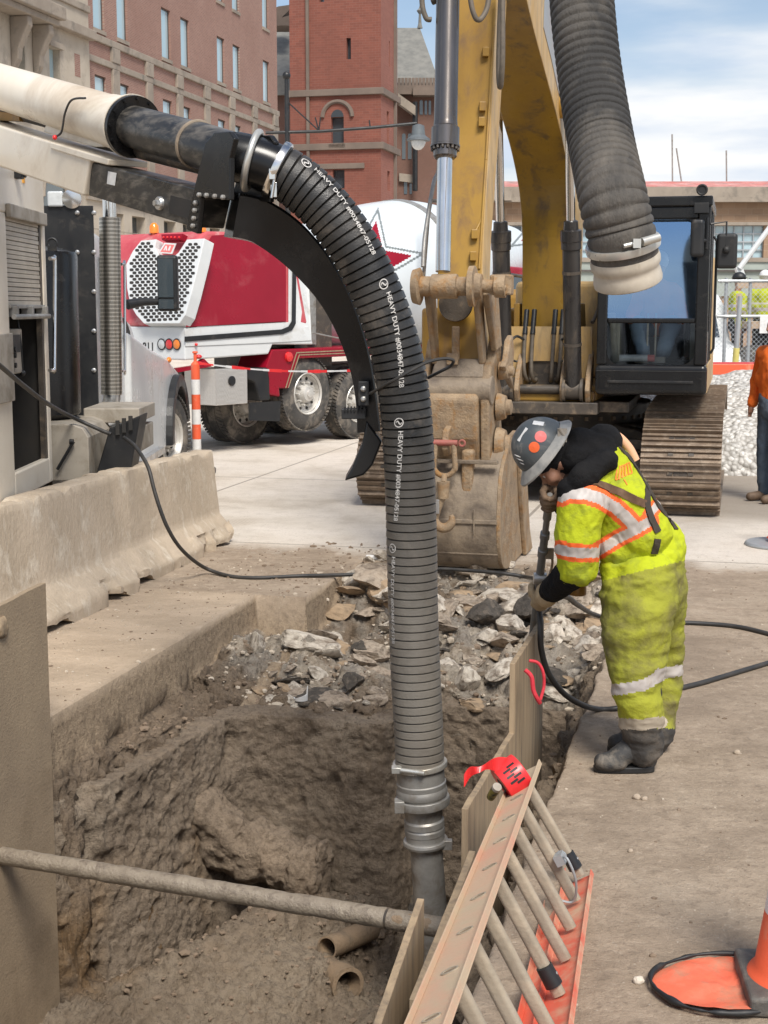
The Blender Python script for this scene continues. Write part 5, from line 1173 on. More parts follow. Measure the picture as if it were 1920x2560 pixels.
mb = MB(); ebox(mb, -1.2, -.7, 15.1, 15.9, 2.052, 2.26); mb.build('toolbox_step', 'darksteel', EX, bevel=.02)
mb = MB()
for k_ in range(5): mb.torus(E_(-.62, 15.6, 2.2), Vector((.2, 1, .1)), .10 - k_ * .012, .008, 24, 6)
mb.build('coiled_hose', 'steel', EX, smooth=True)
mb = MB(); mb.tube([E_(-.55, 15.2, 2.05), E_(-.55, 15.2, 2.42), E_(-.55, 17, 2.42), E_(-.55, 17, 2.05)], .02, 8); mb.build('guard_rail', 'darksteel', EX, smooth=True)
# boom foot bracket and the yellow plate with oval opening
mb = MB()
n = 24; 
fz0, fz1 = 1.12, 1.82
def plate_hole(mb, l0, l1, z0, z1, cl, cz, rx, rz, b, th):
    k = 40; outer = []; inner = []
    for i in range(k):
        a_ = 2 * math.pi * i / k; c_, s_ = math.cos(a_), math.sin(a_)
        t_ = 1e9
        if c_ > 1e-6: t_ = min(t_, (l1 - cl) / c_)
        if c_ < -1e-6: t_ = min(t_, (l0 - cl) / c_)
        if s_ > 1e-6: t_ = min(t_, (z1 - cz) / s_)
        if s_ < -1e-6: t_ = min(t_, (z0 - cz) / s_)
        outer.append((cl + c_ * t_, cz + s_ * t_))
        e_ = 4; rr = (abs(c_ / rx) ** e_ + abs(s_ / rz) ** e_) ** (-1 / e_); inner.append((cl + c_ * rr, cz + s_ * rr))
    vs = [E_(l, b, z) for l, z in outer] + [E_(l, b, z) for l, z in inner] + [E_(l, b + th, z) for l, z in outer] + [E_(l, b + th, z) for l, z in inner]
    fs = []
    for i in range(k):
        j = (i + 1) % k
        fs += [(i, j, k + j, k + i), (2 * k + j, 2 * k + i, 3 * k + i, 3 * k + j), (k + i, k + j, 3 * k + j, 3 * k + i), (j, i, 2 * k + i, 2 * k + j)]
    mb.add(vs, fs)
plate_hole(mb, -.50, .50, 1.2, 1.86, -.01, 1.35, .21, .155, 14.80, .05)
mb.build('boom_foot_plate', 'yellowpale', EX, fixn=True)
for l in (-.49, -.235, .235, .49):
    mb = MB(); mb.prism([E_(l - .025, 14.85, 1.10), E_(l - .025, 14.85, 1.62), E_(l - .025, 14.55, 1.38), E_(l - .025, 14.46, 1.22), E_(l - .025, 14.52, 1.1)], NA * .05)
    mb.build('cylinder_lug', 'yellowdirt', EX, fixn=True, bevel=.01)
for l in (-.32, .32):
    mb = MB(); mb.prism([E_(l - .03 , 15.0, 1.2), E_(l - .03, 15.0, 2.1), E_(l - .03, 15.45, 2.1), E_(l - .03, 15.9, 1.2)], NA * .06)
    mb.build('boom_foot_bracket', 'yellow', EX, fixn=True, bevel=.01)
mb = MB(); mb.cyl(E_(-.34, 14.62, 1.22), E_(.34, 14.62, 1.22), .05); ebox(mb, -.16, .14, 14.83, 15.2, 1.22, 1.5); mb.build('manifold_block', 'darksteel', EX)
mb = MB()
for k_, l in enumerate((-.19, -.11, .11, .19)):
    mb.tube(spline([U_(l, .10, 1.98), U_(l, .16, 1.85), U_(l, .22, 1.6), U_(l * .95, .25, 1.4), U_(l * .8, .18, 1.30), U_(l * .5, .05, 1.36), U_(l * .4, -.1, 1.38)], 7), .021, 10)
hy = mb.build('hydraulic_hoses', 'hydhose', EX, smooth=True)
mb = MB()
for l in (-.19, -.11, .11, .19): mb.cyl(U_(l, .09, 2.03), U_(l, .185, 1.78), .027, seg=12)
mb.build('hose_sleeves', 'blackmatte', hy, smooth=True)
mb = MB()
for s_ in (-1, 1): mb.tube(spline([U_(s_ * .19, .2, 1.72), U_(s_ * .26, .25, 1.76), U_(s_ * .31, .3, 1.72)], 5), .014, 8); mb.tube(spline([U_(s_ * .17, .24, 1.52), U_(s_ * .26, .25, 1.50), U_(s_ * .33, .3, 1.53)], 5), .011, 8)
mb.build('clip_lines', 'blackmatte', hy, smooth=True)
# --- boom: box section swept along its curve (underside / top side)
under = [(-.02, 1.80), (-.02, 2.35), (.03, 2.85), (.22, 3.22), (.62, 3.55), (1.15, 3.84), (1.8, 4.12), (2.5, 4.42), (3.1, 4.75), (3.55, 5.15)]
over = [(-.42, 1.82), (-.62, 2.35), (-.68, 2.95), (-.52, 3.55), (-.12, 4.05), (.42, 4.5), (1.1, 4.9), (1.9, 5.2), (2.7, 5.38), (3.5, 5.42)]
un = spline([Vector((s, 0, z)) for s, z in under], 6); ov = spline([Vector((s, 0, z)) for s, z in over], 6)
n = len(un); mb = MB()
hwid = .265
vs = []
for i in range(n):
    vs += [U_(-hwid, un[i].x, un[i].z), U_(hwid, un[i].x, un[i].z), U_(hwid, ov[i].x, ov[i].z), U_(-hwid, ov[i].x, ov[i].z)]
for i in range(n - 1):
    o = i * 4; mb.mi = 0; mb.add([], [])
    for j in range(4):
        a_, b_ = j, (j + 1) % 4
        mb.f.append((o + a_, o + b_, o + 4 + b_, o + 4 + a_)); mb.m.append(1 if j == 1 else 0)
mb.v = vs; mb.f += [(0, 3, 2, 1), (4 * n - 4, 4 * n - 3, 4 * n - 2, 4 * n - 1)]; mb.m += [0, 0]
M['yellowunder'] = mat('shaded_grimy_boom_underside', (0.27, 0.155, 0.018), (0.215, 0.12, 0.014), 2.5, 0.38, dirt=(0.085, 0.055, 0.03), dscale=2.6, damt=0.32, stretch=(2, 2, 1))  # base yellow darkened for the underside's shade, grime blotches on top
bo = mb.build('boom', ['yellowunder', 'yellowpale'], EX, fixn=False, bevel=.012)
mb = MB(); mb.prism([U_(.267, s, z) for s, z in ((.55, 3.75), (.95, 3.98), (1.55, 4.3), (2.0, 4.5), (1.95, 4.95), (1.3, 4.75), (.7, 4.35), (.45, 4.0))], (U_(1, 0, 0) - U_(0, 0, 0)) * .003)
M['bluedecal'] = mat('faded_blue_grey_decal', (0.30, 0.36, 0.40), (0.36, 0.33, 0.32), 1.5, .45)
mb.build('side_decal', 'bluedecal', bo, fixn=True)
mb = MB()
for l in (-.33, .33):
    for (s, z, r) in ((.95, 3.98, .13),): mb.lathe(U_(l - .09, s, z), U_(1, 0, 0) - U_(0, 0, 0), [(0, .06), (0.001, r), (.18, r), (.181, .06)], 24)
mb.build('rod_bosses', 'yellow', EX, auto=35)
mb = MB(); mb.tube(spline([U_(.30, 0.3, 4.1), U_(.31, .9, 4.75), U_(.31, 1.8, 5.05), U_(.3, 2.6, 5.2)], 7), .022, 8); mb.tube(spline([U_(.36, 0.6, 4.5), U_(.36, 1.1, 4.95), U_(.34, 1.8, 5.25)], 7), .022, 8); mb.build('boom_hose_lines', 'blackmatte', EX, smooth=True)
# boom cylinders
def ram(name, p0, pj, p1, R, r, barrelmat='cylblack', lab=None):
    """barrel p0->pj, rod pj->p1"""
    p0, pj, p1 = Vector(p0), Vector(pj), Vector(p1); d = (p1 - p0).normalized(); L_ = (pj - p0).length
    mb = MB(); mb.lathe(p0, d, [(0, R * .9), (.02, R), (L_ - .22, R), (L_ - .21, R * 1.13), (L_ - .14, R * 1.13), (L_ - .13, R * 1.2), (L_ - .03, R * 1.2), (L_ - .02, R * .85), (L_ + .06, R * .8), (L_ + .07, R * .6)], 36)
    b_ = mb.build(name, barrelmat, EX, auto=30)
    mb = MB(); mb.cyl(pj, p1, r, seg=28); mb.build('piston_rod', 'chrome', b_, smooth=False, auto=40)
    mb = MB()
    for f in (.28, .72): mb.lathe(p0 + d * (L_ * f), d, [(0, R * 1.02), (.001, R * 1.06), (.03, R * 1.06), (.031, R * 1.02)], 30)
    mb.build('barrel_bands', 'steel' if barrelmat != 'cylblack' else 'darksteel', b_, auto=30)
    return b_
for sgn in (-1, 1):
    l = sgn * .355
    pb = U_(l, .42, 1.22); pt = U_(sgn * .345, .95, 3.98); pj = pb.lerp(pt, .585)
    ram('boom_cylinder', pb, pj, pt, .088, .045)
    mb = MB(); ax = (U_(1, 0, 0) - U_(0, 0, 0)); mb.lathe(pb - ax * .105, ax, [(0, .05), (.001, .125), (.03, .125), (.031, .1), (.18, .1), (.181, .125), (.21, .125), (.211, .05)], 28); mb.build('cylinder_foot', 'darksteel', EX, auto=30)
# --- stick
sk = [(4.05, 1.62), (3.93, 2.2), (3.62, 3.4), (3.35, 4.6), (3.2, 5.6)]
def fs(z):   # front face s of the stick at height z
    for (s0, z0), (s1, z1) in zip(sk, sk[1:]):
        if z <= z1: return s0 + (s1 - s0) * (z - z0) / (z1 - z0)
    return sk[-1][0]
mb = MB(); vs = []
zz = [1.62, 1.9, 2.2, 2.6, 3.0, 3.4, 4.0, 4.6, 5.6]
for z in zz:
    f = fs(z); dp = .30 + .12 * min(1, (z - 1.62) / 2.2); hw_ = .18; lo = -.045 * min(1, (z - 1.62) / 1.0)
    vs += [U_(-hw_ + lo, f, z), U_(hw_ + lo, f, z), U_(hw_ + lo - .01, f - dp, z), U_(-hw_ + lo, f - dp, z)]
for i in range(len(zz) - 1):
    o = i * 4
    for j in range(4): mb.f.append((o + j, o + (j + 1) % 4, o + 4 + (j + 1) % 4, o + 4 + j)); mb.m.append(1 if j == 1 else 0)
mb.v = vs; k = len(zz) * 4; mb.f += [(3, 2, 1, 0), (k - 4, k - 3, k - 2, k - 1)]; mb.m += [0, 0]
sto = mb.build('stick', ['yellow', 'yellowpale'], EX, bevel=.014, fixn=True)
# raised welded flanges, brackets and line on the stick's front
mb = MB()
for s_ in (-1, 1):
    for (z0, z1) in ((2.35, 3.2), (3.2, 4.4)):
        a_ = U_(s_ * .165 - .045, fs(z0) + .005, z0); b_ = U_(s_ * .165 - .045, fs(z1) + .005, z1); mb.tube([a_, b_], .012, 6)
mb.tube(spline([U_(.12, fs(3.0) + .005, 3.0), U_(.11, fs(2.8) + .005, 2.75), U_(.05, fs(2.6) + .02, 2.6)], 4), .012, 6)
for z in (2.45, 2.62, 3.5, 3.62, 4.05): mb.box(U_(.07, fs(z) + .03, z), (.05, .06, .07))
mb.build('welded_brackets', 'yellow', sto, bevel=.004)
mb = MB(); mb.tube(spline([U_(-.23, 4.28, 2.36), U_(-.235, 4.2, 2.6), U_(-.22, 4.0, 3.0), U_(-.19, 3.95, 3.15), U_(-.21, 3.9, 3.7), U_(-.21, 3.85, 4.2)], 7), .017, 10); mb.build('steel_line', 'steel', sto, smooth=True)
mb = MB(); mb.tube(spline([U_(.22, 3.6, 5.2), U_(.25, 3.75, 4.4), U_(.26, 3.78, 3.95), U_(.23, 3.7, 3.75), U_(.2, 3.62, 3.95), U_(.19, 3.5, 4.6)], 8), .022, 10)
mb.tube(spline([U_(.06, 3.95, 5.0), U_(.06, 4.05, 4.45), U_(.10, 4.05, 4.22), U_(.15, 4.0, 4.22), U_(.19, 3.95, 4.4), U_(.2, 3.9, 5.0)], 8), .02, 10)
mb.tube(spline([U_(-.28, 4.1, 5.0), U_(-.29, 4.12, 4.4), U_(-.26, 4.12, 4.22), U_(-.22, 4.1, 4.2)], 8), .02, 10)
mb.build('stick_hoses', 'hydhose', sto, smooth=True)
# bucket cylinder, rod end down at the link
pl_ = U_(-.035, 4.45, 2.26)
pt_ = U_(-.115, 3.98, 4.9); pjt = pl_.lerp(pt_, .40)
d = (pt_ - pl_).normalized()
mb = MB(); L0 = (pt_ - pl_).length
mb.lathe(pl_, d, [(L0 * .34, .075), (L0 * .345, .088), (L0 * .37, .088), (L0 * .371, .112), (L0 * .376, .112), (L0 * .378, .106), (L0 * .425, .106), (L0 * .43, .092), (L0 * .44, .09), (L0 * .445, .088), (L0 + .6, .088)], 40)
M['barrelsteel'] = mat('polished_cylinder_barrel', (0.20, 0.18, 0.165), (0.10, 0.09, 0.085), 2, 0.22, metal=.8, dirt=(0.2, 0.15, 0.1), dscale=4, damt=.2, stretch=(3, 3, .3))
bc = mb.build('bucket_cylinder', 'barrelsteel', EX, auto=30)
mb = MB()
for k_ in range(16):
    a_ = 2 * math.pi * k_ / 16; u = (NA - d * NA.dot(d)).normalized(); v = d.cross(u); mb.cyl(pl_ + d * (L0 * .362) + (u * math.cos(a_) + v * math.sin(a_)) * .098, pl_ + d * (L0 * .376) + (u * math.cos(a_) + v * math.sin(a_)) * .098, .012, seg=6)
mb.lathe(pl_ + d * (L0 * .80), d, [(0, .09), (.001, .1), (.05, .1), (.051, .09)], 30); mb.cyl(U_(-.235, 4.02, 4.35), U_(-.06, 4.05, 4.4), .03)
mb.build('gland_bolts', 'darksteel', bc)
mb = MB(); mb.cyl(pl_ + d * .06, pl_ + d * (L0 * .35), .056, seg=36); mb.build('piston_rod', 'chrome', bc, auto=40)
# link pin, side links
ax = (U_(1, 0, 0) - U_(0, 0, 0)).normalized()
mb = MB(); c = U_(-.02, 4.45, 2.21)
mb.lathe(c - ax * .24, ax, [(0, .03), (.001, .125), (.05, .14), (.06, .12), (.061, .075), (.14, .075), (.145, .09), (.16, .092), (.32, .092), (.335, .09), (.34, .07), (.42, .07), (.421, .12), (.43, .15), (.47, .15), (.475, .1), (.52, .09), (.53, .05), (.62, .05), (.621, .085), (.70, .085), (.701, .02)], 32)
mb.build('link_pin', 'yellowdirt', EX, auto=35)
mb = MB(); mb.box(U_(.40, 4.4, 2.22), (.16, .14, .15), (ax, NB, UZ)); mb.cyl(U_(.42, 4.5, 2.20), U_(.42, 4.44, 2.20), .03, seg=12); mb.build('pin_keeper', 'yellowdirt', EX, bevel=.012)
mb = MB()
mb.prism([U_(-.20, 4.42, 2.22), U_(-.20, 4.32, 2.05), U_(-.2, 4.12, 1.62), U_(-.2, 4.0, 1.62), U_(-.2, 4.15, 2.2)], ax * .04)
mb.prism([U_(.17, 4.42, 2.22), U_(.17, 4.32, 2.05), U_(.17, 4.12, 1.62), U_(.17, 4.0, 1.62), U_(.17, 4.15, 2.2)], ax * .04)
mb.prism([U_(.24, 4.35, 2.15), U_(.24, 4.0, 1.72), U_(.24, 3.8, 1.75), U_(.24, 4.0, 2.25)], ax * .05)
mb.build('side_links', 'yellowdirt', EX, fixn=True, bevel=.012)
mb = MB(); mb.lathe(U_(-.02, 4.06, 2.08), ax.cross(UZ), [(-.02, .11), (.03, .135), (.05, .13), (.051, .085), (-.02, .08)], 32)
mb.build('grease_boss', 'darksteel', EX, auto=40)
mb = MB(); mb.lathe(U_(-.02, 4.075, 2.08), -NB, [(0, .13), (.03, .125), (.035, .085), (.036, .06)], 32); mb.build('pin_eye', 'darksteel', EX, auto=40)
mb = MB(); mb.box(U_(-.01, 4.12, 1.78), (.06, .03, .26), (ax, NB, UZ)); mb.box(U_(-.03, 4.14, 1.66), (.09, .04, .09), (ax, NB, UZ)); mb.build('wear_strip', 'yellowdirt', EX, bevel=.01)
mb = MB(); ebox2 = [U_(-.17, 4.1, 1.66), U_(.2, 4.1, 1.66), U_(.22, 4.16, 1.52), U_(-.2, 4.16, 1.52)]
mb.prism(ebox2, NB * .3); mb.lathe(U_(-.26, 4.1, 1.42), ax, [(0, .06), (.001, .115), (.54, .115), (.541, .06)], 28); mb.build('stick_nose', 'muddysteel', EX, fixn=True, auto=35, bevel=.01)
# --- quick coupler
mb = MB()
prof = [(4.15, 1.46), (4.25, 1.36), (4.22, 1.05), (4.1, .82), (3.7, .8), (3.5, 1.05), (3.55, 1.3), (3.75, 1.42)]
mb.prism([U_(-.21, s, z) for s, z in prof], ax * .40)
cp = mb.build('quick_coupler', 'yellowdirt', EX, fixn=True, bevel=.03, bseg=3)
earp = [(4.18, 1.18), (4.2, 1.45), (4.12, 1.60), (3.98, 1.66), (3.9, 1.80), (3.78, 1.84), (3.72, 1.70), (3.78, 1.50), (3.68, 1.40), (3.72, 1.25), (3.8, 1.10), (3.9, .92), (4.15, .85)]
mb = MB(); mb.prism([U_(.20, s, z) for s, z in earp], ax * .07); mb.prism([U_(-.29, s, z) for s, z in earp], ax * .07)
mb.prism([U_(.30, s - .12, z - .0) for s, z in earp[2:9]], ax * .05)
mb.build('coupler_ears', 'yellowdirt', EX, fixn=True, bevel=.014)
mb = MB()
for (l, s, z, r) in ((.30, 3.92, 1.28, .09), (.30, 3.92, .98, .12), (.3, 3.85, 1.56, .06)): mb.lathe(U_(l, s, z), ax, [(-.02, r * 1.2), (.0, r * 1.2), (.05, r), (.055, r * .7), (.09, r * .65), (.1, r * .3)], 24)
mb.build('coupler_pins', 'yellowdirt', EX, auto=35)
mb = MB(); mb.prism([U_(-.06, 4.2, 1.16), U_(-.06, 4.34, 1.12), U_(-.06, 4.36, .98), U_(-.06, 4.3, .92), U_(-.06, 4.15, .95)], ax * .05); mb.build('lifting_lug', 'yellowdirt', EX, fixn=True, bevel=.01)
mb = MB(); mb.box(U_(.12, 4.22, .80), (.09, .12, .34), (ax, NB, UZ)); mb.build('coupler_stop', 'yellowdirt', EX, bevel=.02)
# --- bucket: shell swept across its width, teeth pointing back towards the machine
bprof = [(4.02, .95), (4.22, .80), (4.30, .55), (4.30, .28), (4.20, .08), (4.02, .01), (3.72, .005), (3.30, .03), (3.22, .035)]
bp_ = [(p.x, p.z) for p in spline([Vector((s, 0, z)) for s, z in bprof], 6)]
inner = []
for i, (s, z) in enumerate(bp_):
    a_ = bp_[max(0, i - 1)]; c_ = bp_[min(len(bp_) - 1, i + 1)]; t_ = Vector((c_[0] - a_[0], c_[1] - a_[1])).normalized(); inner.append((s + t_.y * .035, z - t_.x * .035 * 1.0))
hwb = .36
mb = MB(); vs = []; n = len(bp_)
for l in (-hwb, hwb):
    vs += [U_(l, s, z) for s, z in bp_] + [U_(l, s, z) for s, z in inner]
fs_ = []
for i in range(n - 1):
    fs_ += [(i, i + 1, 2 * n + i + 1, 2 * n + i), (n + i + 1, n + i, 3 * n + i, 3 * n + i + 1), (i + 1, i, n + i, n + i + 1), (2 * n + i, 2 * n + i + 1, 3 * n + i + 1, 3 * n + i)]
fs_ += [(0, 2 * n, 3 * n, n), (n - 1, 2 * n - 1, 4 * n - 1, 3 * n - 1)]
mb.add(vs, fs_); bk = mb.build('bucket_shell', 'muddysteel', EX, fixn=True, auto=35)
mb = MB(); sidep = bp_ + [(3.18, .25), (3.3, .55), (3.45, .95), (3.7, 1.08), (3.95, 1.05)]
for l in (-hwb - .03, hwb):
    mb = MB(); mb.prism([U_(l, s, z) for s, z in sidep], ax * .03)
    mb.build('bucket_side_plate', 'yellowdirt', EX, fixn=True, bevel=.006)
for l in (-hwb - .065, hwb + .03):
    mb = MB(); mb.prism([U_(l, s, z) for s, z in [(3.05, .02), (3.35, .01), (3.55, .45), (3.72, 1.0), (3.56, 1.06), (3.34, .62), (3.2, .22)]], ax * .035)
    mb.build('side_cutter', 'yellowdirt', bk, fixn=True, bevel=.008)
mb = MB()
for k_ in range(4):
    l = -.30 + k_ * .2; q = [U_(l - .05, 3.3, .0), U_(l - .05, 3.3, .08), U_(l - .05, 3.0, .045), U_(l - .05, 2.92, .01)]; mb.prism(q, ax * .10)
mb.build('bucket_teeth', 'yellowdirt', bk, fixn=True, bevel=.008)
mb = MB()
for (s, z) in ((4.315, .42), (4.25, .17), (4.12, .045)): mb.box(U_(0, s, z), (.73, .022, .035), (ax, NB, UZ))
mb.box(U_(0, 4.27, .88), (.72, .06, .03), (ax, NB, UZ)); mb.box(U_(.19, 4.33, .42), (.012, .012, .2), (ax, NB, UZ))
mb.build('wear_bands', 'muddysteel', bk, bevel=.006)
mb = MB(); mb.prism([U_(-.24, 4.05, .9), U_(-.24, 4.1, 1.05), U_(-.24, 3.6, 1.3), U_(-.24, 3.5, 1.0)], ax * .05); mb.prism([U_(.19, 4.05, .9), U_(.19, 4.1, 1.05), U_(.19, 3.6, 1.3), U_(.19, 3.5, 1.0)], ax * .05); mb.build('bucket_ears', 'yellowdirt', bk, fixn=True, bevel=.01)
# --- cab
l0, l1 = .58, 1.66; bf = 14.42; z0, z1 = 1.19, 3.13; bb = 16.2
CB = MB()
def cbox(a0, a1, b0, b1, zz0, zz1): return ebox(CB, a0, a1, b0, b1, zz0, zz1)
pw = .10
cbox(l0, l0 + pw, bf, bf + .12, z0 + .3, z1 - .1); cbox(l1 - pw - .02, l1, bf, bf + .12, z0 + .3, z1 - .1)
cbox(l0 + pw, l1 - pw - .02, bf, bf + .12, z1 - .22, z1 - .1)
cbox(l0 - .015, l1 + .015, bf - .02, bb, z1 - .1, z1)
cbox(l0 + pw, l1 - pw - .02, bf + .02, bf + .07, 1.90, 1.95)
cbox(l1 - .06, l1, bf + 1.0, bf + 1.1, z0 + .3, z1 - .1); cbox(l1 - .06, l1, bb - .12, bb, z0 + .3, z1 - .1); cbox(l0, l0 + .06, bb - .12, bb, z0 + .3, z1 - .1)
cbox(l0, l0 + .03, bf + .12, bb - .12, z0 + .3, z0 + .9); cbox(l1 - .04, l1 - .01, bf + .12, bf + 1.0, z0 + .3, z0 + .62)
cbox(l0 + .06, l1 - .06, bb - .05, bb, z0 + .3, z1 - .1)
cab = CB.build('cab_frame', 'black', EX, bevel=.02, bseg=3)
mb = MB(); ebox(mb, l0 - .01, l1 + .01, bf - .03, bb, z0, z0 + .30); cs = mb.build('cab_sill', 'black', EX, bevel=.05, bseg=4)
mb = MB(); ebox(mb, l0 + .12, l1 - .12, bf - .045, bf - .028, z0 + .12, z0 + .145); ebox(mb, l0 + .0, l1 - .0, bf - .034, bf - .028, z0 + .235, z0 + .242); mb.build('sill_ridge', 'blackmatte', cs, bevel=.004)
mb = MB(); ebox(mb, l1 - .005, l1 + .012, bf + .12, bb + 1.3, z0 + .02, z0 + .30); ebox(mb, l1 - .005, l1 + .012, bb, bb + 1.3, z0 + .3, 2.60); mb.build('side_panel', 'yellowpale', EX, bevel=.01)
# corner gussets give the lower pane its rounded corners
mb = MB()
for (cl, cz, sl, sz) in ((l0 + pw, z0 + .3, 1, 1), (l1 - pw - .02, z0 + .3, -1, 1), (l0 + pw, z1 - .22, 1, -1), (l1 - pw - .02, z1 - .22, -1, -1)):
    r = .13; pts = [E_(cl, bf + .03, cz)] + [E_(cl + sl * (r - r * math.sin(t_)), bf + .03, cz + sz * (r - r * math.cos(t_))) for t_ in [i * math.pi / 16 for i in range(9)]]
    mb.prism(pts, NB * .04)
mb.build('pane_corners', 'black', cab, fixn=True)
M['cabglass'], nt_, b_ = newmat('cab_glass')
b_.inputs['Base Color'].default_value = (.85, .92, .95, 1); b_.inputs['Roughness'].default_value = .02; b_.inputs['Transmission Weight'].default_value = 1.0; b_.inputs['IOR'].default_value = 1.0; b_.inputs['Specular IOR Level'].default_value = 0
gl = nt_.nodes.new('ShaderNodeBsdfGlossy'); gl.inputs[0].default_value = (.75, .85, 1, 1); gl.inputs[1].default_value = .03
tr = nt_.nodes.new('ShaderNodeBsdfTransparent'); tr.inputs[0].default_value = (.72, .78, .8, 1)
mx = nt_.nodes.new('ShaderNodeMixShader'); fr = nt_.nodes.new('ShaderNodeFresnel'); fr.inputs[0].default_value = 1.5
nt_.links.new(_math(nt_, 'MULTIPLY', fr.outputs[0], 1.0, True), mx.inputs[0]); nt_.links.new(tr.outputs[0], mx.inputs[1]); nt_.links.new(gl.outputs[0], mx.inputs[2])
nt_.links.new(mx.outputs[0], nt_.nodes['Material Output'].inputs['Surface'])
M['cabglass2'], nt2, b2 = newmat('cab_screen_glass_reflective')
gl = nt2.nodes.new('ShaderNodeBsdfGlossy'); gl.inputs[0].default_value = (.38, .58, .86, 1); gl.inputs[1].default_value = .03  # blue tint paints a bluer sky into the reflection
tr = nt2.nodes.new('ShaderNodeBsdfTransparent'); tr.inputs[0].default_value = (.5, .56, .6, 1)
mx = nt2.nodes.new('ShaderNodeMixShader'); mx.inputs[0].default_value = .52
nt2.links.new(tr.outputs[0], mx.inputs[1]); nt2.links.new(gl.outputs[0], mx.inputs[2]); nt2.links.new(mx.outputs[0], nt2.nodes['Material Output'].inputs['Surface'])
# upper screen leans back at the top so it mirrors the sky
mb = MB(); mb.quad(E_(l0 + .1, bf + .035, 1.95), E_(l1 - .12, bf + .035, 1.95), E_(l1 - .12, bf + .11, z1 - .22), E_(l0 + .1, bf + .11, z1 - .22)); mb.build('upper_windscreen', 'cabglass2', cab)
mb = MB(); mb.quad(E_(l0 + .1, bf + .045, z0 + .3), E_(l1 - .12, bf + .045, z0 + .3), E_(l1 - .12, bf + .045, 1.90), E_(l0 + .1, bf + .045, 1.90)); mb.build('lower_windscreen', 'cabglass', cab)
mb = MB(); mb.quad(E_(l1 - .02, bf + .12, z0 + .62), E_(l1 - .02, bf + 1.0, z0 + .62), E_(l1 - .02, bf + 1.0, z1 - .1), E_(l1 - .02, bf + .12, z1 - .1)); mb.quad(E_(l0 + .02, bf + .12, z0 + .9), E_(l0 + .02, bb - .12, z0 + .9), E_(l0 + .02, bb - .12, z1 - .1), E_(l0 + .02, bf + .12, z1 - .1)); mb.build('side_windows', 'cabglass', cab)
mb = MB(); ebox(mb, .85, 1.4, 15.1, 15.7, 1.5, 1.75); ebox(mb, .85, 1.4, 15.6, 15.75, 1.75, 2.5); mb.build('operator_seat', 'interior', EX, bevel=.05)
mb = MB(); ebox(mb, .66, .78, 14.8, 15.5, 1.5, 1.95); mb.tube([E_(.74, 14.75, 1.5), E_(.70, 14.7, 2.0)], .04, 8); ebox(mb, 1.48, 1.58, 14.9, 15.6, 1.5, 1.9)
mb.tube([E_(1.06, 14.75, 1.5), E_(1.06, 14.8, 2.0)], .012, 6); mb.tube([E_(1.14, 14.75, 1.5), E_(1.14, 14.8, 2.0)], .012, 6); ebox(mb, .95, 1.08, 14.6, 14.75, 1.5, 1.56); ebox(mb, 1.12, 1.25, 14.6, 14.75, 1.5, 1.56)
mb.build('cab_controls', 'greybox', EX, bevel=.015)
mb = MB(); mb.cyl(E_(.80, 14.56, 1.55), E_(1.08, 14.56, 1.55), .035); mb.build('paper_tube', 'stickerw', EX, auto=40)
mb = MB(); mb.cyl(E_(1.081, 14.56, 1.55), E_(1.15, 14.56, 1.55), .036); mb.build('tube_cap', 'stickerr', EX, auto=40)
mb = MB(); ebox(mb, l1 - .16, l1 - .02, bf - .06, bf - .02, z1 - .17, z1 - .07); mb.cyl(E_(l1 - .09, bf - .08, z1 + .05), E_(l1 - .09, bf - .02, z1 + .05), .05); mb.torus(E_(l1 - .09, bf - .08, z1 + .05), NB, .045, .012); mb.build('roof_lamp', 'blackmatte', cab, bevel=.004)
def mirror(lm, bm_, zm, w, h):
    mb = MB(); mb.box(E_(lm, bm_, zm), (w, .07, h), (ax, NB, UZ)); mo = mb.build('wing_mirror', 'blackmatte', EX, bevel=.045, bseg=4)
    return mo
m1 = mirror(l1 - .12, bf - .12, 2.72, .13, .36)
mb = MB(); mb.tube([E_(l1 - .12, bf - .1, 2.70), E_(l1 - .03, bf - .02, 2.70)], .018, 8); mb.tube([E_(l1 - .03, bf - .03, 2.62), E_(l1 - .03, bf - .03, 2.92)], .014, 8); mb.build('mirror_arm', 'blackmatte', m1, smooth=True)
m2 = mirror(l1 + .16, bf + .05, 2.60, .20, .34)
mb = MB(); mb.tube([E_(l1 - .0, bf - .0, 2.86), E_(l1 + .15, bf + .03, 2.88), E_(l1 + .155, bf + .02, 2.6)], .010, 8); mb.ell(E_(l1 + .155, bf + .0, 2.61), .035); mb.build('mirror_arm', 'blackmatte', m2, smooth=True)
mb = MB(); mb.tube([E_(l1 + .03, bf + .2, 1.6), E_(l1 + .06, bf + .2, 1.65), E_(l1 + .06, bf + .2, 2.7), E_(l1 + .03, bf + .2, 2.75)], .013, 8); mb.build('door_handrail', 'blackmatte', EX, smooth=True)
mb = MB(); mb.tube(spline([U_(.5, -.3, 2.5), U_(.52, -.2, 2.1), U_(.48, .0, 1.9)], 5), .02, 8); mb.build('side_hose', 'hydhose', EX, smooth=True)
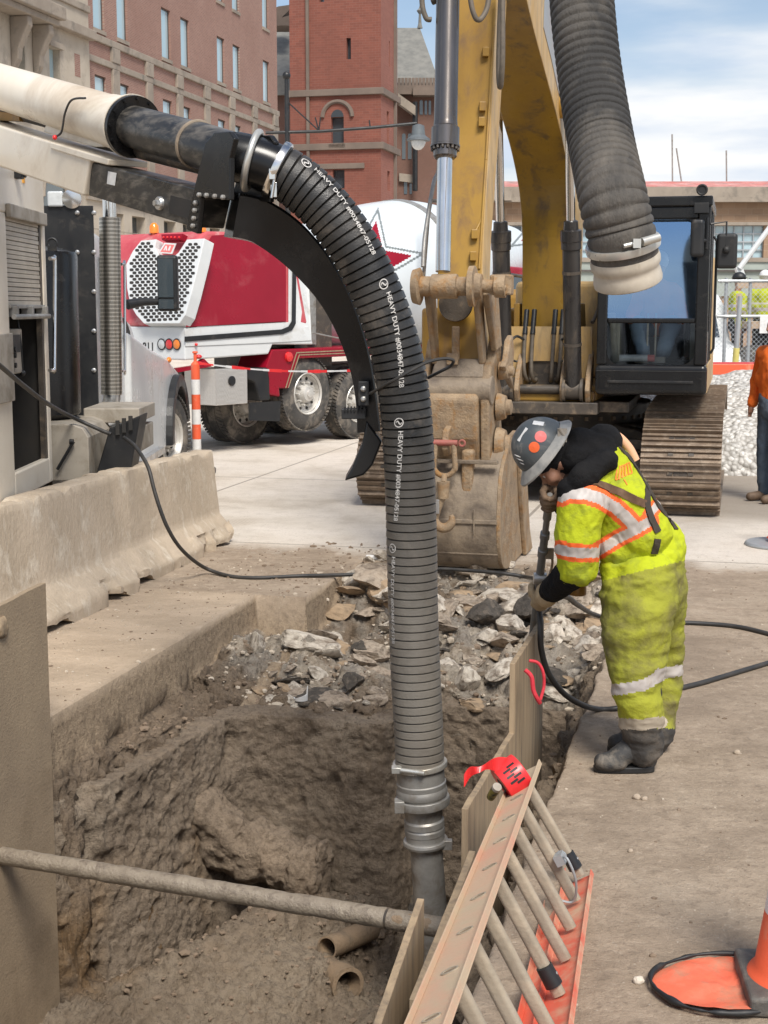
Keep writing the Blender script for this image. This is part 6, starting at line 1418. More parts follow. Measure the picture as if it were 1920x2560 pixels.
# --- shackle and hook hang from the lug
t = thing('shackle', 'rusty bow shackle through the lug under the coupler', 'shackle', U_(-.03, 4.4, .9))
mb = MB(); cc = U_(-.035, 4.36, .86); r = .085
pts = [cc + ax * (-.07) + UZ * .17] + [cc + ax * (r * math.cos(a_)) + UZ * (r * math.sin(a_)) for a_ in [math.radians(190 + i * 16) for i in range(11)]] + [cc + ax * .07 + UZ * .17]
mb.tube(spline(pts, 4), .021, 12); mb.build('bow', 'yellowdirt', t, smooth=True)
mb = MB(); mb.cyl(cc + UZ * .17 - ax * .11, cc + UZ * .17 + ax * .10, .024, seg=14); mb.torus(cc + UZ * .17 + ax * .135, NB, .022, .009, 16, 6); mb.build('shackle_pin', mat('red_shackle_pin', (.42, .12, .1), (.3, .12, .09), 20, .6), t, smooth=True)
t = thing('lifting_hook', 'rusty lifting hook hanging from the shackle in front of the bucket', 'hook', U_(-.03, 4.42, .45))
hc = U_(-.025, 4.43, .47)
mb = MB(); mb.tube([cc + UZ * -.08, hc + UZ * .26], .022, 12); mb.cyl(hc + UZ * .14, hc + UZ * .27, .04, .05, 18); mb.build('swivel', 'yellowdirt', t, smooth=True)
mb = MB(); pts = [hc + UZ * .16, hc + UZ * .10 - ax * .03] + [hc + ax * (.068 * math.cos(a_)) + UZ * (.068 * math.sin(a_) - .02) for a_ in [math.radians(170 + i * 22) for i in range(11)]]
pp = spline(pts, 4); mb.tube(pp, [.026 + .012 * math.sin(math.pi * i / len(pp)) - .012 * max(0, i / len(pp) - .8) * 5 for i in range(len(pp))], 14); mb.build('hook_body', 'yellowdirt', t, smooth=True)
mb = MB(); mb.box(hc + UZ * .08 - ax * .045 + NB * -.035, (.04, .012, .11), (ax, NB, UZ)); mb.build('safety_latch', 'alu', t, bevel=.004)
# ------------------------------------------------------------------ concrete mixer truck, seen from its rear corner
MC = Vector((-2.69, 19.36, 0)); MSd = Vector((.616, .788, 0)); MR = Vector((-.788, .616, 0))
def Mx(t, w, z): return MC + MSd * t + MR * w + UZ * z
mt = thing('mixer_truck', 'red and white concrete mixer truck parked in the road beyond the barriers', 'truck', Mx(5, 1.2, 0))
SN = Vector((.788, -.616, 0))
def ms(x, y, off=0.0): return PN(x, y, MC + SN * off, SN)
def zf(v): return (259.2 + v[0] * .3646, 388.8 + v[1] * .3646)
def m5(zx, zy, off=0.0): return ms(*zf((zx, zy)), off)
WH = 2.15
zb_ = m5(385, 1065).z; zr = m5(385, 880).z; ztp = m5(560, 300).z
t_top = (m5(530, 335) - MC).dot(MSd); t_end = (m5(1115, 600) - MC).dot(MSd)
def tz(p): q = p - MC; return (q.dot(MSd), q.z)
# lower white band
prof = [tz(m5(385, 1068)), tz(m5(385, 880)), (t_end - .1, zr + .05), tz(m5(1108, 600)), tz(m5(1145, 975)), tz(m5(905, 975)), tz(m5(880, 1032))]
low = [tz(m5(385, 1068)), tz(m5(385, 872)), (t_end + .0, tz(m5(385, 872))[1]), tz(m5(1145, 975)), tz(m5(905, 975)), tz(m5(880, 1032))]
mb = MB(); mb.prism([Mx(t_, 0, z_) for t_, z_ in low], MR * WH); mb.build('rear_body_skirt', 'white2', mt, fixn=True, bevel=.02)
zl = low[1][1]
hood_ = [(0.0, zl), (t_top * .30, zl + (ztp - zl) * .45), (t_top * .75, zl + (ztp - zl) * .86), (t_top + .1, ztp), (t_end - .55, ztp + .03), (t_end - .12, ztp - .55), (t_end, zl)]
ins_ = .16
def hw_in(z): return ins_ * max(0, (z - zl) / (ztp - zl)) ** 1.5
mb = MB(); vs = []; k = len(hood_)
hh = [Vector((a, 0, b)) for a, b in hood_]
hs = [hh[0]] + spline(hh[0:4], 6)[1:] + hh[4:]
k = len(hs)
for wf in (0, 1):
    for p in hs: vs.append(Mx(p.x, (hw_in(p.z) if wf == 0 else WH - hw_in(p.z)), p.z))
mb.add(vs, [tuple(range(k)), tuple(range(2 * k - 1, k - 1, -1))] + [(i, (i + 1) % k, k + (i + 1) % k, k + i) for i in range(k)])
ho = mb.build('engine_hood', 'redpale', mt, fixn=True, bevel=.05, bseg=3)
# side panel: white field with black pinstripe and crimson centre (laid on the flat side)
def sidepoly(pts, off, th=.006): return [m5(x, y, off) for x, y in pts]
def flat(mb, pts, off):
    ps = []
    for x, y in pts:
        p = m5(x, y, 0); z = p.z; q = m5(x, y, -hw_in(z) + off if z > zl else off); ps.append(q)
    mb.prism(ps, -SN * .01)
M['whitepanel'] = M['white2']
mb = MB(); flat(mb, [(470, 868), (1000, 842), (1000, 470), (900, 330), (1070, 330), (1120, 620), (1135, 950), (860, 965), (390, 985), (384, 882)], .012); mb.build('side_white_panel', 'white2', mt, fixn=True)
mb = MB(); flat(mb, [(392, 872), (985, 838), (985, 470), (955, 430), (860, 375), (760, 345), (640, 322), (545, 330), (500, 400), (440, 610)], .024); mb.build('crimson_panel', 'red', mt, fixn=True, bevel=.01)
mb = MB(); flat(mb, [(385, 928), (960, 885), (1000, 868), (1020, 835), (1025, 520), (1045, 540), (1042, 850), (1020, 890), (970, 912), (385, 958)], .026); mb.build('black_pinstripe', 'blackmatte', mt, fixn=True)
# rear slanted grille: white plate with rounded holes
R0 = Mx(0, 0, zl); slp = (Mx(t_top * .75, 0, zl + (ztp - zl) * .86) - R0); rn = MR.cross(slp).normalized()
if rn.y > 0: rn = -rn
R0o = R0 + rn * .13
def rg(zx, zy, off=0.0): return PN(*zf((zx, zy)), R0o + rn * off, rn)
gp_ = [(35, 500), (75, 420), (125, 358), (215, 350), (205, 400), (235, 452), (300, 468), (345, 430), (395, 352), (500, 345), (470, 480), (420, 680), (385, 800), (350, 850), (140, 850), (95, 800), (60, 740), (40, 640)]
mb = MB(); mb.prism([rg(x, y) for x, y in gp_], -rn * .2); gr_ = mb.build('white_grille', 'white2', mt, fixn=True, bevel=.01)
def inside(pt, poly):
    x, y = pt; c = False; j = len(poly) - 1
    for i in range(len(poly)):
        xi, yi = poly[i]; xj, yj = poly[j]
        if (yi > y) != (yj > y) and x < (xj - xi) * (y - yi) / (yj - yi) + xi: c = not c
        j = i
    return c
inner_ = [(285 + (x - 285) * .90, 610 + (y - 610) * .90) for x, y in gp_]
mb = MB()
for j in range(29):
    for i in range(34):
        x = 20 + i * 33 + (16 if j % 2 else 0); y = 352 + j * 19 - (x - 250) * .05
        if not inside((x, y), gp_): continue
        if not all(inside((x + dx, y + dy), gp_) for dx, dy in ((20, 0), (-20, 0), (0, 13), (0, -13))): continue
        mb.prism([rg(x + 12 * math.copysign(abs(math.cos(a_)) ** .7, math.cos(a_)), y + 8.6 * math.copysign(abs(math.sin(a_)) ** .7, math.sin(a_)), .001) for a_ in [math.pi * 2 * q / 12 for q in range(12)]], rn * .002)
mb.build('grille_holes', 'interior', gr_, fixn=False)
mb = MB(); mb.prism([rg(x, y, .01) for x, y in ((245, 322), (372, 318), (360, 352), (248, 355))], -rn * .1); lp = mb.build('marker_light_strip', 'red', mt, fixn=True)
mb = MB()
for x in (258, 280, 303, 325, 350): mb.ell(rg(x, 340, .02), .018, seg=8, rings=6)
mb.build('marker_lamps', 'redlens', lp)
mb = MB(); mb.prism([rg(x, y, .012) for x, y in ((262, 372), (332, 376), (308, 437), (228, 432))], -rn * .01); lg = mb.build('emblem_plate', 'stickerw', mt, fixn=True)
mb = MB(); mb.prism([rg(x, y, .0135) for x, y in ((268, 381), (322, 384), (302, 430), (238, 426))], -rn * .001); mb.build('emblem_field', 'stickerr', lg, fixn=True)
mb = MB()
for q in (((262, 418), (276, 390), (284, 390), (284, 418), (277, 418), (277, 404), (269, 418)), ((288, 418), (300, 390), (308, 390), (300, 418), (294, 418), (298, 404), (294, 418))): mb.prism([rg(x - 6, y, .016) for x, y in q], -rn * .001)
mb.build('emblem_mark', 'stickerw', lg, fixn=True)
for zx, zy in ((202, 293), (483, 287)):
    mb = MB(); q = ms(*zf((zx, zy)), -.5 if zx > 400 else -1.75); q = PN(*zf((zx, zy)), Mx(t_top + .1, 0, 0), MSd)
    mb.lathe(q - UZ * .09, UZ, [(0, .03), (.03, .03), (.04, .07), (.14, .065), (.18, .03)], 16); mb.build('amber_beacon', 'amber', mt, smooth=True)
RB = Mx(0, 0, 0); 
def rb(zx, zy, off=0.0): return PN(*zf((zx, zy)), RB - MSd * off, MSd)
for zx, mm in ((252, 'clearlens'), (297, 'redlens'), (342, 'amber')):
    mb = MB(); q = rb(zx, 973); mb.lathe(q, -MSd, [(0, .072), (.02, .072), (.025, .06), (.035, .02)], 24); o = mb.build('tail_lamp', mm, mt, auto=40)
    mb = MB(); mb.torus(q - MSd * .02, MSd, .072, .009, 24, 6); mb.build('lamp_ring', 'blackmatte', o)
mb = MB(); mb.prism([rb(x, y, .008) for x, y in ((150, 950), (188, 952), (188, 1022), (150, 1020))], MSd * .004); npl = mb.build('number_plate', 'stickerw', mt, fixn=True)
def text_on(body, size, origin, xdir, ydir, name, m, parent, thick=.002, bold=.02):
    cu = bpy.data.curves.new('txt', 'FONT'); cu.body = body; cu.size = size; cu.offset = size * bold; cu.resolution_u = 3; cu.align_x = 'CENTER'; cu.align_y = 'CENTER'
    ob = bpy.data.objects.new('txt', cu); COL.objects.link(ob); dg = bpy.context.evaluated_depsgraph_get(); dg.update()
    me = bpy.data.meshes.new_from_object(ob.evaluated_get(dg)); bpy.data.objects.remove(ob)
    nrm = Vector(xdir).cross(Vector(ydir)).normalized()
    mb = MB(); mb.add([Vector(origin) + Vector(xdir) * v.co.x + Vector(ydir) * v.co.y + nrm * thick for v in me.vertices], [tuple(p.vertices) for p in me.polygons]); bpy.data.meshes.remove(me)
    return mb.build(name, m, parent)
text_on('811', .16, rb(169, 990, .012), -MR, UZ, 'plate_characters', 'blackmatte', npl)
# side lamp, tow hook, details
mb = MB(); mb.ell(m5(452, 975, .03), .022); mb.ell(m5(465, 1046, .03), (.05, .05, .03)); mb.build('side_marker', 'redlens', mt, smooth=True)
mb = MB(); q = [m5(340, 1115), m5(450, 1098), m5(500, 1060), m5(545, 1105), m5(470, 1118), m5(345, 1140)]
mb.prism(q, MR * .08); mb.build('red_tow_arm', 'red', mt, fixn=True)
# diamond-plate toolbox
M['diamond'], nt_, b_ = newmat('diamond_plate'); tcn = nt_.nodes.new('ShaderNodeTexCoord')
ck_ = nt_.nodes.new('ShaderNodeTexChecker'); ck_.inputs['Scale'].default_value = 28; nt_.links.new(tcn.outputs['Object'], ck_.inputs[0])
b_.inputs['Base Color'].default_value = (.55, .53, .5, 1); b_.inputs['Metallic'].default_value = .5; b_.inputs['Roughness'].default_value = .42
bn = nt_.nodes.new('ShaderNodeBump'); bn.inputs['Strength'].default_value = .6; bn.inputs['Distance'].default_value = .01; nt_.links.new(ck_.outputs['Fac'], bn.inputs['Height']); nt_.links.new(bn.outputs[0], b_.inputs['Normal'])
t0 = (m5(567, 1200) - MC).dot(MSd); t1 = (m5(755, 1200) - MC).dot(MSd); z1_ = m5(567, 1122).z; z0_ = m5(567, 1338).z
mb = MB(); mb.prism([Mx(t0, 0, z0_), Mx(t1, 0, z0_), Mx(t1, 0, z1_), Mx(t0, 0, z1_)], MR * .62); tb = mb.build('toolbox', 'diamond', mt, fixn=True, bevel=.008)
mb = MB(); q = m5(662, 1190, .006); mb.lathe(q, SN, [(0, .07), (.01, .07), (.015, .05)], 20); mb.build('toolbox_latch', 'blackmatte', tb)
mb = MB(); mb.prism([m5(760, 1120), m5(880, 1110), m5(890, 1180), m5(890, 1305), m5(830, 1310), m5(800, 1200), m5(760, 1180)], MR * .5); mb.build('black_side_tank', 'blackmatte', mt, fixn=True, bevel=.02)
mb = MB(); mb.prism([m5(770, 1320), m5(952, 1310), m5(948, 1430), m5(770, 1425)], MR * .03); mb.build('mud_flap', 'blackmatte', mt, fixn=True)
mb = MB(); fp_ = [(868, 1110), (905, 1005), (1700, 975), (1700, 1035), (1400, 1042), (1062, 1058), (1000, 1235), (945, 1235), (950, 1285), (885, 1272)]
mb.prism([m5(x, y) for x, y in fp_], MR * .6); fe = mb.build('red_fender', 'red', mt, fixn=True, bevel=.02)
mb = MB(); mb.prism([m5(x, y, .004) for x, y in ((1045, 1020), (1650, 992), (1650, 998), (1048, 1027), (985, 1232), (978, 1232))], SN * .003); mb.prism([m5(x, y, .004) for x, y in ((1060, 1034), (1650, 1012), (1650, 1017), (1064, 1040), (1000, 1232), (994, 1232))], SN * .003); mb.build('gold_pinstripe', 'ply', fe, fixn=True)
mb = MB(); mb.lathe(m5(997, 1048, .0), SN, [(0, .075), (.03, .07), (.04, .02)], 20); mb.build('fender_lamp', 'redlens', fe, smooth=True)
# tyres
h0 = tz(m5(1132, 1275)); wheel(mt, Mx(h0[0], .22, h0[1] + .02), SN, .56, .34, .31)
h1 = tz(m5(1440, 1290)); wheel(mt, Mx(h1[0], .24, .57), SN, .56, .34, .31); wheel(mt, Mx(h1[0] + 1.4, .24, .57), SN, .56, .34, .31)
h2 = m5(860, 1300); tq = 1.55; wheel(mt, Mx(.95, 1.75, .62), -SN, .56, .5, .31); wheel(mt, Mx(2.6, 1.6, .57), -SN, .56, .5, .31); wheel(mt, Mx(1.95, .95, .60), SN, .56, .5, .31); wheel(mt, Mx(h1[0], 1.9, .57), -SN, .56, .5, .31); wheel(mt, Mx(h1[0] + 4.6, .24, .57), SN, .56, .34, .31); wheel(mt, Mx(h1[0] + 4.6, 1.9, .57), -SN, .56, .34, .31)
mb = MB(); mb.prism([Mx(.6, .7, .75), Mx(9.6, .7, .75), Mx(9.6, .7, 1.15), Mx(.6, .7, 1.15)], MR * .9); mb.prism([Mx(2.5, .25, .5), Mx(2.7, .25, .5), Mx(2.7, .25, 1.7), Mx(2.5, .25, 1.7)], MR * 1.7)
mb.prism([Mx(t_end + .05, .3, 1.15), Mx(t_end + .9, .3, 1.15), Mx(t_end + .9, .3, 2.3), Mx(t_end + .05, .3, 2.3)], MR * 1.5); mb.build('truck_frame', 'darksteel', mt, fixn=True, bevel=.01)
mb = MB(); mb.prism([Mx(t_end + .3, .24, 1.5), Mx(t_end + .45, .24, 1.5), Mx(t_end + .45, .24, 2.4), Mx(t_end + .3, .24, 2.4)], MR * .05); mb.tube([m5(1140, 905, .02), m5(1400, 960, .02)], .012, 6); mb.build('rear_rails', 'steel', mt, fixn=True)
# cab at the front (away) with windows
mb = MB(); cp_ = [(8.0, 1.0), (10.2, 1.0), (10.4, 1.9), (9.9, 2.75), (8.2, 2.8)]
mb.prism([Mx(a, .15, b) for a, b in cp_], MR * 2.0); mb.build('mixer_cab', 'red', mt, fixn=True, bevel=.06, bseg=3)
mb = MB(); mb.prism([Mx(a, .135, b) for a, b in [(8.3, 1.95), (10.1, 1.95), (9.75, 2.62), (8.35, 2.65)]], MR * .02); mb.prism([Mx(7.98, .3, 1.95), Mx(7.98, 2.0, 1.95), Mx(7.98, 2.0, 2.62), Mx(7.98, .3, 2.62)], MSd * .02); mb.build('mixer_cab_windows', 'windark', mt, fixn=True)
# drum with its painted stars
dc0 = Mx(3.1, 1.1, 2.25); dc1 = Mx(9.6, 1.1, 3.05); dax = (dc1 - dc0).normalized(); DL = (dc1 - dc0).length
dprof = [Vector((0, 0, .62)), Vector((.12, 0, .80)), Vector((1.0, 0, 1.06)), Vector((2.0, 0, 1.22)), Vector((3.3, 0, 1.24)), Vector((4.5, 0, 1.02)), Vector((5.8, 0, .74)), Vector((DL, 0, .55))]
dp_ = resample(spline(dprof, 10), .018)[0]
seg = 400; u = (UZ - dax * UZ.dot(dax)).normalized(); w = dax.cross(u)
vs = []
for p in dp_:
    for k_ in range(seg):
        a_ = 2 * math.pi * k_ / seg; vs.append(dc0 + dax * p.x + (u * math.cos(a_) + w * math.sin(a_)) * p.z)
mb = MB(); n = len(dp_)
def proj(p):
    q = p - CAM; d_ = q.y * math.cos(TH) - q.z * math.sin(TH); up = q.y * math.sin(TH) + q.z * math.cos(TH)
    return (960 + CF * q.x / d_) / DD, (1280 - CF * up / d_) / DD
def star(cx, cy, R, ph, inner=.42):
    return [(cx + R * (1 if k_ % 2 == 0 else inner) * math.cos(ph + k_ * math.pi / 5), cy - R * (1 if k_ % 2 == 0 else inner) * math.sin(ph + k_ * math.pi / 5)) for k_ in range(10)]
stars = [(800, 568, 122, math.radians(10)), (1205, 478, 120, math.radians(-8))]
polys = [[star(cx, cy, R * f, ph) for f in (.76, .90, 1.0)] for cx, cy, R, ph in stars]
fs_ = []; ms_ = []
for i in range(n - 1):
    for k_ in range(seg):
        f = (i * seg + k_, i * seg + (k_ + 1) % seg, (i + 1) * seg + (k_ + 1) % seg, (i + 1) * seg + k_)
        c = (vs[f[0]] + vs[f[2]]) / 2; m_ = 0
        rad_ = (c - dc0); rad_ = rad_ - dax * rad_.dot(dax)
        if rad_.dot(CAM - c) > 0:
            xy = proj(c)
            for pr in polys:
                if inside(xy, pr[2]): m_ = 2 if not inside(xy, pr[1]) else (0 if not inside(xy, pr[0]) else 1)
                if m_: break
        fs_.append(f); ms_.append(m_)
mb.v = vs; mb.f = fs_ + [tuple(range(seg)), tuple(range(n * seg - 1, (n - 1) * seg - 1, -1))]; mb.m = ms_ + [0, 0]
M['outline'] = mat('grey_outline_paint', (.16, .18, .18), (.2, .22, .22), 4, .4)
M['drumwhite'] = mat('drum_white_paint', (0.66, 0.70, 0.72), (0.60, 0.64, 0.66), .8, 0.3, dirt=(.5, .48, .45), dscale=1.2, damt=.15)
mb.build('mixer_drum', ['drumwhite', 'red', 'outline'], mt, smooth=True)
mb = MB(); mb.lathe(dc0 + dax * 3.0, dax, [(0, 1.22), (.0, 1.27), (.16, 1.27), (.16, 1.2)], 60); mb.build('drum_roller_ring', 'steel', mt, auto=40)
mb = MB(); mb.tube([ms(925, 432, -.2), ms(938, 436, -.2), ms(918, 640, -.2)], .025, 8) if False else mb.tube(spline([PN(945, 434, dc0 + SN * 1.45, SN), PN(932, 434, dc0 + SN * 1.45, SN), PN(928, 440, dc0 + SN * 1.45, SN), PN(918, 560, dc0 + SN * 1.45, SN), PN(912, 640, dc0 + SN * 1.45, SN)], 6), .03, 10)
mb.build('water_line', 'darksteel', mt, smooth=True)

# ------------------------------------------------------------------ delineator post and caution tape in front of the mixer
c = G(425, 968); c = P(425, 958, 17.5); c.z = 0
t = thing('delineator_post', 'orange and white striped delineator post in front of the mixer toolbox', 'traffic post', c)
zz_ = [P(425, y, 17.5).z for y in (968, 936, 930, 900, 880, 855, 838, 810, 785)]
zt_ = P(425, 780, 17.5).z
mb = MB(); mb.box(c + UZ * .04, (.42, .42, .08)); mb.build('rubber_base', 'conebase', t, bevel=.02)
n_b = 7; hts = [.08 + (zt_ - .12) * i / n_b for i in range(n_b + 1)]
cols_ = ['conerange', 'conewhite', 'conerange', 'conewhite', 'conerange', 'conewhite', 'conerange']
for i in range(n_b): MB().cyl(c + UZ * hts[i], c + UZ * (hts[i + 1] - .001), .055, seg=24).build('post_band', cols_[i], t, auto=40)
MB().lathe(c + UZ * hts[-1], UZ, [(0, .055), (.03, .03), (.04, .02), (.13, .02), (.14, .035), (.16, .03)], 16).build('post_handle', 'conerange', t, auto=40)
mb = MB(); s_ = MB(); a0_ = c + UZ * (zt_ - .02); a1_ = P(778, 800, 16.6)
N_ = 26
for i in range(N_):
    p = a0_.lerp(a1_, i / N_); q = a0_.lerp(a1_, (i + 1) / N_); sg = lambda f: Vector((0, 0, -.05 * math.sin(math.pi * f)))
    p = p + sg(i / N_); q = q + sg((i + 1) / N_); tw = .022 * (1 - .6 * abs(math.sin(i * .5)))
    mb.mi = 0 if (i // 3) % 2 == 0 else 1
    mb.add([p + UZ * tw, q + UZ * tw, q - UZ * tw, p - UZ * tw, p + UZ * tw + Vector((0, .004, 0)), q + UZ * tw + Vector((0, .004, 0)), q - UZ * tw + Vector((0, .004, 0)), p - UZ * tw + Vector((0, .004, 0))], [(0, 1, 2, 3), (7, 6, 5, 4), (0, 4, 5, 1), (3, 2, 6, 7)])
tag(mb.build('caution_tape', ['tapered', 'conewhite']), 'red and white caution tape strung from the delineator past the mixer wheels', 'barrier tape')

# ------------------------------------------------------------------ buildings along the left side of the street
FA = -27.0
def facade(mb, P0, dv, W_, z0, z1, holes, thick=.3, nrm=None):
    """wall with real openings; holes (x0,x1,z0,z1) in metres from P0 along dv"""
    xs = sorted({0, W_} | {h[0] for h in holes} | {h[1] for h in holes}); zs = sorted({z0, z1} | {h[2] for h in holes} | {h[3] for h in holes})
    def q(x, z): return P0 + dv * x + UZ * z
    for i in range(len(xs) - 1):
        for j in range(len(zs) - 1):
            cx_, cz_ = (xs[i] + xs[i + 1]) / 2, (zs[j] + zs[j + 1]) / 2
            if any(h[0] < cx_ < h[1] and h[2] < cz_ < h[3] for h in holes): continue
            mb.quad(q(xs[i], zs[j]), q(xs[i + 1], zs[j]), q(xs[i + 1], zs[j + 1]), q(xs[i], zs[j + 1]))
    for x0, x1, a, b in holes:
        for p_, r_ in (((x0, a), (x1, a)), ((x1, a), (x1, b)), ((x1, b), (x0, b)), ((x0, b), (x0, a))):
            mb.quad(q(*p_), q(*r_), q(*r_) + nrm * thick, q(*p_) + nrm * thick)
bb_ = thing('brick_building', 'red-brown brick building with a pale stone base and tall narrow windows behind the truck', 'building', NA * FA + NB * 69)
rows = [(13.8, 16.1), (17.9, 20.3), (9.5, 11.9), (22.1, 24.3)]
colsb = []
for g_ in range(-1, 4):
    for o_ in (0, 2.4): colsb.append(57.5 + 7.4 * g_ + o_)
colsb = [c_ for c_ in colsb if 56.6 < c_ < 81]
holes = [(c_ - 56.3, c_ - 56.3 + 1.12, z0, z1) for c_ in colsb for z0, z1 in rows]
mb = MB(); facade(mb, NA * FA + NB * 56.3, NB, 26.0, 7.7, 27, holes, nrm=-NA)
mb.quad(AB(FA, 82.3, 7.7), AB(FA - 14, 82.3, 7.7), AB(FA - 14, 82.3, 27), AB(FA, 82.3, 27)); mb.quad(AB(FA, 56.3, 27), AB(FA, 82.3, 27), AB(FA - 14, 82.3, 27), AB(FA - 14, 56.3, 27))
mb.build('brick_wall', 'brick', bb_)
for (x0, x1, z0, z1) in holes:
    if z0 > 21: continue
    mb = MB(); f_ = .07
    for a, b, c_, d_ in ((x0, x1, z1 - f_, z1), (x0, x1, z0, z0 + f_), (x0, x0 + f_, z0 + f_, z1 - f_), (x1 - f_, x1, z0 + f_, z1 - f_)):
        mb.abox(FA - .16, FA - .10, 56.3 + a, 56.3 + b, c_, d_)
    wf = mb.build('window', 'winframe', bb_)
    MB().quad(*[AB(FA - .13, 56.3 + x, z) for x, z in ((x0 + f_, z0 + f_), (x1 - f_, z0 + f_), (x1 - f_, z1 - f_), (x0 + f_, z1 - f_))]).build('pane', 'winglass', wf)
    MB().abox(FA - .2, FA + .06, 56.3 + x0 - .06, 56.3 + x1 + .06, z0 - .16, z0 - .001).build('sill', 'limed', wf)
mb = MB()
mb.abox(FA - .1, FA + .12, 56.4, 82.35, 13.25, 13.55); mb.abox(FA - .1, FA + .10, 56.4, 82.35, 12.35, 12.62)
for b_ in [59.1 + 3.7 * i for i in range(-0, 7)]:
    mb.abox(FA - .1, FA + .14, b_, b_ + .8, 12.62, 13.25); mb.abox(FA - .1, FA + .12, b_ + .05, b_ + .75, 7.7, 12.35)
mb.build('stone_bands', 'limed', bb_, bevel=.03)
hb = [(b_ - 45, b_ + 1.5 - 45, 1.8, 6.2) for b_ in [50.4, 54.8, 58.6, 61.0, 64.7, 67.1, 70.8, 73.2, 76.9, 79.3]]
mb = MB(); facade(mb, NA * FA + NB * 45, NB, 37.3, 0, 7.7, hb, .5, -NA)
mb.build('stone_base', 'lime', bb_)
mb = MB(); mb.abox(FA, FA + .25, 56.3, 82.4, 7.45, 7.85); mb.abox(FA, FA + .12, 56.3, 82.4, 6.6, 6.75)
for z in (.9, 1.8, 2.7, 3.6, 4.5, 5.4): mb.abox(FA, FA + .006, 45, 82.3, z, z + .03)
mb.build('base_cornice', 'limed', bb_, bevel=.02)
for (x0, x1, z0, z1) in hb:
    MB().quad(*[AB(FA - .45, 45 + x, z) for x, z in ((x0, z0), (x1, z0), (x1, z1), (x0, z1))]).build('ground_floor_window', 'windark', bb_)
cb_ = thing('cream_building', 'cream limestone building with a bracketed balcony at the upper left corner', 'building', NA * FA + NB * 50)
hc_ = [(7.7, 8.6, 9.4, 12.2), (4.8, 5.7, 9.4, 12.2), (1.9, 2.8, 9.4, 12.2), (7.7, 8.7, 14.5, 17.4), (4.8, 5.8, 14.5, 17.4)]
mb = MB(); facade(mb, NA * (FA + .35) + NB * 45, NB, 11.3, 7.7, 27, hc_, .4, -NA); mb.quad(AB(FA + .35, 56.3, 7.7), AB(FA - .4, 56.3, 7.7), AB(FA - .4, 56.3, 27), AB(FA + .35, 56.3, 27)); mb.build('stone_wall', 'lime', cb_)
for (x0, x1, z0, z1) in hc_:
    mb = MB()
    for a, b, c_, d_ in ((x0 - .15, x1 + .15, z1, z1 + .22), (x0 - .15, x1 + .15, z0 - .2, z0)): mb.abox(FA + .35, FA + .5, 45 + a, 45 + b, c_, d_)
    wf = mb.build('window', 'limed', cb_); MB().quad(*[AB(FA + .05, 45 + x, z) for x, z in ((x0, z0), (x1, z0), (x1, z1), (x0, z1))]).build('pane', 'winglass', wf)
mb = MB(); mb.abox(FA + .35, FA + 1.4, 45, 52.2, 13.0, 13.5); mb.abox(FA + .35, FA + 1.2, 45, 52.0, 12.75, 13.0); mb.abox(FA + .35, FA + .7, 52.2, 56.35, 13.0, 13.4); mb.abox(FA + .36, FA + .45, 45, 56.35, 14.1, 14.4); mb.build('balcony_cornice', 'limed', cb_, bevel=.04)
for b_ in (49.6, 51.3):
    mb = MB(); pr = [(0, 12.75), (.75, 12.75), (.78, 12.4), (.6, 12.1), (.35, 11.6), (.3, 11.2), (.12, 10.9), (0, 10.9)]; mb.prism([AB(FA + .35 + x, b_, z) for x, z in pr], NB * .35); mb.build('scroll_bracket', 'limed', cb_, fixn=True, bevel=.05)
for b_, z_, s_ in ((54.9, 11.4, .5), (51.4, 11.8, .4), (54.0, 16, .9)): MB().abox(FA + .351, FA + .357, b_, b_ + s_, z_, z_ + .9).build('brick_panel', 'brick', cb_)
mb = MB(); c_ = PA(118, 428, FA + .36); mb.prism([c_ + NB * (math.cos(a_) * .95) + UZ * (math.sin(a_) * 1.1) for a_ in [math.pi * i / 16 for i in range(17)]] + [c_ - NB * .95 - UZ * 3, c_ + NB * .95 - UZ * 3], NA * .02); mb.build('arched_window', 'windark', cb_, fixn=True)
mb = MB(); mb.tube([c_ + NA * .03 + NB * (math.cos(a_) * 1.05) + UZ * (math.sin(a_) * 1.2) for a_ in [math.pi * i / 16 for i in range(17)]], .12, 6); mb.build('arch_moulding', 'limed', cb_)

# ------------------------------------------------------------------ station: red brick tower with halls
tw = thing('brick_tower', 'square red brick clock-station tower with dark stone bands', 'tower', P(740, 700, 112) * 1)
tw.location.z = 0
def z2(zx, zy): return (640 + zx * .3978) / DD, (zy * .3978) / DD
TC = P(*z2(785, 550), 110)
def tf(zx, zy, off=0.0): return PN(*z2(zx, zy), TC - NB * off, NB)          # on front face
def tsd(zx, zy, off=0.0): return PN(*z2(zx, zy), TC + NA * off, NA)         # on right face
lft = tf(213, 550); wdt = (TC - lft).dot(NA); c0_ = Vector((TC.x, TC.y, 0)); l0_ = c0_ - NA * wdt
sdp = (tsd(888, 550) - TC).dot(NB)
def fh(x0, x1, y0, y1):
    a = (tf(x0, y0) - TC).dot(NA) + wdt; b = (tf(x1, y0) - TC).dot(NA) + wdt; return (a, b, tf((x0 + x1) / 2, y1).z, tf((x0 + x1) / 2, y0).z)
hl = [fh(568, 596, 238, 372), fh(472, 551, 735, 900), fh(482, 556, 1066, 1185), fh(398, 428, -60, 12)]
mb = MB(); facade(mb, l0_, NA, wdt, 0, 48, hl, .5, NB); mb.build('front_wall', 'brickN', tw)
hs_ = []
def sh(x0, x1, y0, y1):
    a = (tsd(x0, y0) - TC).dot(NB); b = (tsd(x1, y0) - TC).dot(NB); m_ = (x0 + x1) / 2; return (a, b, tsd(m_, y1).z, tsd(m_, y0).z)
hs_ = [sh(822, 836, 700, 905), sh(836, 842, 260, 420), sh(826, 842, 1075, 1200)]
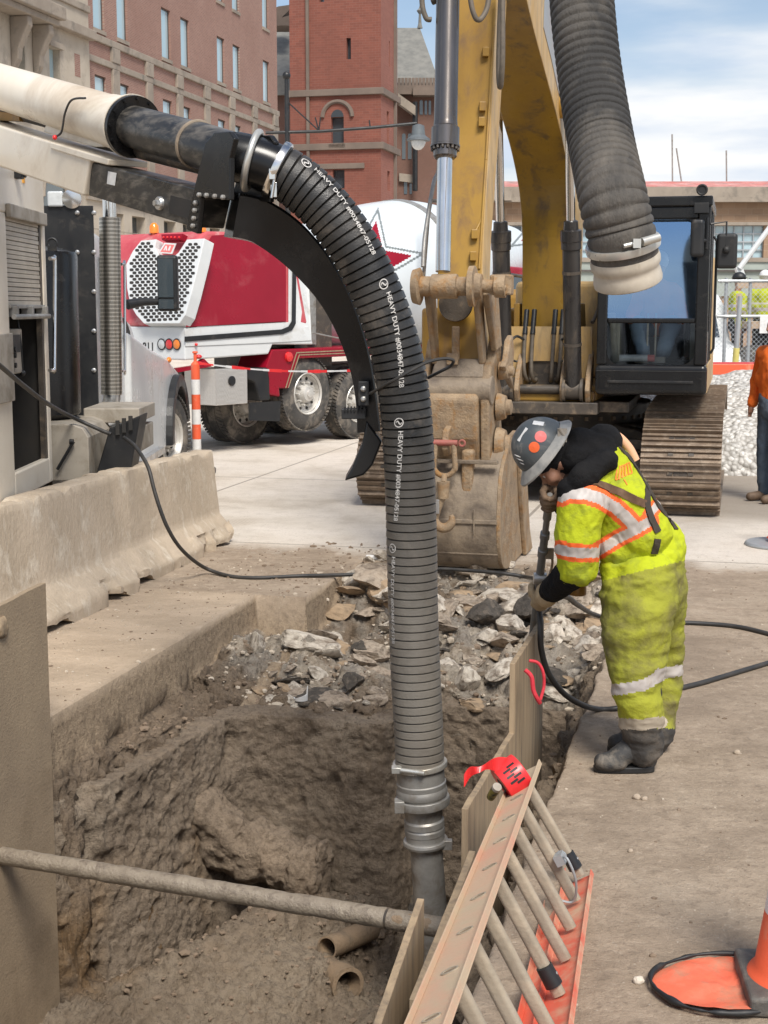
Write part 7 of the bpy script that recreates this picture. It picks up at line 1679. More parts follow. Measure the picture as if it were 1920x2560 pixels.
mb = MB(); facade(mb, c0_, NB, sdp, 0, 48, hs_, .4, -NA); mb.build('side_wall', 'brickB', tw)
mb = MB(); mb.quad(l0_, l0_ + UZ * 48, l0_ + NB * sdp + UZ * 48, l0_ + NB * sdp); mb.quad(l0_ + UZ * 48, c0_ + UZ * 48, c0_ + NB * sdp + UZ * 48, l0_ + NB * sdp + UZ * 48); mb.build('hidden_walls', 'brickB', tw)
for h_ in hl: MB().quad(*[l0_ + NA * x + NB * .45 + UZ * z for x, z in ((h_[0], h_[2]), (h_[1], h_[2]), (h_[1], h_[3]), (h_[0], h_[3]))]).build('tower_window', 'windark', tw)
for h_ in hs_: MB().quad(*[c0_ + NB * x - NA * .35 + UZ * z for x, z in ((h_[0], h_[2]), (h_[1], h_[2]), (h_[1], h_[3]), (h_[0], h_[3]))]).build('tower_window', 'windark', tw)
mb = MB(); h_ = hl[1]; cxw = (h_[0] + h_[1]) / 2; rw = (h_[1] - h_[0]) / 2
mb.prism([l0_ + NA * (cxw + rw * math.cos(a_)) - NB * .02 + UZ * (h_[3] + rw * math.sin(a_) * 1.1) for a_ in [math.pi * i / 12 for i in range(13)]], NB * .03); mb.build('arched_window_head', 'windark', tw, fixn=True)
mb = MB(); mb.tube([l0_ + NA * (cxw + rw * 2.35 * math.cos(a_)) - NB * .05 + UZ * (h_[3] + rw * 2.3 * math.sin(a_) * 1.0) for a_ in [math.pi * i / 16 for i in range(17)]], .17, 6); mb.build('arch_moulding', 'stonedark', tw)
mb = MB(); mb.box(l0_ + NA * cxw + UZ * (h_[2] - .2) - NB * .1, (rw * 2.6, .3, .35), (NA, NB, UZ)); mb.build('window_sill', 'limed', tw)
mb = MB()
for y0, y1 in ((550, 592), (893, 935)):
    za = tf(785, y0).z; zb2 = tf(785, y1).z
    mb.box(c0_ - NA * (wdt / 2) + UZ * ((za + zb2) / 2), (wdt + .5, .5, za - zb2), (NA, NB, UZ)); mb.box(c0_ + NB * (sdp / 2 + .2) + UZ * ((za + zb2) / 2), (.5, sdp, za - zb2), (NA, NB, UZ))
x0_, x1_, zq0, zq1 = fh(375, 682, 1028, 1062); mb.box(l0_ + NA * ((x0_ + x1_) / 2) + UZ * ((zq0 + zq1) / 2), (x1_ - x0_, .3, zq1 - zq0), (NA, NB, UZ))
for b_ in (0, ): pass
mb.build('stone_bands', 'stonedark', tw, bevel=.03)
mb = MB()
for q in (328,): a = tf(q, 550); mb.box(Vector((a.x, a.y, 22)) - NB * .1, (.22, .2, 44), (NA, NB, UZ))
a = tsd(868, 550); mb.box(Vector((a.x, a.y, 22)) + NA * .1, (.2, .3, 44), (NA, NB, UZ)); mb.build('drain_pipes', 'stonedark', tw)
hl_ = thing('station_hall', 'brown brick station hall with a grey slate roof behind the tower', 'building', P(900, 640, 122)); hl_.location.z = 0
YH = 124
def hq(zx, zy, Y=YH): return P(*z2(zx, zy), Y)
mb = MB(); a = hq(880, 590); b = hq(1400, 590); mb.prism([Vector((a.x, YH, 0)), Vector((b.x, YH, 0)), Vector((b.x, YH, b.z)), Vector((a.x, YH, a.z))], (0, 25, 0)); mb.build('hall_wall', 'brickbrown', hl_, fixn=True)
mb = MB(); mb.prism([hq(870, 545), hq(1420, 545), hq(1420, 600), hq(870, 600)], (0, -.8, 0)); mb.prism([hq(985, 560), hq(1400, 560), hq(1400, 610), hq(985, 610)], (0, -1.2, 0))
for i in range(14): q = hq(900 + i * 22, 525); mb.box(q, (.25, .3, .9))
mb.build('cornice', 'stonedark', hl_, fixn=True)
mb = MB(); r0 = [hq(820, 540, YH), hq(1135, 540, YH), hq(1135, 540, YH + 20), hq(820, 540, YH + 20)]; r1_ = [hq(820, 178, YH + 6), hq(1030, 178, YH + 6)]
mb.add([hq(820, 540), hq(1160, 540), hq(1030, 175, YH + 7), hq(820, 175, YH + 7), hq(1160, 540) + Vector((0, 16, 0)), hq(820, 540) + Vector((0, 16, 0))], [(0, 1, 2, 3), (1, 4, 2), (4, 5, 3, 2), (5, 0, 3)]); mb.build('slate_roof', 'slate', hl_, fixn=True)
mb = MB(); q = hq(1030, 178, YH + 7); mb.lathe(q, UZ, [(0, .25), (.4, .15), (1.2, .1), (1.5, .3), (1.7, .1), (2, .02)], 8); mb.build('roof_finial', 'slate', hl_)
for i, (x0, x1, y0, y1) in enumerate(((918, 940, 850, 1000), (955, 978, 850, 1000), (1028, 1048, 640, 720), (1060, 1075, 640, 720), (1085, 1100, 640, 720), (930, 950, 1150, 1220), (965, 980, 1160, 1220))):
    mb = MB(); a = hq(x0, y0, YH - .05); b = hq(x1, y1, YH - .05); rr = (b.x - a.x) / 2
    mb.prism([Vector((a.x, YH - .05, b.z)), Vector((b.x, YH - .05, b.z))] + [Vector(((a.x + b.x) / 2 + rr * math.cos(t_), YH - .05, a.z + rr * math.sin(t_))) for t_ in [math.pi * q / 8 for q in range(9)]], (0, .04, 0)); mb.build('arched_opening', 'windark', hl_, fixn=True)
mb = MB(); mb.prism([hq(900, 1090), hq(985, 1100), hq(985, 1150), hq(900, 1140)], (0, -.3, 0)); mb.build('stone_trim', 'limed', hl_, fixn=True); mb = MB(); mb.prism([hq(890, 600), hq(1000, 680), hq(1000, 740), hq(890, 660)], (0, -1.4, 0)); mb.build('stone_trim', 'limed', hl_, fixn=True)
mb = MB(); mb.cyl(hq(1000, 640, YH - 1), hq(1000, 1200, YH - 1), .22, seg=8); mb.build('downpipe', 'blackmatte', hl_)
lh = thing('left_hall', 'grey slate roofed wing left of the brick tower', 'building', P(608, 640, 130)); lh.location.z = 0
mb = MB(); a = hq(60, 520, 128); b = hq(225, 520, 128); mb.prism([Vector((a.x, 128, 0)), Vector((b.x, 128, 0)), Vector((b.x, 128, b.z)), Vector((a.x, 128, a.z))], (0, 20, 0)); mb.build('hall_wall', 'brickbrown', lh, fixn=True)
mb = MB(); mb.add([hq(60, 500, 127.5), hq(230, 500, 127.5), hq(230, 165, 136), hq(60, 165, 136)], [(0, 1, 2, 3)]); mb.prism([hq(60, 600, 127.5), hq(230, 600, 127.5), hq(230, 480, 127.5), hq(60, 480, 127.5)], (0, -.4, 0)); mb.build('slate_roof', 'slate', lh)
mb = MB(); mb.prism([hq(110, 160, 130), hq(215, 160, 130), hq(215, 95, 130), hq(160, 110, 130), hq(212, 60, 130), hq(212, 30, 130), hq(140, 40, 130), hq(110, 55, 130)], (0, 3, 0)); mb.build('copper_gable', 'stonedark', lh, fixn=True)

# street lamp with its long arm
YL = 42
def lq(zx, zy): return P(*z2(zx, zy), YL)
M['greyshade'] = mat('dull_grey_shade', (.13, .15, .16), (.09, .1, .11), 3, .6)
lm_ = thing('street_lamp', 'dark street lamp with a bell shade on a long arm before the tower', 'street lamp', Vector((lq(195, 500).x, YL, 0)))
mb = MB(); px_ = lq(192, 500); mb.cyl((px_.x, YL, 0), (px_.x, YL, lq(192, 480).z), .09, .06, 12); mb.ell((px_.x, YL, lq(192, 475).z), .12, seg=10, rings=8); mb.build('lamp_post', 'blackmatte', lm_, smooth=True)
mb = MB(); mb.tube([lq(60, 835), lq(400, 826), lq(720, 803), lq(1010, 775)], .045, 8); mb.tube([lq(395, 822), lq(372, 738)], .02, 6); mb.tube([lq(395, 822), lq(405, 738)], .02, 6); mb.tube([lq(718, 803), lq(712, 755)], .02, 6); mb.tube([px_ + Vector((0, 0, -.6)), lq(400, 826)], .02, 6); mb.build('lamp_arm', 'blackmatte', lm_)
q = lq(1020, 785); s_ = .0113 * 1.0
pz = lambda zy: lq(1020, zy).z
mb = MB(); mb.lathe((q.x, YL, pz(915)), UZ, [(pz(885) - pz(915), .34), (pz(872) - pz(915), .33), (pz(860) - pz(915), .25), (pz(850) - pz(915), .2), (pz(790) - pz(915), .17), (pz(780) - pz(915), .05)], 24); mb.build('lamp_shade', 'greyshade', lm_, auto=40)
mb = MB(); mb.ell((q.x, YL, pz(890)), (.21, .21, .24)); mb.build('lamp_globe', 'clearlens', lm_, smooth=True)

# bare shrub behind the drum
rnd = random.Random(12)
def twigs(base, h, spread, n, name, label, cat='shrub'):
    mb = MB()
    def br(p, d, l, r, depth):
        q = p + d * l; mb.tube([p, p.lerp(q, .5) + Vector((rnd.gauss(0, .04), rnd.gauss(0, .04), rnd.gauss(0, .02))) * l, q], [r, r * .8, r * .55], 4, cap=False)
        if depth <= 0: return
        for k_ in range(rnd.choice((2, 3, 3))):
            d2 = (d + Vector((rnd.gauss(0, .45), rnd.gauss(0, .45), rnd.gauss(.05, .3)))).normalized(); br(p.lerp(q, rnd.uniform(.5, 1)), d2, l * rnd.uniform(.55, .8), r * .6, depth - 1)
    for i in range(n):
        br(base + Vector((rnd.gauss(0, .2), rnd.gauss(0, .3), 0)), Vector((rnd.gauss(0, spread), rnd.gauss(0, spread), 1)).normalized(), h * rnd.uniform(.3, .45), .035, 4)
    return tag(mb.build(name, 'twig'), label, cat)
for i, (x, y) in enumerate(((835, 400), (868, 398), (900, 405))):
    p = P(x, y, 62); twigs(Vector((p.x, 62, 0)), p.z * .95, .16, 9, 'bare_shrub', ['bare leafless street tree left of the others above the mixer drum', 'bare leafless street tree in the middle above the mixer drum', 'bare leafless street tree nearest the excavator arm above the drum'][i], 'tree')

# ------------------------------------------------------------------ long low building on the right, beyond the fence
YR = 62
def rq(x, y, Y=YR): return P(x, y, Y)
rbd = thing('depot_building', 'long tan brick depot with a red roof edge and tall multi-pane windows behind the excavator', 'building', Vector((rq(1500, 600).x, YR, 0)))
xl = rq(1040, 400).x; xr = rq(1760, 400).x + 6
def band(mb, y0, y1, dY=0.0, th=.3, x0=None, x1=None):
    za, zb3 = rq(1500, y0).z, rq(1500, y1).z; mb.box(((xl + xr) / 2 if x0 is None else (x0 + x1) / 2, YR - dY + th / 2, (za + zb3) / 2), (xr - xl if x0 is None else x1 - x0, th, za - zb3))
whs = []
zt_w, zb_w = rq(1500, 487).z, rq(1500, 557).z
wx = []
x_ = xl + .5
while x_ < xr - 3: wx.append((x_, x_ + 2.5)); x_ += 3.05
mb = MB(); facade(mb, Vector((xl, YR, 0)), Vector((1, 0, 0)), xr - xl, 0, rq(1500, 434).z, [(a - xl, b - xl, zb_w, zt_w) for a, b in wx], .4, Vector((0, 1, 0))); mb.build('tan_brick_wall', 'bricktan', rbd)
mb = MB(); band(mb, 405, 434, .4, 3); mb.build('grey_parapet', 'limed', rbd)
M['redroof'] = mat('rusty_red_roof', (.52, .16, .13), (.6, .33, .3), 1.5, .7, dirt=(.3, .2, .18), dscale=2, damt=.4, world=True)
mb = MB(); za, zb3 = rq(1500, 376).z, rq(1500, 407).z; mb.prism([Vector((xl, YR + .5, zb3)), Vector((xl, YR + 3.5, za)), Vector((xl, YR + 9, za)), Vector((xl, YR + 9, zb3))], (xr - xl, 0, 0)); mb.build('red_roof', 'redroof', rbd, fixn=True)
M['greygreen'] = mat('pale_green_grey_panel', (.36, .40, .36), (.28, .31, .28), .8, .7, world=True)
mb = MB(); band(mb, 428, 438, .55, .3); band(mb, 480, 487, .15, .2); band(mb, 557, 566, .2, .25)
mb.build('stone_trim', 'limed', rbd)
mb = MB(); band(mb, 566, 640, .12, .1); mb.build('lower_panels', 'greygreen', rbd)
mb = MB()
for i in range(26): xx = xl + .6 + i * 1.5; mb.box((xx, YR - .2, (rq(1500, 580).z + rq(1500, 640).z) / 2), (.2, .12, rq(1500, 580).z - rq(1500, 640).z))
band(mb, 583, 587, .25, .1); mb.build('lower_mullions', 'winframe', rbd)
for a, b in wx[:]:
    if b < rq(1050, 500).x or a > rq(1700, 500).x: continue
    mb = MB(); n_ = 6
    for i in range(n_ + 1): mb.box((a + (b - a) * i / n_, YR + .2, (zt_w + zb_w) / 2), (.05, .05, zt_w - zb_w))
    for j in range(5): mb.box(((a + b) / 2, YR + .19, zb_w + (zt_w - zb_w) * j / 4), (b - a, .05, .05))
    wf = mb.build('window', 'galv', rbd); MB().quad(Vector((a, YR + .25, zb_w)), Vector((b, YR + .25, zb_w)), Vector((b, YR + .25, zt_w)), Vector((a, YR + .25, zt_w))).build('pane', 'winglass' if rnd.random() < .6 else 'windark', wf)
mb = MB(); 
for x0, x1, y0, y1 in ((1060, 1078, 378, 398), (1100, 1122, 388, 420), (1068, 1120, 398, 420)): p0 = rq(x0, y0, 58); p1 = rq(x1, y1, 58); mb.box(((p0.x + p1.x) / 2, 59 + x0 * .003, (p0.z + p1.z) / 2), (p1.x - p0.x, 2, p0.z - p1.z))
mb.build('rooftop_units', 'limed', rbd)
for i, (x, y0, x1) in enumerate(((1452, 290, 1453), (1461, 320, 1478), (1569, 325, 1570))):
    p = rq(x, y0, 66); q = rq(x1, 430, 66); tag(MB().tube([Vector((q.x, 66, q.z)), p], .035, 6).build('antenna_mast', 'steel'), ['tallest thin antenna mast on the depot roof', 'leaning antenna mast right of the tallest one on the depot roof', 'lone antenna mast at the right end of the depot roof'][i], 'mast')
mb = MB(); p = P(1435, 1135 / DD * 1.0, 50) if False else rq(1432, 492, 50)
# site clutter beyond the gravel
YF = 23.0
fn = thing('chain_link_fence', 'chain-link fence panels on steel pipes at the right edge behind the gravel', 'fence', Vector((P(1620, 700, YF).x, YF, 0)))
zt1 = P(1600, 607, YF).z; zm1 = P(1600, 683, YF).z; xf0 = P(1548, 700, YF).x; xf1 = P(1800, 700, YF).x
mb = MB(); mb.tube([(xf0, YF, zt1), (xf1, YF, zt1)], .025, 8); mb.tube([(xf0, YF, zm1), (xf1, YF, zm1)], .025, 8); mb.tube([(xf0, YF, .1), (xf1, YF, .1)], .025, 8); mb.build('fence_rails', 'galv', fn)
for x in (1567, 1619, 1672, 1730): q = P(x, 700, YF); MB().cyl((q.x, YF + .03, 0), (q.x, YF + .03, zt1 + .05), .028, seg=10).build('fence_post', 'galv', fn, smooth=True)
mb = MB(); st_ = .075; hgt_ = zt1 - .1; nn_ = int((xf1 - xf0 + hgt_) / st_)
for i in range(nn_):
    x = xf0 - hgt_ + i * st_
    for sg_ in (1, -1):
        a = Vector((x, YF, .1)); b = Vector((x + hgt_, YF, zt1)) 
        if sg_ < 0: a = Vector((x + hgt_, YF + .004, .1)); b = Vector((x, YF + .004, zt1))
        # clip to the panel
        d_ = b - a; ts = [0, 1]
        for lim, inc in ((xf0, 1), (xf1, -1)):
            if abs(d_.x) > 1e-6:
                t_ = (lim - a.x) / d_.x
                if (d_.x > 0) == (inc > 0): ts[0] = max(ts[0], t_)
                else: ts[1] = min(ts[1], t_)
        if ts[1] > ts[0]: mb.tube([a + d_ * ts[0], a + d_ * ts[1]], .0032, 3, cap=False)
mb.build('wire_mesh', 'galv', fn)
mb = MB(); q = P(1656, 701, YF - .05); mb.box(q, (.22, .01, .28)); mb.build('fence_sign', 'stickerw', fn)
# leaning pipe with yellow foot
p0 = P(1599, 640, 22.3); p1 = P(1588, 790, 22.3)
t = thing('leaning_pipe', 'grey pipe with a yellow sleeve leaning against the fence', 'pipe', (p1.x, 22.3, .6))
MB().cyl(p0, p1, .038, seg=12).build('pipe_shaft', 'galv', t, smooth=True); MB().cyl(P(1591, 752, 22.28), p1, .05, seg=12).build('yellow_sleeve', mat('yellow_plastic', (.7, .62, .2), (.6, .52, .15), 5, .6), t, smooth=True)
# white van behind the fence
van_ = thing('white_van', 'white van parked behind the fence with its front towards the street', 'van', Vector((P(1560, 700, 26).x, 26, 0)))
x0 = P(1500, 700, 25).x; x1 = P(1597, 700, 25).x
pr = [(0, .55), (0, 1.05), (.25, 1.35), (.95, 1.5), (1.55, 2.15), (1.9, 2.3), (4.5, 2.35), (4.5, .55)]
mb = MB(); mb.prism([Vector((x0 + .1, 24.6 + a, b)) for a, b in pr], (x1 - x0 - .1, 0, 0)); mb.build('van_body', 'white2', van_, fixn=True, bevel=.09, bseg=4)
mb = MB(); mb.prism([Vector((x0 + .3, 24.585 + a, b)) for a, b in ((.98, 1.53), (1.5, 2.09), (1.52, 2.07), (1.0, 1.51))], (x1 - x0 - .5, 0, 0)); mb.build('windscreen', 'windark', van_, fixn=True)
mb = MB(); mb.prism([Vector((x1 + .0, 25.8 + a, b)) for a, b in ((.1, 1.5), (.55, 2.05), (1.4, 2.1), (1.4, 1.5))], (.015, 0, 0)); mb.build('side_window', 'windark', van_, fixn=True)
mb = MB(); mb.ell((x1 - .12, 24.62, 1.02), (.12, .06, .12)); mb.build('headlight', 'clearlens', van_, smooth=True)
mb = MB(); mb.box(((x0 + x1) / 2, 24.56, .55), (x1 - x0, .12, .25)); mb.build('bumper', 'blackmatte', van_, bevel=.03)
mb = MB(); mb.ell((x1 + .1, 26.0, 1.75), (.06, .08, .14)); mb.build('van_mirror', 'blackmatte', van_, smooth=True)
for y_ in (25.6, 28.2): wheel(van_, (x1 - .12, y_, .36), (1, 0, 0), .36, .22, .2)
# wheeled lift with timber decks
lf = thing('timber_platform', 'timber work platform on a wheeled machine behind the fence', 'platform', Vector((P(1650, 700, 25).x, 25, 0)))
xa = P(1592, 620, 25).x; xb_ = P(1790, 620, 25).x
MB().box(((xa + xb_) / 2, 25, P(0, 614, 25).z), (xb_ - xa, .05, .14)).build('top_plank', 'wood', lf, bevel=.005)
MB().box(((xa + .7 + xb_) / 2, 25.0, P(0, 652, 25).z), (xb_ - xa - .7, .05, .10)).build('middle_plank', 'wood', lf, bevel=.005)
MB().box(((xa + .2 + xb_) / 2, 25.3, P(0, 702, 25).z), (xb_ - xa - .2, 1.2, .12)).build('deck_plank', 'wood', lf, bevel=.005)
for x in (xa + .05, xa + 1.3, xb_ - .1): MB().box((x, 25.04, 1.35), (.09, .03, 1.9)).build('upright', 'wood', lf)
MB().box(((xa + xb_) / 2, 25.8, 1.0), (xb_ - xa - .2, .8, .35)).build('machine_frame', 'darksteel', lf, bevel=.05)
q = P(1650, 745, 24.5); wheel(lf, (q.x, 24.95, .85), (0, -1, 0), .55, .35, .25, 'greybox'); wheel(lf, (q.x + 1.9, 24.95, .85), (0, -1, 0), .55, .35, .25, 'greybox')
t = thing('white_boom_arm', 'white slanted lift arm rising above the far workers', 'lift arm', P(1600, 600, 27))
MB().tube([P(1597, 580, 27), P(1690, 455, 27)], .05, 8).build('arm', 'white2', t); MB().prism([P(1590, 578, 27), P(1604, 575, 27), P(1618, 618, 27), P(1602, 620, 27)], (0, .15, 0)).build('arm_plate', 'white2', t, fixn=True)
# orange plastic barrier along the top of the gravel
t = thing('orange_barrier_fence', 'red-orange plastic barrier strip behind the top of the gravel pile', 'barrier', P(1580, 800, 21.3))
a = P(1530, 790, 21.3); b = P(1720, 790, 21.3)
MB().box(((a.x + b.x) / 2, 21.3, P(0, 798, 21.3).z), (b.x - a.x, .05, .16)).build('lower_strip', 'conerange', t, bevel=.01)
MB().box(((a.x + b.x) / 2, 21.35, P(0, 786, 21.3).z), (b.x - a.x, .04, .05)).build('upper_strip', 'redpale', t)
for x in (a.x + .3, a.x + 1.6, b.x - .2): MB().box((x, 21.36, P(0, 800, 21.3).z - .35), (.05, .04, .9)).build('stake', 'wood', t)

# ------------------------------------------------------------------ gravel pile
gx, gy = np.meshgrid(np.linspace(.6, 12.8, 330), np.linspace(15.2, 26, 300))
d1 = np.sqrt(((gx - 5.6) / 4.4) ** 2 + ((gy - 20.3) / 3.0) ** 2); base = 1.22 * np.clip(1 - d1, 0, 1) ** .5
d2 = np.sqrt(((gx - 9.2) / 4.0) ** 2 + ((gy - 20.6) / 3.4) ** 2); base = np.maximum(base, 1.2 * np.clip(1 - d2, 0, 1) ** .85)
hz_ = base + sst(base, .02, .2) * (.08 * fbm(gx, gy, gx * 0, .9, 4, 2) + .035 * fbm(gx, gy, gx * 0, 9, 3, 4)) - .02
rows, cols = gx.shape; idx = np.arange(rows * cols).reshape(rows, cols)
me = bpy.data.meshes.new('gravel_pile'); me.from_pydata(np.stack([gx, gy, hz_], -1).reshape(-1, 3).tolist(), [], np.stack([idx[:-1, :-1], idx[:-1, 1:], idx[1:, 1:], idx[1:, :-1]], -1).reshape(-1, 4).tolist())
m_, nt_, b_ = newmat('crushed_gravel'); g_ = nt_.nodes.new('ShaderNodeNewGeometry')
vo = nt_.nodes.new('ShaderNodeTexVoronoi'); vo.inputs['Scale'].default_value = 17; nt_.links.new(g_.outputs['Position'], vo.inputs[0])
hs2 = nt_.nodes.new('ShaderNodeSeparateColor'); nt_.links.new(vo.outputs['Color'], hs2.inputs[0])
c_ = _mixc(nt_, hs2.outputs[0], (.60, .58, .545), (.42, .405, .375)); c_ = _mixc(nt_, _rng(nt_, hs2.outputs[1], .7, .9), c_, (.70, .68, .64)); c_ = _mixc(nt_, _rng(nt_, vo.outputs['Distance'], .45, .85), c_, (.30, .28, .25))
nt_.links.new(c_, b_.inputs['Base Color']); b_.inputs['Roughness'].default_value = .9
bn = nt_.nodes.new('ShaderNodeBump'); bn.inputs['Strength'].default_value = 1; bn.inputs['Distance'].default_value = .04; bn.invert = True; nt_.links.new(vo.outputs['Distance'], bn.inputs['Height']); nt_.links.new(bn.outputs[0], b_.inputs['Normal'])
me.materials.append(m_); go = bpy.data.objects.new('gravel_pile', me); COL.objects.link(go); tag(go, 'large pile of white crushed gravel behind the excavator track', 'gravel', kind='stuff')
# ------------------------------------------------------------------ people
from mathutils.bvhtree import BVHTree
def soft(mb, name, mats, parent, voxel=.012, smooth_it=4, amp=0.0, freq=6, seed=1, paint=None, wr=None):
    """join overlapping volumes into one continuous surface, add folds, optionally paint faces by region"""
    me = bpy.data.meshes.new('tmp'); me.from_pydata([tuple(v) for v in mb.v], [], mb.f)
    bm = bmesh.new(); bm.from_mesh(me); bmesh.ops.recalc_face_normals(bm, faces=bm.faces); bm.to_mesh(me); bm.free()
    ob = bpy.data.objects.new('tmp', me); COL.objects.link(ob)
    r = ob.modifiers.new('r', 'REMESH'); r.mode = 'VOXEL'; r.voxel_size = voxel
    s_ = ob.modifiers.new('s', 'SMOOTH'); s_.iterations = smooth_it; s_.factor = .6
    dg = bpy.context.evaluated_depsgraph_get(); dg.update()
    m2 = bpy.data.meshes.new_from_object(ob.evaluated_get(dg)); bpy.data.objects.remove(ob); bpy.data.meshes.remove(me)
    n = len(m2.vertices); co = np.empty(n * 3); m2.vertices.foreach_get('co', co); co = co.reshape(-1, 3)
    if amp:
        no = np.empty(n * 3); m2.vertices.foreach_get('normal', no); no = no.reshape(-1, 3)
        w_ = wr or (1, 1, 1)
        d = fbm(co[:, 0] * w_[0], co[:, 1] * w_[1], co[:, 2] * w_[2], freq, 4, seed, .55); d = 1 - np.abs(d) * 2.6      # ridged folds
        co = co + no * (d * amp)[:, None]
    root = parent
    while root is not None and root.parent is not None: root = root.parent
    off = np.array(root.location[:]) if root is not None else np.array([co[:, 0].mean(), co[:, 1].mean(), co[:, 2].min()])
    for x in (mats if isinstance(mats, (list, tuple)) else [mats]): m2.materials.append(M[x])
    if paint:
        m2.vertices.foreach_set('co', co.ravel()); m2.update()
        pc = [proj(Vector(v)) for v in co]; px = np.array(pc); mi = []
        for p in m2.polygons:
            q = px[list(p.vertices)].mean(0); mi.append(paint(q[0], q[1], co[list(p.vertices)].mean(0)))
        m2.polygons.foreach_set('material_index', mi)
    wc_ = co.copy(); m2.vertices.foreach_set('co', (co - off).ravel()); m2.polygons.foreach_set('use_smooth', [True] * len(m2.polygons)); m2.update(); m2.name = name
    o = bpy.data.objects.new(name, m2); COL.objects.link(o)
    if root is None: o.location = Vector(off)
    else: o.parent = parent
    o_bvh = BVHTree.FromPolygons([Vector(v) for v in wc_], [tuple(p.vertices) for p in m2.polygons])
    return o, o_bvh
def dist_path(x, y, pts):
    best = 1e9
    for (x0, y0), (x1, y1) in zip(pts, pts[1:]):
        dx, dy = x1 - x0, y1 - y0; t = max(0, min(1, ((x - x0) * dx + (y - y0) * dy) / (dx * dx + dy * dy))); best = min(best, math.hypot(x - x0 - t * dx, y - y0 - t * dy))
    return best
def hit(bvhs, x, y):
    r = ray(x, y).normalized(); best = None
    for b in bvhs:
        h = b.ray_cast(CAM, r)
        if h[0] is not None and (best is None or h[3] < best[3]): best = h
    return best
def drape(bvhs, pts, width, th=.004, sub=6):
    """strap that lies on the garment along a path"""
    fine = spline([Vector((x, y, 0)) for x, y in pts], sub); mb = MB(); rows = []
    hs = []
    for p in fine:
        h = hit(bvhs, p.x, p.y)
        if h: hs.append((h[0], h[1]))
    n = len(hs)
    # smooth depth jumps
    P_ = [h[0] for h in hs]
    for it in range(3): P_ = [P_[0]] + [(P_[i - 1] + P_[i] * 2 + P_[i + 1]) / 4 for i in range(1, n - 1)] + [P_[-1]]
    vs = []
    for i in range(n):
        T_ = (P_[min(i + 1, n - 1)] - P_[max(i - 1, 0)]).normalized(); N_ = hs[i][1]; 
        if N_.dot(CAM - P_[i]) < 0: N_ = -N_
        S_ = T_.cross(N_).normalized(); c = P_[i] + N_ * (th + .003)
        vs += [c + S_ * width / 2, c - S_ * width / 2, c - S_ * width / 2 - N_ * (th + .008), c + S_ * width / 2 - N_ * (th + .008)]
    mb.add(vs, [(4 * i + j, 4 * i + (j + 1) % 4, 4 * i + 4 + (j + 1) % 4, 4 * i + 4 + j) for i in range(n - 1) for j in range(4)] + [(3, 2, 1, 0), (4 * n - 4, 4 * n - 3, 4 * n - 2, 4 * n - 1)])
    return mb
def disc_on(bvhs, x, y, r, sx=1.0, rot=0.0, k=18, th=.002, poly=None):
    h = hit(bvhs, x, y)
    if h is None: return MB()
    c, N_ = h[0], h[1]
    if N_.dot(CAM - c) < 0: N_ = -N_
    u = (Vector((1, 0, 0)) - N_ * N_.x).normalized(); w_ = N_.cross(u)
    if w_.z < 0: w_ = -w_
    mb = MB(); pts = poly or [(math.cos(2 * math.pi * i / k) * r * sx, math.sin(2 * math.pi * i / k) * r) for i in range(k)]
    cr_, sr_ = math.cos(rot), math.sin(rot)
    vs = []
    for a, b in pts:
        a, b = a * cr_ - b * sr_, a * sr_ + b * cr_
        q = c + u * a + w_ * b
        hh = None
        for bv in bvhs:
            g_ = bv.ray_cast(q + N_ * .05, -N_, .12)
            if g_[0] is not None: hh = g_[0] if hh is None or (g_[0] - CAM).length < (hh - CAM).length else hh
        vs.append((hh or q) + N_ * th)
    mb.add(vs + [c + N_ * (th + .0015)], [(i, (i + 1) % len(vs), len(vs)) for i in range(len(vs))]); return mb

wk = thing('person', 'worker in lime hi-vis suit, black hood and grey hard hat bending over the trench edge holding an air lance', 'person', P(1385, 1665, 6.2))
wk['label'] = 'worker in muddy lime suit and grey hard hat bending over the trench edge'
J = dict(pel=P(1402, 1262, 6.28), mid=P(1372, 1165, 6.28), ch=P(1316, 1078, 6.28), nk=P(1262, 1010, 6.28),
         ls=P(1266, 1092, 6.10), le=P(1245, 1222, 6.16), lw=P(1190, 1272, 6.40), rs=P(1292, 1062, 6.46), re=P(1252, 1120, 6.62), rw=P(1200, 1072, 6.30),
         lh=P(1378, 1290, 6.17), lk=P(1380, 1475, 6.13), la=P(1388, 1620, 6.13), rh=P(1416, 1290, 6.44), rk=P(1434, 1480, 6.48), ra=P(1416, 1585, 6.44))
tool0 = P(1188, 1068, 6.22); tool1 = P(1146, 1405, 7.02)
def tool_at(y):   # point of the lance that projects at height y
    lo, hi = 0.0, 1.0
    for _ in range(30):
        m_ = (lo + hi) / 2
        if proj(tool0.lerp(tool1, m_))[1] < y: lo = m_
        else: hi = m_
    return tool0.lerp(tool1, lo)
TD = (tool1 - tool0).normalized()
hand_l = tool_at(1283); hand_r = tool_at(1078)
up_h = Vector((-.80, -.10, .585)).normalized(); fw_h = Vector((-.585, -.04, -.80)); fw_h = (fw_h - up_h * fw_h.dot(up_h)).normalized(); rt_h = fw_h.cross(up_h)
HCn = P(1198, 992, 6.26)
def hd(f, u_, r=0.0): return HCn + fw_h * f + up_h * u_ + rt_h * r
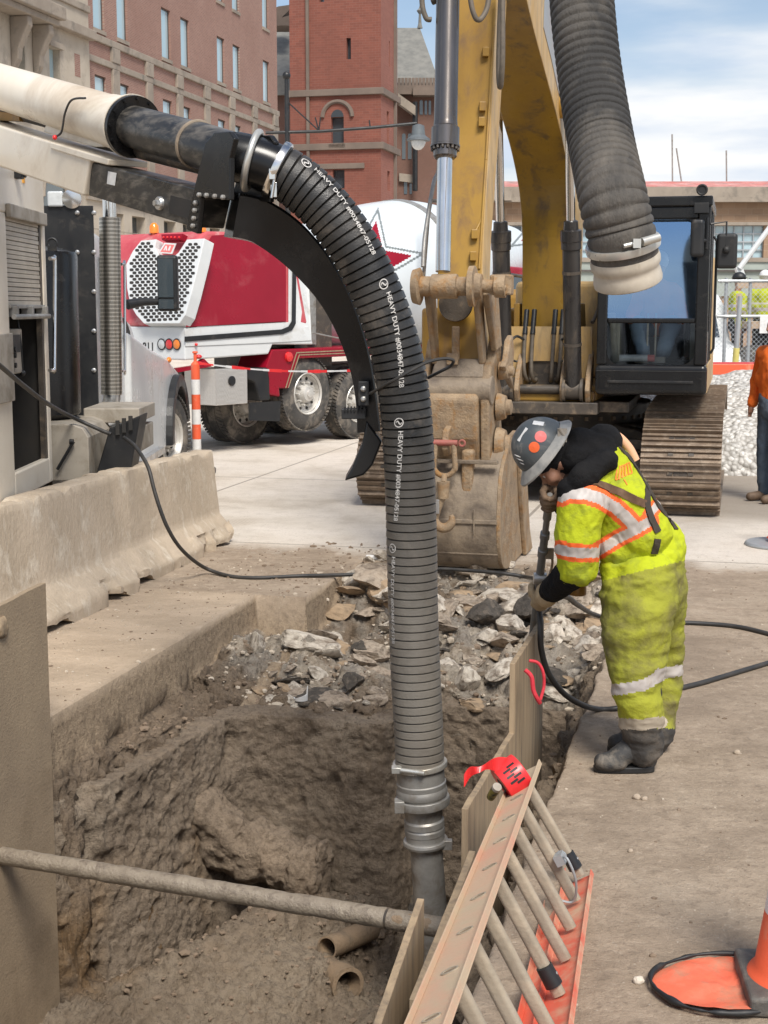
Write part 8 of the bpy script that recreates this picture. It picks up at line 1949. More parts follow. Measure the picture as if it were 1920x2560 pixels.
# body: one continuous skin-coloured figure under the clothes
mb = MB()
mb.ell(hd(.0, .01), (.078, .098, .105), (rt_h, fw_h, up_h)); mb.ell(hd(.03, -.06), (.06, .07, .075), (rt_h, fw_h, up_h)); mb.capsule(hd(.055, -.115), hd(.07, -.105), .03, .028)
mb.capsule(hd(.095, -.005), hd(.122, -.045), .011, .016); mb.ell(hd(.116, -.048, .012), .010); mb.ell(hd(.116, -.048, -.012), .010)      # nose
mb.capsule(hd(.088, .022, -.045), hd(.088, .022, .045), .012, .012)       # brow
for s_ in (-1, 1): mb.ell(hd(.0, -.02, s_ * .082), (.010, .022, .032), (rt_h, fw_h, up_h)); mb.ell(hd(.07, -.03, s_ * .045), .03)
mb.capsule(hd(.098, -.082, -.018), hd(.098, -.082, .018), .009, .009); mb.capsule(hd(.094, -.095, -.014), hd(.094, -.095, .014), .009, .009)
mb.capsule(hd(-.02, -.06), J['nk'], .058, .062); mb.capsule(J['nk'], J['ch'], .07, .13); mb.capsule(J['ch'], J['mid'], .13, .12); mb.capsule(J['mid'], J['pel'], .12, .14)
mb.capsule(J['ch'], J['ls'], .09, .06); mb.capsule(J['ch'], J['rs'], .09, .06)
for a, b, c in (('ls', 'le', 'lw'), ('rs', 're', 'rw')): mb.capsule(J[a], J[b], .055, .042); mb.capsule(J[b], J[c], .042, .028)
mb.capsule(J['lw'], hand_l, .026, .024); mb.capsule(J['rw'], hand_r, .026, .022)
for a, b, c in (('lh', 'lk', 'la'), ('rh', 'rk', 'ra')): mb.capsule(J['pel'], J[a], .12, .10); mb.capsule(J[a], J[b], .095, .06); mb.capsule(J[b], J[c], .058, .04)
body, bv_body = soft(mb, 'body', 'skin', wk, .011, 3)
mb = MB()
for s_ in (-1, 1): mb.ell(hd(.083, .0, s_ * .031), .0115)
mb.build('eyes', 'conewhite', body, smooth=True)
mb = MB(); mb.capsule(hd(.05, -.125), hd(.085, -.115), .032, .024); mb.capsule(hd(.03, -.09, -.055), hd(.075, -.105, -.025), .026, .022); mb.capsule(hd(.03, -.09, .055), hd(.075, -.105, .025), .026, .022); mb.capsule(hd(.108, -.066, -.02), hd(.108, -.066, .02), .008, .008)
soft(mb, 'beard', 'beard', wk, .007, 2, .003, 40)
# balaclava and hood
mb = MB(); mb.ell(hd(-.022, .012), (.092, .092, .115), (rt_h, fw_h, up_h)); mb.capsule(hd(-.03, .0), hd(-.05, -.08), .088, .08); mb.capsule(hd(-.035, -.055), J['nk'], .085, .095)
mb.capsule(hd(.06, .038, -.06), hd(.06, .038, .06), .028, .028)
soft(mb, 'black_balaclava', 'blackcloth', wk, .009, 3, .004, 16, 5)
mb = MB()
mb.capsule(P(1240, 988, 6.2), P(1296, 970, 6.25), .06, .064); mb.capsule(P(1296, 970, 6.25), P(1304, 1000, 6.15), .062, .048); mb.capsule(P(1306, 994, 6.14), P(1258, 1032, 6.09), .046, .046); mb.capsule(P(1258, 1032, 6.09), P(1238, 1060, 6.13), .046, .042)
mb.capsule(P(1300, 960, 6.3), P(1280, 1010, 6.45), .08, .07); mb.capsule(P(1280, 1010, 6.45), P(1240, 1050, 6.42), .07, .06); mb.capsule(P(1235, 1060, 6.12), P(1238, 1060, 6.42), .05, .05); mb.capsule(P(1258, 968, 6.26), P(1262, 1030, 6.28), .08, .08)
hoodo, bv_hood = soft(mb, 'black_hood', 'blackcloth', wk, .009, 3, .018, 5.5, 6)
# jacket
def z3(zx, zy): return 1071.5 + zx * .25, 864.1 + zy * .25
bandA = [z3(*q) for q in ((560, 835), (640, 800), (770, 810), (900, 850), (1030, 930), (1130, 1020), (1200, 1090))]
bandB = [z3(*q) for q in ((1335, 1045), (1200, 1125), (1050, 1200), (890, 1300))]
bandC = [z3(*q) for q in ((545, 1290), (640, 1315), (760, 1325), (900, 1318))]
bandD = [z3(*q) for q in ((1330, 985), (1400, 900), (1500, 830))]
def paint_jacket(x, y, p):
    if y > 1160 and x < 1292 + 2 and dist_path(x, y, bandC) < 20: return 1 if dist_path(x, y, bandC) < 11 else 2
    dA = dist_path(x, y, bandA); dB = dist_path(x, y, bandB); dD = dist_path(x, y, bandD)
    if dA < 12.5 or dB < 10.5 or dD < 8: return 1
    if dA < 22.5 or dB < 19.5 or dD < 15: return 2
    return 0
mb = MB()
mb.capsule(P(1300, 1035, 6.28), P(1322, 1078, 6.28), .155, .165); mb.capsule(P(1322, 1078, 6.28), J['mid'], .165, .165); mb.capsule(P(1340, 1075, 6.2), P(1390, 1150, 6.2), .12, .12); mb.capsule(P(1340, 1075, 6.4), P(1390, 1150, 6.4), .12, .12)
mb.capsule(J['mid'], P(1392, 1200, 6.28), .165, .16); mb.capsule(P(1330, 1175, 6.22), P(1350, 1190, 6.22), .09, .09); mb.capsule(P(1318, 1188, 6.25), P(1372, 1172, 6.2), .06, .08)
mb.capsule(P(1300, 1050, 6.25), P(1258, 1086, 6.12), .11, .095); mb.capsule(P(1258, 1086, 6.12), P(1247, 1160, 6.12), .10, .092); mb.capsule(P(1247, 1160, 6.12), P(1246, 1222, 6.16), .09, .088)
mb.capsule(P(1310, 1050, 6.35), J['rs'], .12, .09); mb.capsule(J['rs'], P(1268, 1110, 6.56), .09, .08)
jk, bv_j = soft(mb, 'hi_vis_jacket', ['hivis', 'tape', 'tapeorange'], wk, .0062, 3, .013, 4.4, 11, paint_jacket, (1.9, .8, 1.2))
mb = MB(); mb.capsule(P(1246, 1200, 6.15), J['le'] + Vector((-.01, 0, -.02)), .066, .074); mb.capsule(J['le'] + Vector((-.01, 0, -.02)), P(1200, 1270, 6.34), .072, .055); mb.capsule(P(1200, 1270, 6.34), P(1188, 1276, 6.40), .058, .05)
mb.capsule(P(1268, 1110, 6.56), J['re'], .07, .06); mb.capsule(J['re'], J['rw'], .06, .045)
soft(mb, 'black_sleeves', 'blackcloth', wk, .008, 3, .008, 14, 8)
# trousers
kb1 = [(1318, 1490), (1350, 1488), (1390, 1480), (1424, 1462)]; kb2 = [(1424, 1456), (1470, 1448)]; ab = [(1335, 1563), (1385, 1566), (1430, 1560)]
def paint_tr(x, y, p):
    if dist_path(x, y, kb1) < 12 or dist_path(x, y, kb2) < 12: return 1
    if dist_path(x, y, ab) < 12: return 2
    if y > 1574: return 3
    return 4 if y < 1235 + (x - 1380) * -.25 else 0
mb = MB()
mb.capsule(P(1412, 1190, 6.28), P(1402, 1270, 6.28), .145, .17); mb.capsule(P(1395, 1260, 6.18), P(1378, 1320, 6.15), .15, .152); mb.capsule(P(1340, 1235, 6.22), P(1352, 1330, 6.18), .085, .105); mb.capsule(P(1378, 1320, 6.15), P(1372, 1400, 6.13), .152, .135); mb.capsule(P(1372, 1400, 6.13), P(1376, 1470, 6.12), .135, .115)
mb.capsule(P(1376, 1470, 6.12), P(1380, 1500, 6.12), .115, .105); mb.capsule(P(1382, 1510, 6.10), P(1386, 1555, 6.12), .098, .092); mb.capsule(P(1386, 1555, 6.12), P(1387, 1612, 6.13), .088, .082)
mb.capsule(P(1418, 1260, 6.40), P(1424, 1330, 6.45), .13, .115); mb.capsule(P(1424, 1330, 6.45), P(1434, 1470, 6.48), .108, .078); mb.capsule(P(1434, 1470, 6.48), P(1418, 1575, 6.44), .076, .074); mb.capsule(P(1418, 1575, 6.42), P(1410, 1598, 6.42), .075, .075)
M['gaiter'] = mat('dark_boot_cuff', (.035, .032, .03), (.06, .054, .047), 8, .8, dirt=(.12, .10, .08), dscale=8, damt=.4, bump=.3)
tr_, bv_t = soft(mb, 'hi_vis_trousers', ['hivisdirty', 'tape', 'tapedirty', 'gaiter', 'hivis'], wk, .0078, 3, .017, 3.6, 21, paint_tr, (1.1, .8, 2.0))
# boots
for nm, an, toe, sy in (('L', P(1392, 1600, 6.13), P(1300, 1655, 6.10), 6.12), ('R', P(1400, 1575, 6.42), P(1330, 1612, 6.38), 6.4)):
    g0 = G(1400, 1668) if nm == 'L' else G(1400, 1624)
    heel = Vector((an.x + .01, an.y, .055)); toe_ = Vector((toe.x + .0, toe.y, .05)); ball = heel.lerp(toe_, .62) + Vector((0, 0, .005))
    mb = MB(); mb.capsule(Vector((an.x, an.y, .28)), Vector((an.x, an.y, .09)), .062, .06); mb.capsule(heel, Vector((an.x - .03, an.y, .10)), .05, .06); mb.capsule(Vector((an.x - .04, an.y, .11)), ball + Vector((0, 0, .012)), .058, .05); mb.capsule(ball, toe_, .046, .038)
    for dy in (-.022, .022): mb.capsule(ball + Vector((0, dy, -.01)), toe_ + Vector((.02, dy * .7, -.006)), .034, .032)
    bo_, _ = soft(mb, 'rubber_boot', 'bootgrey', wk, .009, 3, .002, 20)
    mb = MB(); out = []
    for i in range(28):
        a_ = 2 * math.pi * i / 28; cx_ = (heel.x + toe_.x) / 2; L_ = (heel.x - toe_.x) / 2 + .036
        out.append(Vector((cx_ + math.copysign(abs(math.cos(a_)) ** .7, math.cos(a_)) * L_, heel.y + (toe_.y - heel.y) * .5 + math.copysign(abs(math.sin(a_)) ** .75, math.sin(a_)) * .04, .002)))
    mb.prism(out, (0, 0, .028)); mb.build('boot_sole', 'blackmatte', bo_, fixn=True, bevel=.005)
# gloves: palm, four fingers closed round the lance, thumb from the side of the palm
def glove(c, wrist, matn, s=1.0, side=1, rl=.018):
    axis = TD; out = (wrist - c); out = (out - axis * out.dot(axis)).normalized(); tan = axis.cross(out).normalized() * side
    mb = MB(); R = rl + .012 * s
    palm = c + out * (R + .012)
    mb.capsule(wrist, palm + out * .01, .036 * s, .034 * s); mb.ell(palm + out * .004, (.020 * s, .040 * s, .044 * s), (out, tan, axis)); mb.ell(palm + out * .022, (.022 * s, .032 * s, .034 * s), (out, tan, axis))
    for k_, off_ in enumerate((-.036, -.012, .012, .034)):
        base = c + axis * off_ * s; ln_ = (1.0, 1.1, 1.05, .85)[k_]; r = .0112 * s * (1, 1.05, 1, .88)[k_]
        pts = []
        for a_ in np.linspace(.35, .35 + 3.7 * ln_, 9): pts.append(base + (out * math.cos(a_) + tan * math.sin(a_)) * (R + .003 * (k_ % 2)) + axis * .006 * a_ * .3)
        for p, q in zip(pts, pts[1:]): mb.capsule(p, q, r, r * .97, 10)
        mb.ell(pts[3], r * 1.22)
    th_ = [palm - axis * .022 * s - tan * .02 * s, c - axis * .040 * s - tan * (R + .004) + out * .012, c - axis * .044 * s - tan * (R) - out * .015, c - axis * .038 * s - out * (R + .006) - tan * .004]
    for p, q, r0, r1 in zip(th_, th_[1:], (.017, .0145, .013), (.0145, .013, .012)): mb.capsule(p, q, r0 * s, r1 * s, 10)
    mb.capsule(wrist - out * -.012, wrist + out * .03, .040 * s, .046 * s)
    return mb
soft(glove(hand_l, J['lw'].lerp(hand_l, .45), 'glove', 1.15, -1), 'left_glove', 'glove', wk, .0042, 2, .0015, 40)
soft(glove(hand_r, J['rw'].lerp(hand_r, .5), 'glovedark', 1.05, 1), 'right_glove', 'glovedark', wk, .0042, 2, .0015, 40)
# straps, logo
bvs = [bv_j, bv_t]
for k_, (pts, wd, m_) in enumerate((([(730, 712), (860, 722), (980, 760), (1100, 810), (1200, 860), (1290, 900)], .034, 'strap'), ([(960, 345), (1060, 410), (1150, 500), (1230, 620), (1300, 740), (1350, 830), (1420, 940), (1500, 1040), (1555, 1120)], .024, 'strapblack'), ([(1310, 740), (1305, 850), (1310, 930), (1350, 1040), (1400, 1140)], .030, 'strapblack'))):
    drape(bvs, [z3(*q) for q in pts], wd, .004).build('suspender_strap', m_, wk, auto=30)
drape([bv_t, bv_j], [z3(1395, 1200), z3(1385, 1260), z3(1365, 1325)], .030, .004).build('hammer_loop', 'strapblack', wk)
lgm = MB()
for k_ in range(5):
    f = k_ / 4; p0 = (1135 - 72 * f, 540 + 18 * f + 20 * f); p1 = (1168 - 20 - 95 * f, 640 + 45 * f)
    a = (1150 - 80 * f, 545 + 25 * f); b = (1172 - 110 * f, 630 + 60 * f)
    d_ = drape([bv_j], [z3(*a), z3((a[0] + b[0]) / 2, (a[1] + b[1]) / 2), z3(*b)], .0075, .001, 2); lgm.add(d_.v, d_.f)
for a, b in (((1150, 540), (1070, 580)), ((1172, 632), (1035, 695)), ((1045, 600), (1035, 690)), ((1105, 690), (1130, 735))):
    d_ = drape([bv_j], [z3(*a), z3((a[0] + b[0]) / 2, (a[1] + b[1]) / 2), z3(*b)], .006, .001, 2); lgm.add(d_.v, d_.f)
lgm.build('back_emblem', 'orangelogo', jk)
# hard hat
hb0 = P(1171, 974, 6.26)
def hp(r_, f_, u_): return hb0 + rt_h * r_ + fw_h * f_ + up_h * u_
mb = MB(); vs = []; seg = 48; rg_ = 16
for i in range(rg_ + 1):
    th_ = math.pi / 2 * i / rg_
    for k_ in range(seg):
        ph = 2 * math.pi * k_ / seg; rr = math.cos(th_) ** .9 if i < rg_ else .001; ridge = 1 + (.02 if abs(math.sin(ph)) < .13 and i < rg_ - 1 else 0) + .006 * math.cos(6 * ph)
        vs.append(hp(math.sin(ph) * .112 * rr * ridge, -.012 + math.cos(ph) * .132 * rr * ridge, .148 * math.sin(th_) + .0))
mb.add(vs, [(i * seg + k_, i * seg + (k_ + 1) % seg, (i + 1) * seg + (k_ + 1) % seg, (i + 1) * seg + k_) for i in range(rg_) for k_ in range(seg)] + [tuple(range(rg_ * seg, (rg_ + 1) * seg))])
hat = mb.build('hard_hat', 'hat', wk, smooth=True, fixn=True)
bv_hat = BVHTree.FromPolygons([Vector(v) for v in mb.v], mb.f)
mb = MB(); vs = []
for k_ in range(seg):
    ph = 2 * math.pi * k_ / seg
    for r_, u_ in ((1.0, .012), (1.02, .016), (1.2, .004), (1.27, -.002), (1.27, -.010), (1.2, -.006), (1.0, -.004)):
        e_ = 1 + (.12 if math.cos(ph) > 0 else 0) * math.cos(ph) * (r_ - 1) * 4
        vs.append(hp(math.sin(ph) * .112 * r_, -.012 + math.cos(ph) * .132 * r_ * e_, u_ - .018 * (r_ - 1) * 3))
mb.add(vs, [(k_ * 7 + j, ((k_ + 1) % seg) * 7 + j, ((k_ + 1) % seg) * 7 + (j + 1) % 7, k_ * 7 + (j + 1) % 7) for k_ in range(seg) for j in range(7)]); mb.build('hat_brim', 'hatrim', hat, smooth=True, fixn=True)
disc_on([bv_hat], 1168, 943, .026).build('pink_sticker', 'stickerr', hat)
disc_on([bv_hat], 1154, 966, .024).build('orange_sticker', 'stickero', hat)
disc_on([bv_hat], 1128, 938, .03, rot=.75, poly=[(-.034, -.008), (.034, -.008), (.034, .008), (-.034, .008)]).build('white_label', 'stickerw', hat)
disc_on([bv_hat], 1163, 914, .02, rot=-.3, poly=[(-.024, -.012), (.024, -.012), (.024, .014), (-.024, .014)]).build('white_label', 'stickerw', hat)
for (x, y, w_) in ((1118, 985, .020), (1123, 993, .020), (1128, 1001, .012)): disc_on([bv_hat], x, y, .02, rot=.2, poly=[(-w_, -.003), (w_, -.003), (w_, .003), (-w_, .003)]).build('sticker_lettering', 'printing', hat)
mb = MB(); mb.tube([P(1208, 925, 6.16), P(1222, 945, 6.16), P(1214, 962, 6.17)], .008, 8); mb.box(P(1214, 940, 6.17), (.04, .02, .06)); mb.build('hat_strap', 'greybox', hat)
# second hat brim-like orange collar on the back of the neck: reflective hood lining
mb = MB(); mb.tube(spline([P(1288, 945, 6.42), P(1310, 936, 6.40), P(1335, 944, 6.40), P(1358, 968, 6.40), P(1372, 995, 6.40)], 6), .022, 10); mb.build('pale_orange_collar', mat('pale_orange_trim', (.75, .42, .26), (.7, .36, .2), 6, .8), wk, smooth=True)

# ---- air lance
al = thing('air_lance', 'long grey air lance held upright by the worker over the trench', 'air lance', tool1)
def ta(f): return tool0.lerp(tool1, f)
TL = (tool1 - tool0).length
def yfr(y): p = tool_at(y); return (p - tool0).length / TL
mb = MB(); pr = []
for y, r in ((1062, .012), (1100, .013), (1101, .019), (1120, .020), (1121, .015), (1150, .015), (1151, .022), (1162, .023), (1163, .019), (1185, .019), (1186, .024), (1200, .024), (1201, .019), (1245, .020), (1247, .026), (1256, .026), (1257, .018), (1400, .018)): pr.append((yfr(y) * TL, r))
mb.lathe(tool0, TD, pr, 20); mb.build('lance_body', 'toolgrey', al, auto=30)
mb = MB(); q = tool_at(1240); mb.tube(spline([tool_at(1195) + Vector((.04, -.01, 0)), tool_at(1215) + Vector((.05, -.01, 0)), q + Vector((.045, -.01, 0)), tool_at(1255) + Vector((.03, 0, 0))], 5), .006, 8); mb.box(tool_at(1195) + Vector((.03, -.01, 0)), (.04, .02, .05)); mb.build('trigger_lever', 'ply', al, smooth=False)
mb = MB(); mb.cyl(q + Vector((-.03, 0, -.02)), q + Vector((.03, 0, -.02)), .028, seg=16); mb.build('valve', 'alu', al, auto=35)
t = thing('amber_jar', 'amber brown plastic jar hanging behind the worker\'s forearm', 'jar', P(1247, 1285, 6.55))
mb = MB(); q0 = P(1247, 1285, 6.55); mb.lathe(q0, Vector((.02, 0, 1)), [(0, .038), (.005, .042), (.02, .043), (.06, .040), (.12, .036), (.2, .034)], 24); mb.build('jar_wall', mat('amber_plastic', (.30, .15, .03), (.22, .11, .025), 9, .3), t, auto=35)
mb = MB(); mb.tube([q0 + UZ * .2, P(1262, 1130, 6.56)], .006, 6); mb.build('jar_cord', 'strapblack', t)

# ---- simple standing people
def stander(base, h, face, label, top, leg, hatm=None, skin='skin', arms='down', bootm='leather', crop=None, lean=0.0, voxel=.016, hair='beard', stripes=True):
    f = Vector((math.cos(face), math.sin(face), 0)); s = Vector((-f.y, f.x, 0)); B = Vector(base); k = h / 1.8
    def q(ff, ss, z): return B + f * (ff * k + lean * z) + s * (ss * k) + UZ * (z * k)
    t = thing('person', label, 'person', base)
    mb = MB()   # body
    mb.ell(q(.02, 0, 1.68), (.075 * k, .095 * k, .115 * k), (s, f, UZ)); mb.capsule(q(.06, 0, 1.60), q(.07, 0, 1.59), .04 * k, .035 * k); mb.capsule(q(.11, 0, 1.69), q(.125, 0, 1.655), .010 * k, .014 * k)
    for s_ in (-1, 1): mb.ell(q(.02, s_ * .082, 1.67), (.012 * k, .02 * k, .03 * k), (s, f, UZ))
    mb.capsule(q(0, 0, 1.6), q(-.01, 0, 1.46), .055 * k, .06 * k); mb.capsule(q(0, 0, 1.36), q(0, 0, 1.0), .13 * k, .12 * k)
    arm = {'down': ((.0, .27, 1.12), (.08, .29, .86)), 'pocket': ((-.03, .34, 1.14), (.10, .22, .95)), 'front': ((.08, .27, 1.15), (.30, .16, 1.12))}[arms]
    for s_ in (-1, 1):
        e = (arm[0][0], arm[0][1] * s_, arm[0][2]); w_ = (arm[1][0], arm[1][1] * s_, arm[1][2])
        mb.capsule(q(0, .19 * s_, 1.42), q(*e), .05 * k, .04 * k); mb.capsule(q(*e), q(*w_), .038 * k, .026 * k); mb.ell(q(w_[0] + .02, w_[1], w_[2] - .06), (.03 * k, .035 * k, .05 * k))
        for fi in range(4): mb.capsule(q(w_[0] + .0 + fi * .012, w_[1] + .012 * s_, w_[2] - .09), q(w_[0] + .012 + fi * .012, w_[1] + .0, w_[2] - .135), .009 * k, .008 * k, 8)
        mb.capsule(q(w_[0] + .03, w_[1], w_[2] - .05), q(w_[0] + .055, w_[1] - .01 * s_, w_[2] - .095), .011 * k, .009 * k, 8)
        mb.capsule(q(0, .09 * s_, .95), q(.02, .10 * s_, .5), .08 * k, .055 * k); mb.capsule(q(.02, .10 * s_, .5), q(0, .11 * s_, .1), .05 * k, .038 * k)
    soft(mb, 'body', skin, t, voxel * .8, 2)
    mb = MB(); mb.capsule(q(0, 0, 1.36), q(0, 0, 1.02), .16 * k, .15 * k); mb.capsule(q(0, -.14, 1.40), q(0, .14, 1.40), .10 * k, .10 * k); mb.capsule(q(0, -.08, 1.2), q(0, .08, 1.2), .15 * k, .15 * k)
    for s_ in (-1, 1):
        e = (arm[0][0], arm[0][1] * s_, arm[0][2]); w_ = (arm[1][0], arm[1][1] * s_, arm[1][2]); mb.capsule(q(0, .19 * s_, 1.42), q(*e), .085 * k, .07 * k); mb.capsule(q(*e), q(*w_), .07 * k, .05 * k)
    if isinstance(top, (list, tuple)):
        zb_ = B.z
        def pj(x, y, p): z = (p[2] - zb_) / k; return 1 if (1.10 < z < 1.16 or 1.22 < z < 1.27) else 0
    else: pj = None
    soft(mb, 'top', top, t, voxel, 2, .012, 6, 31, pj)
    mb = MB(); mb.capsule(q(0, 0, 1.0), q(0, 0, .92), .155 * k, .15 * k)
    for s_ in (-1, 1): mb.capsule(q(0, .085 * s_, .92), q(.02, .10 * s_, .5), .11 * k, .085 * k); mb.capsule(q(.02, .10 * s_, .5), q(0, .11 * s_, .12), .08 * k, .07 * k)
    soft(mb, 'trousers', leg, t, voxel, 2, .010, 7, 33)
    for s_ in (-1, 1):
        mb = MB(); mb.capsule(q(-.03, .11 * s_, .06), q(.16, .12 * s_, .045), .05 * k, .042 * k); mb.capsule(q(-.02, .11 * s_, .14), q(-.02, .11 * s_, .07), .052 * k, .05 * k); soft(mb, 'shoe', bootm, t, voxel * .7, 2)
    if hatm:
        mb = MB(); mb.ell(q(.01, 0, 1.74), (.105 * k, .125 * k, .11 * k), (s, f, UZ)); mb.lathe(q(.015, 0, 1.735), UZ, [(0, .14 * k), (.012, .145 * k), (.014, .10 * k)], 28); mb.build('hard_hat', hatm, t, smooth=True)
    else:
        mb = MB(); mb.ell(q(-.012, 0, 1.71), (.085 * k, .10 * k, .11 * k), (s, f, UZ)); soft(mb, 'hair', hair, t, .012, 1, .004, 30)
    return t
g = G(1668, 1084)
stander((g.x - .01, g.y, 0), 1.98, math.radians(200), 'person in an orange sweatshirt and jeans cut off by the right frame edge', 'orangecloth', 'jeans', None, arms='pocket')
q = P(1592, 700, 25.7); stander((q.x, 25.7, .86), 1.78, math.radians(-20), 'far worker in lime vest and dark hard hat left of the white lift arm', ['hivis', 'tape'], 'blackmatte', 'blackmatte', voxel=.03)
q = P(1652, 700, 25.7); stander((q.x, 25.8, .90), 1.78, math.radians(-110), 'far worker in lime vest and white hard hat at the right frame edge', ['hivis', 'tape'], 'blackmatte', 'stickerw', voxel=.03)
MB().box((P(1625, 700, 25.7).x, 25.75, .85), (2.2, .9, .05)).build('standing_plank', 'wood', lf)
# operator in the cab
t = thing('person', 'excavator operator in jeans and orange top seated behind the cab glass', 'person', E_(1.12, 15.3, 1.6))
def oq(l, b, z): return E_(1.12 + l, b, z)
mb = MB(); mb.capsule(oq(0, 15.45, 1.75), oq(0, 15.4, 2.2), .13, .13); mb.capsule(oq(0, 15.4, 2.3), oq(0, 15.35, 2.42), .055, .055); mb.ell(oq(0, 15.32, 2.5), (.08, .1, .12))
mb.capsule(oq(0, 15.22, 2.5), oq(0, 15.2, 2.47), .012, .015)
for s_ in (-1, 1):
    mb.capsule(oq(.18 * s_, 15.4, 2.2), oq(.26 * s_, 15.25, 1.95), .05, .042); mb.capsule(oq(.26 * s_, 15.25, 1.95), oq(.24 * s_, 14.98, 1.93), .04, .03); mb.ell(oq(.24 * s_, 14.92, 1.92), .04)
    mb.capsule(oq(.1 * s_, 15.45, 1.78), oq(.16 * s_, 15.0, 1.86), .075, .06); mb.capsule(oq(.16 * s_, 15.0, 1.86), oq(.10 * s_, 14.8, 1.58), .055, .045)
soft(mb, 'body', 'skin', t, .016, 2)
mb = MB(); mb.capsule(oq(0, 15.45, 1.8), oq(0, 15.4, 2.2), .17, .16); mb.capsule(oq(-.13, 15.4, 2.22), oq(.13, 15.4, 2.22), .1, .1)
for s_ in (-1, 1): mb.capsule(oq(.18 * s_, 15.4, 2.2), oq(.26 * s_, 15.25, 1.95), .08, .065); mb.capsule(oq(.26 * s_, 15.25, 1.95), oq(.24 * s_, 15.02, 1.93), .06, .05)
soft(mb, 'orange_top', 'orangecloth', t, .018, 2, .01, 7)
mb = MB()
for s_ in (-1, 1): mb.capsule(oq(.1 * s_, 15.45, 1.78), oq(.17 * s_, 14.98, 1.88), .11, .095); mb.capsule(oq(.17 * s_, 14.98, 1.88), oq(.10 * s_, 14.78, 1.60), .09, .07)
soft(mb, 'jeans', mat('pale_jeans', (.24, .30, .37), (.3, .36, .43), 5, .85), t, .016, 2, .01, 8) if False else soft(mb, 'jeans', 'jeans', t, .016, 2, .01, 8)
mb = MB(); mb.ell(oq(0, 15.33, 2.54), (.105, .12, .11)); mb.build('hard_hat', 'stickerw', t, smooth=True)
# ------------------------------------------------------------------ ladder on its side along the trench
ld = thing('ladder', 'orange fibreglass extension ladder on its side between the trench boards and the ground', 'ladder', AB(-.48, 4.3, 0))
def Lp(w, b, u_=0.0):
    """w: 0 = lower rail, 1 = upper rail; b along; u_ offset normal to the ladder plane (towards the right/up)"""
    lo = Vector((-.49 - .054 * (b - 4.9), 0, .035 - .082 * (b - 4.9))); hi = Vector((-.705 - .058 * (b - 5.03), 0, .365 - .098 * (b - 5.03))); d_ = hi - lo; nn = Vector((-d_.z, 0, d_.x)).normalized(); nn = -nn if nn.x < 0 else nn
    p = lo + d_ * w + nn * u_; return AB(p.x, b, p.z)
WV = (Lp(1, 4) - Lp(0, 4)).normalized(); NV = (Lp(0, 4, 1) - Lp(0, 4)).normalized(); LD = (Lp(1, 5) - Lp(1, 3)).normalized()
bt0, bt1 = 2.2, 5.03
def channel(w, b0, b1, dirn, m, name, webw=.116, fl=.017, th=.005, off=0.0):
    """C channel rail: web lies across NV, flanges point along dirn*WV"""
    mb = MB(); c0_ = Lp(w, (b0 + b1) / 2, off); L_ = b1 - b0
    mb.box(c0_, (webw, L_, th), (NV, LD, WV)); 
    for s_ in (-1, 1): mb.box(c0_ + NV * (s_ * (webw / 2 - th / 2)) + WV * (dirn * (fl / 2 + th / 2)), (th, L_, fl), (NV, LD, WV))
    return mb.build(name, m, ld, bevel=.0015, bseg=1)
channel(1.0, bt0, bt1, 1, 'orangedusty', 'upper_rail')
channel(0.0, bt0, bt1 - .13, 1, 'orangefrp', 'lower_rail')
channel(0.0, bt0, bt1 + .02, 1, 'orangefrp', 'inner_lower_rail', .066, .025, .005, -.085)
bs = [4.86 - .27 * i for i in range(10)]
for i, b in enumerate(bs):
    mb = MB(); p0 = Lp(0, b - .0, 0) + WV * .006; p1 = Lp(1, b, 0) - WV * .004
    # D-shaped rung
    pts = []
    for a_ in np.linspace(0, 2 * math.pi, 20, endpoint=False):
        x, y = math.cos(a_) * .020, math.sin(a_) * .015; pts.append(p0 + NV * x + NB * max(y, -.013))
    mb.prism(pts, p1 - p0); r_ = mb.build('rung', 'rung', ld, fixn=True, auto=40)
    mb = MB(); c = Lp(1, b, 0) + WV * .0028; vs_ = []
    for a_ in np.linspace(0, 2 * math.pi, 20, endpoint=False): vs_.append((c + NV * math.cos(a_) * .024 + NB * math.sin(a_) * .0135, c + NV * math.cos(a_) * .019 + NB * math.sin(a_) * .0095))
    k = len(vs_); mb.add([v[0] for v in vs_] + [v[1] for v in vs_] + [v[0] + WV * .003 for v in vs_] + [v[1] + WV * .003 for v in vs_], [f for i_ in range(k) for f in ((2 * k + i_, 2 * k + (i_ + 1) % k, 3 * k + (i_ + 1) % k, 3 * k + i_), (i_, (i_ + 1) % k, 2 * k + (i_ + 1) % k, 2 * k + i_), (k + i_, 3 * k + i_, 3 * k + (i_ + 1) % k, k + (i_ + 1) % k))])
    mb.build('rung_rivet_ring', 'rung', r_, smooth=True)
    mb = MB(); mb.prism([c - WV * .0005 + NV * math.cos(a_) * .019 + NB * math.sin(a_) * .0095 for a_ in np.linspace(0, 2 * math.pi, 20, endpoint=False)], WV * .0012); mb.build('rung_bore', 'clay', r_, fixn=True)
    if i in (0, 4):
        mb = MB(); mb.lathe(p0 + WV * .03, (p1 - p0), [(0, .022), (.001, .026), (.062, .024), (.063, .02)], 20); q_ = mb.build('rubber_sleeve', 'blackmatte', r_, auto=40)
        mb = MB(); mb.lathe(p0 + WV * .06 + NV * .022, NV, [(0, .006), (.004, .005)], 8); mb.build('sleeve_rivet', 'alu', q_)
for i in range(9):
    b = bs[i] - .111
    if False:
        mb = MB(); p0 = Lp(0, b, -.085) + WV * .006; p1 = Lp(.93, b, -.085); mb.cyl(p0, p1, .0155, seg=16); mb.build('inner_rung', 'rung', ld, auto=40)
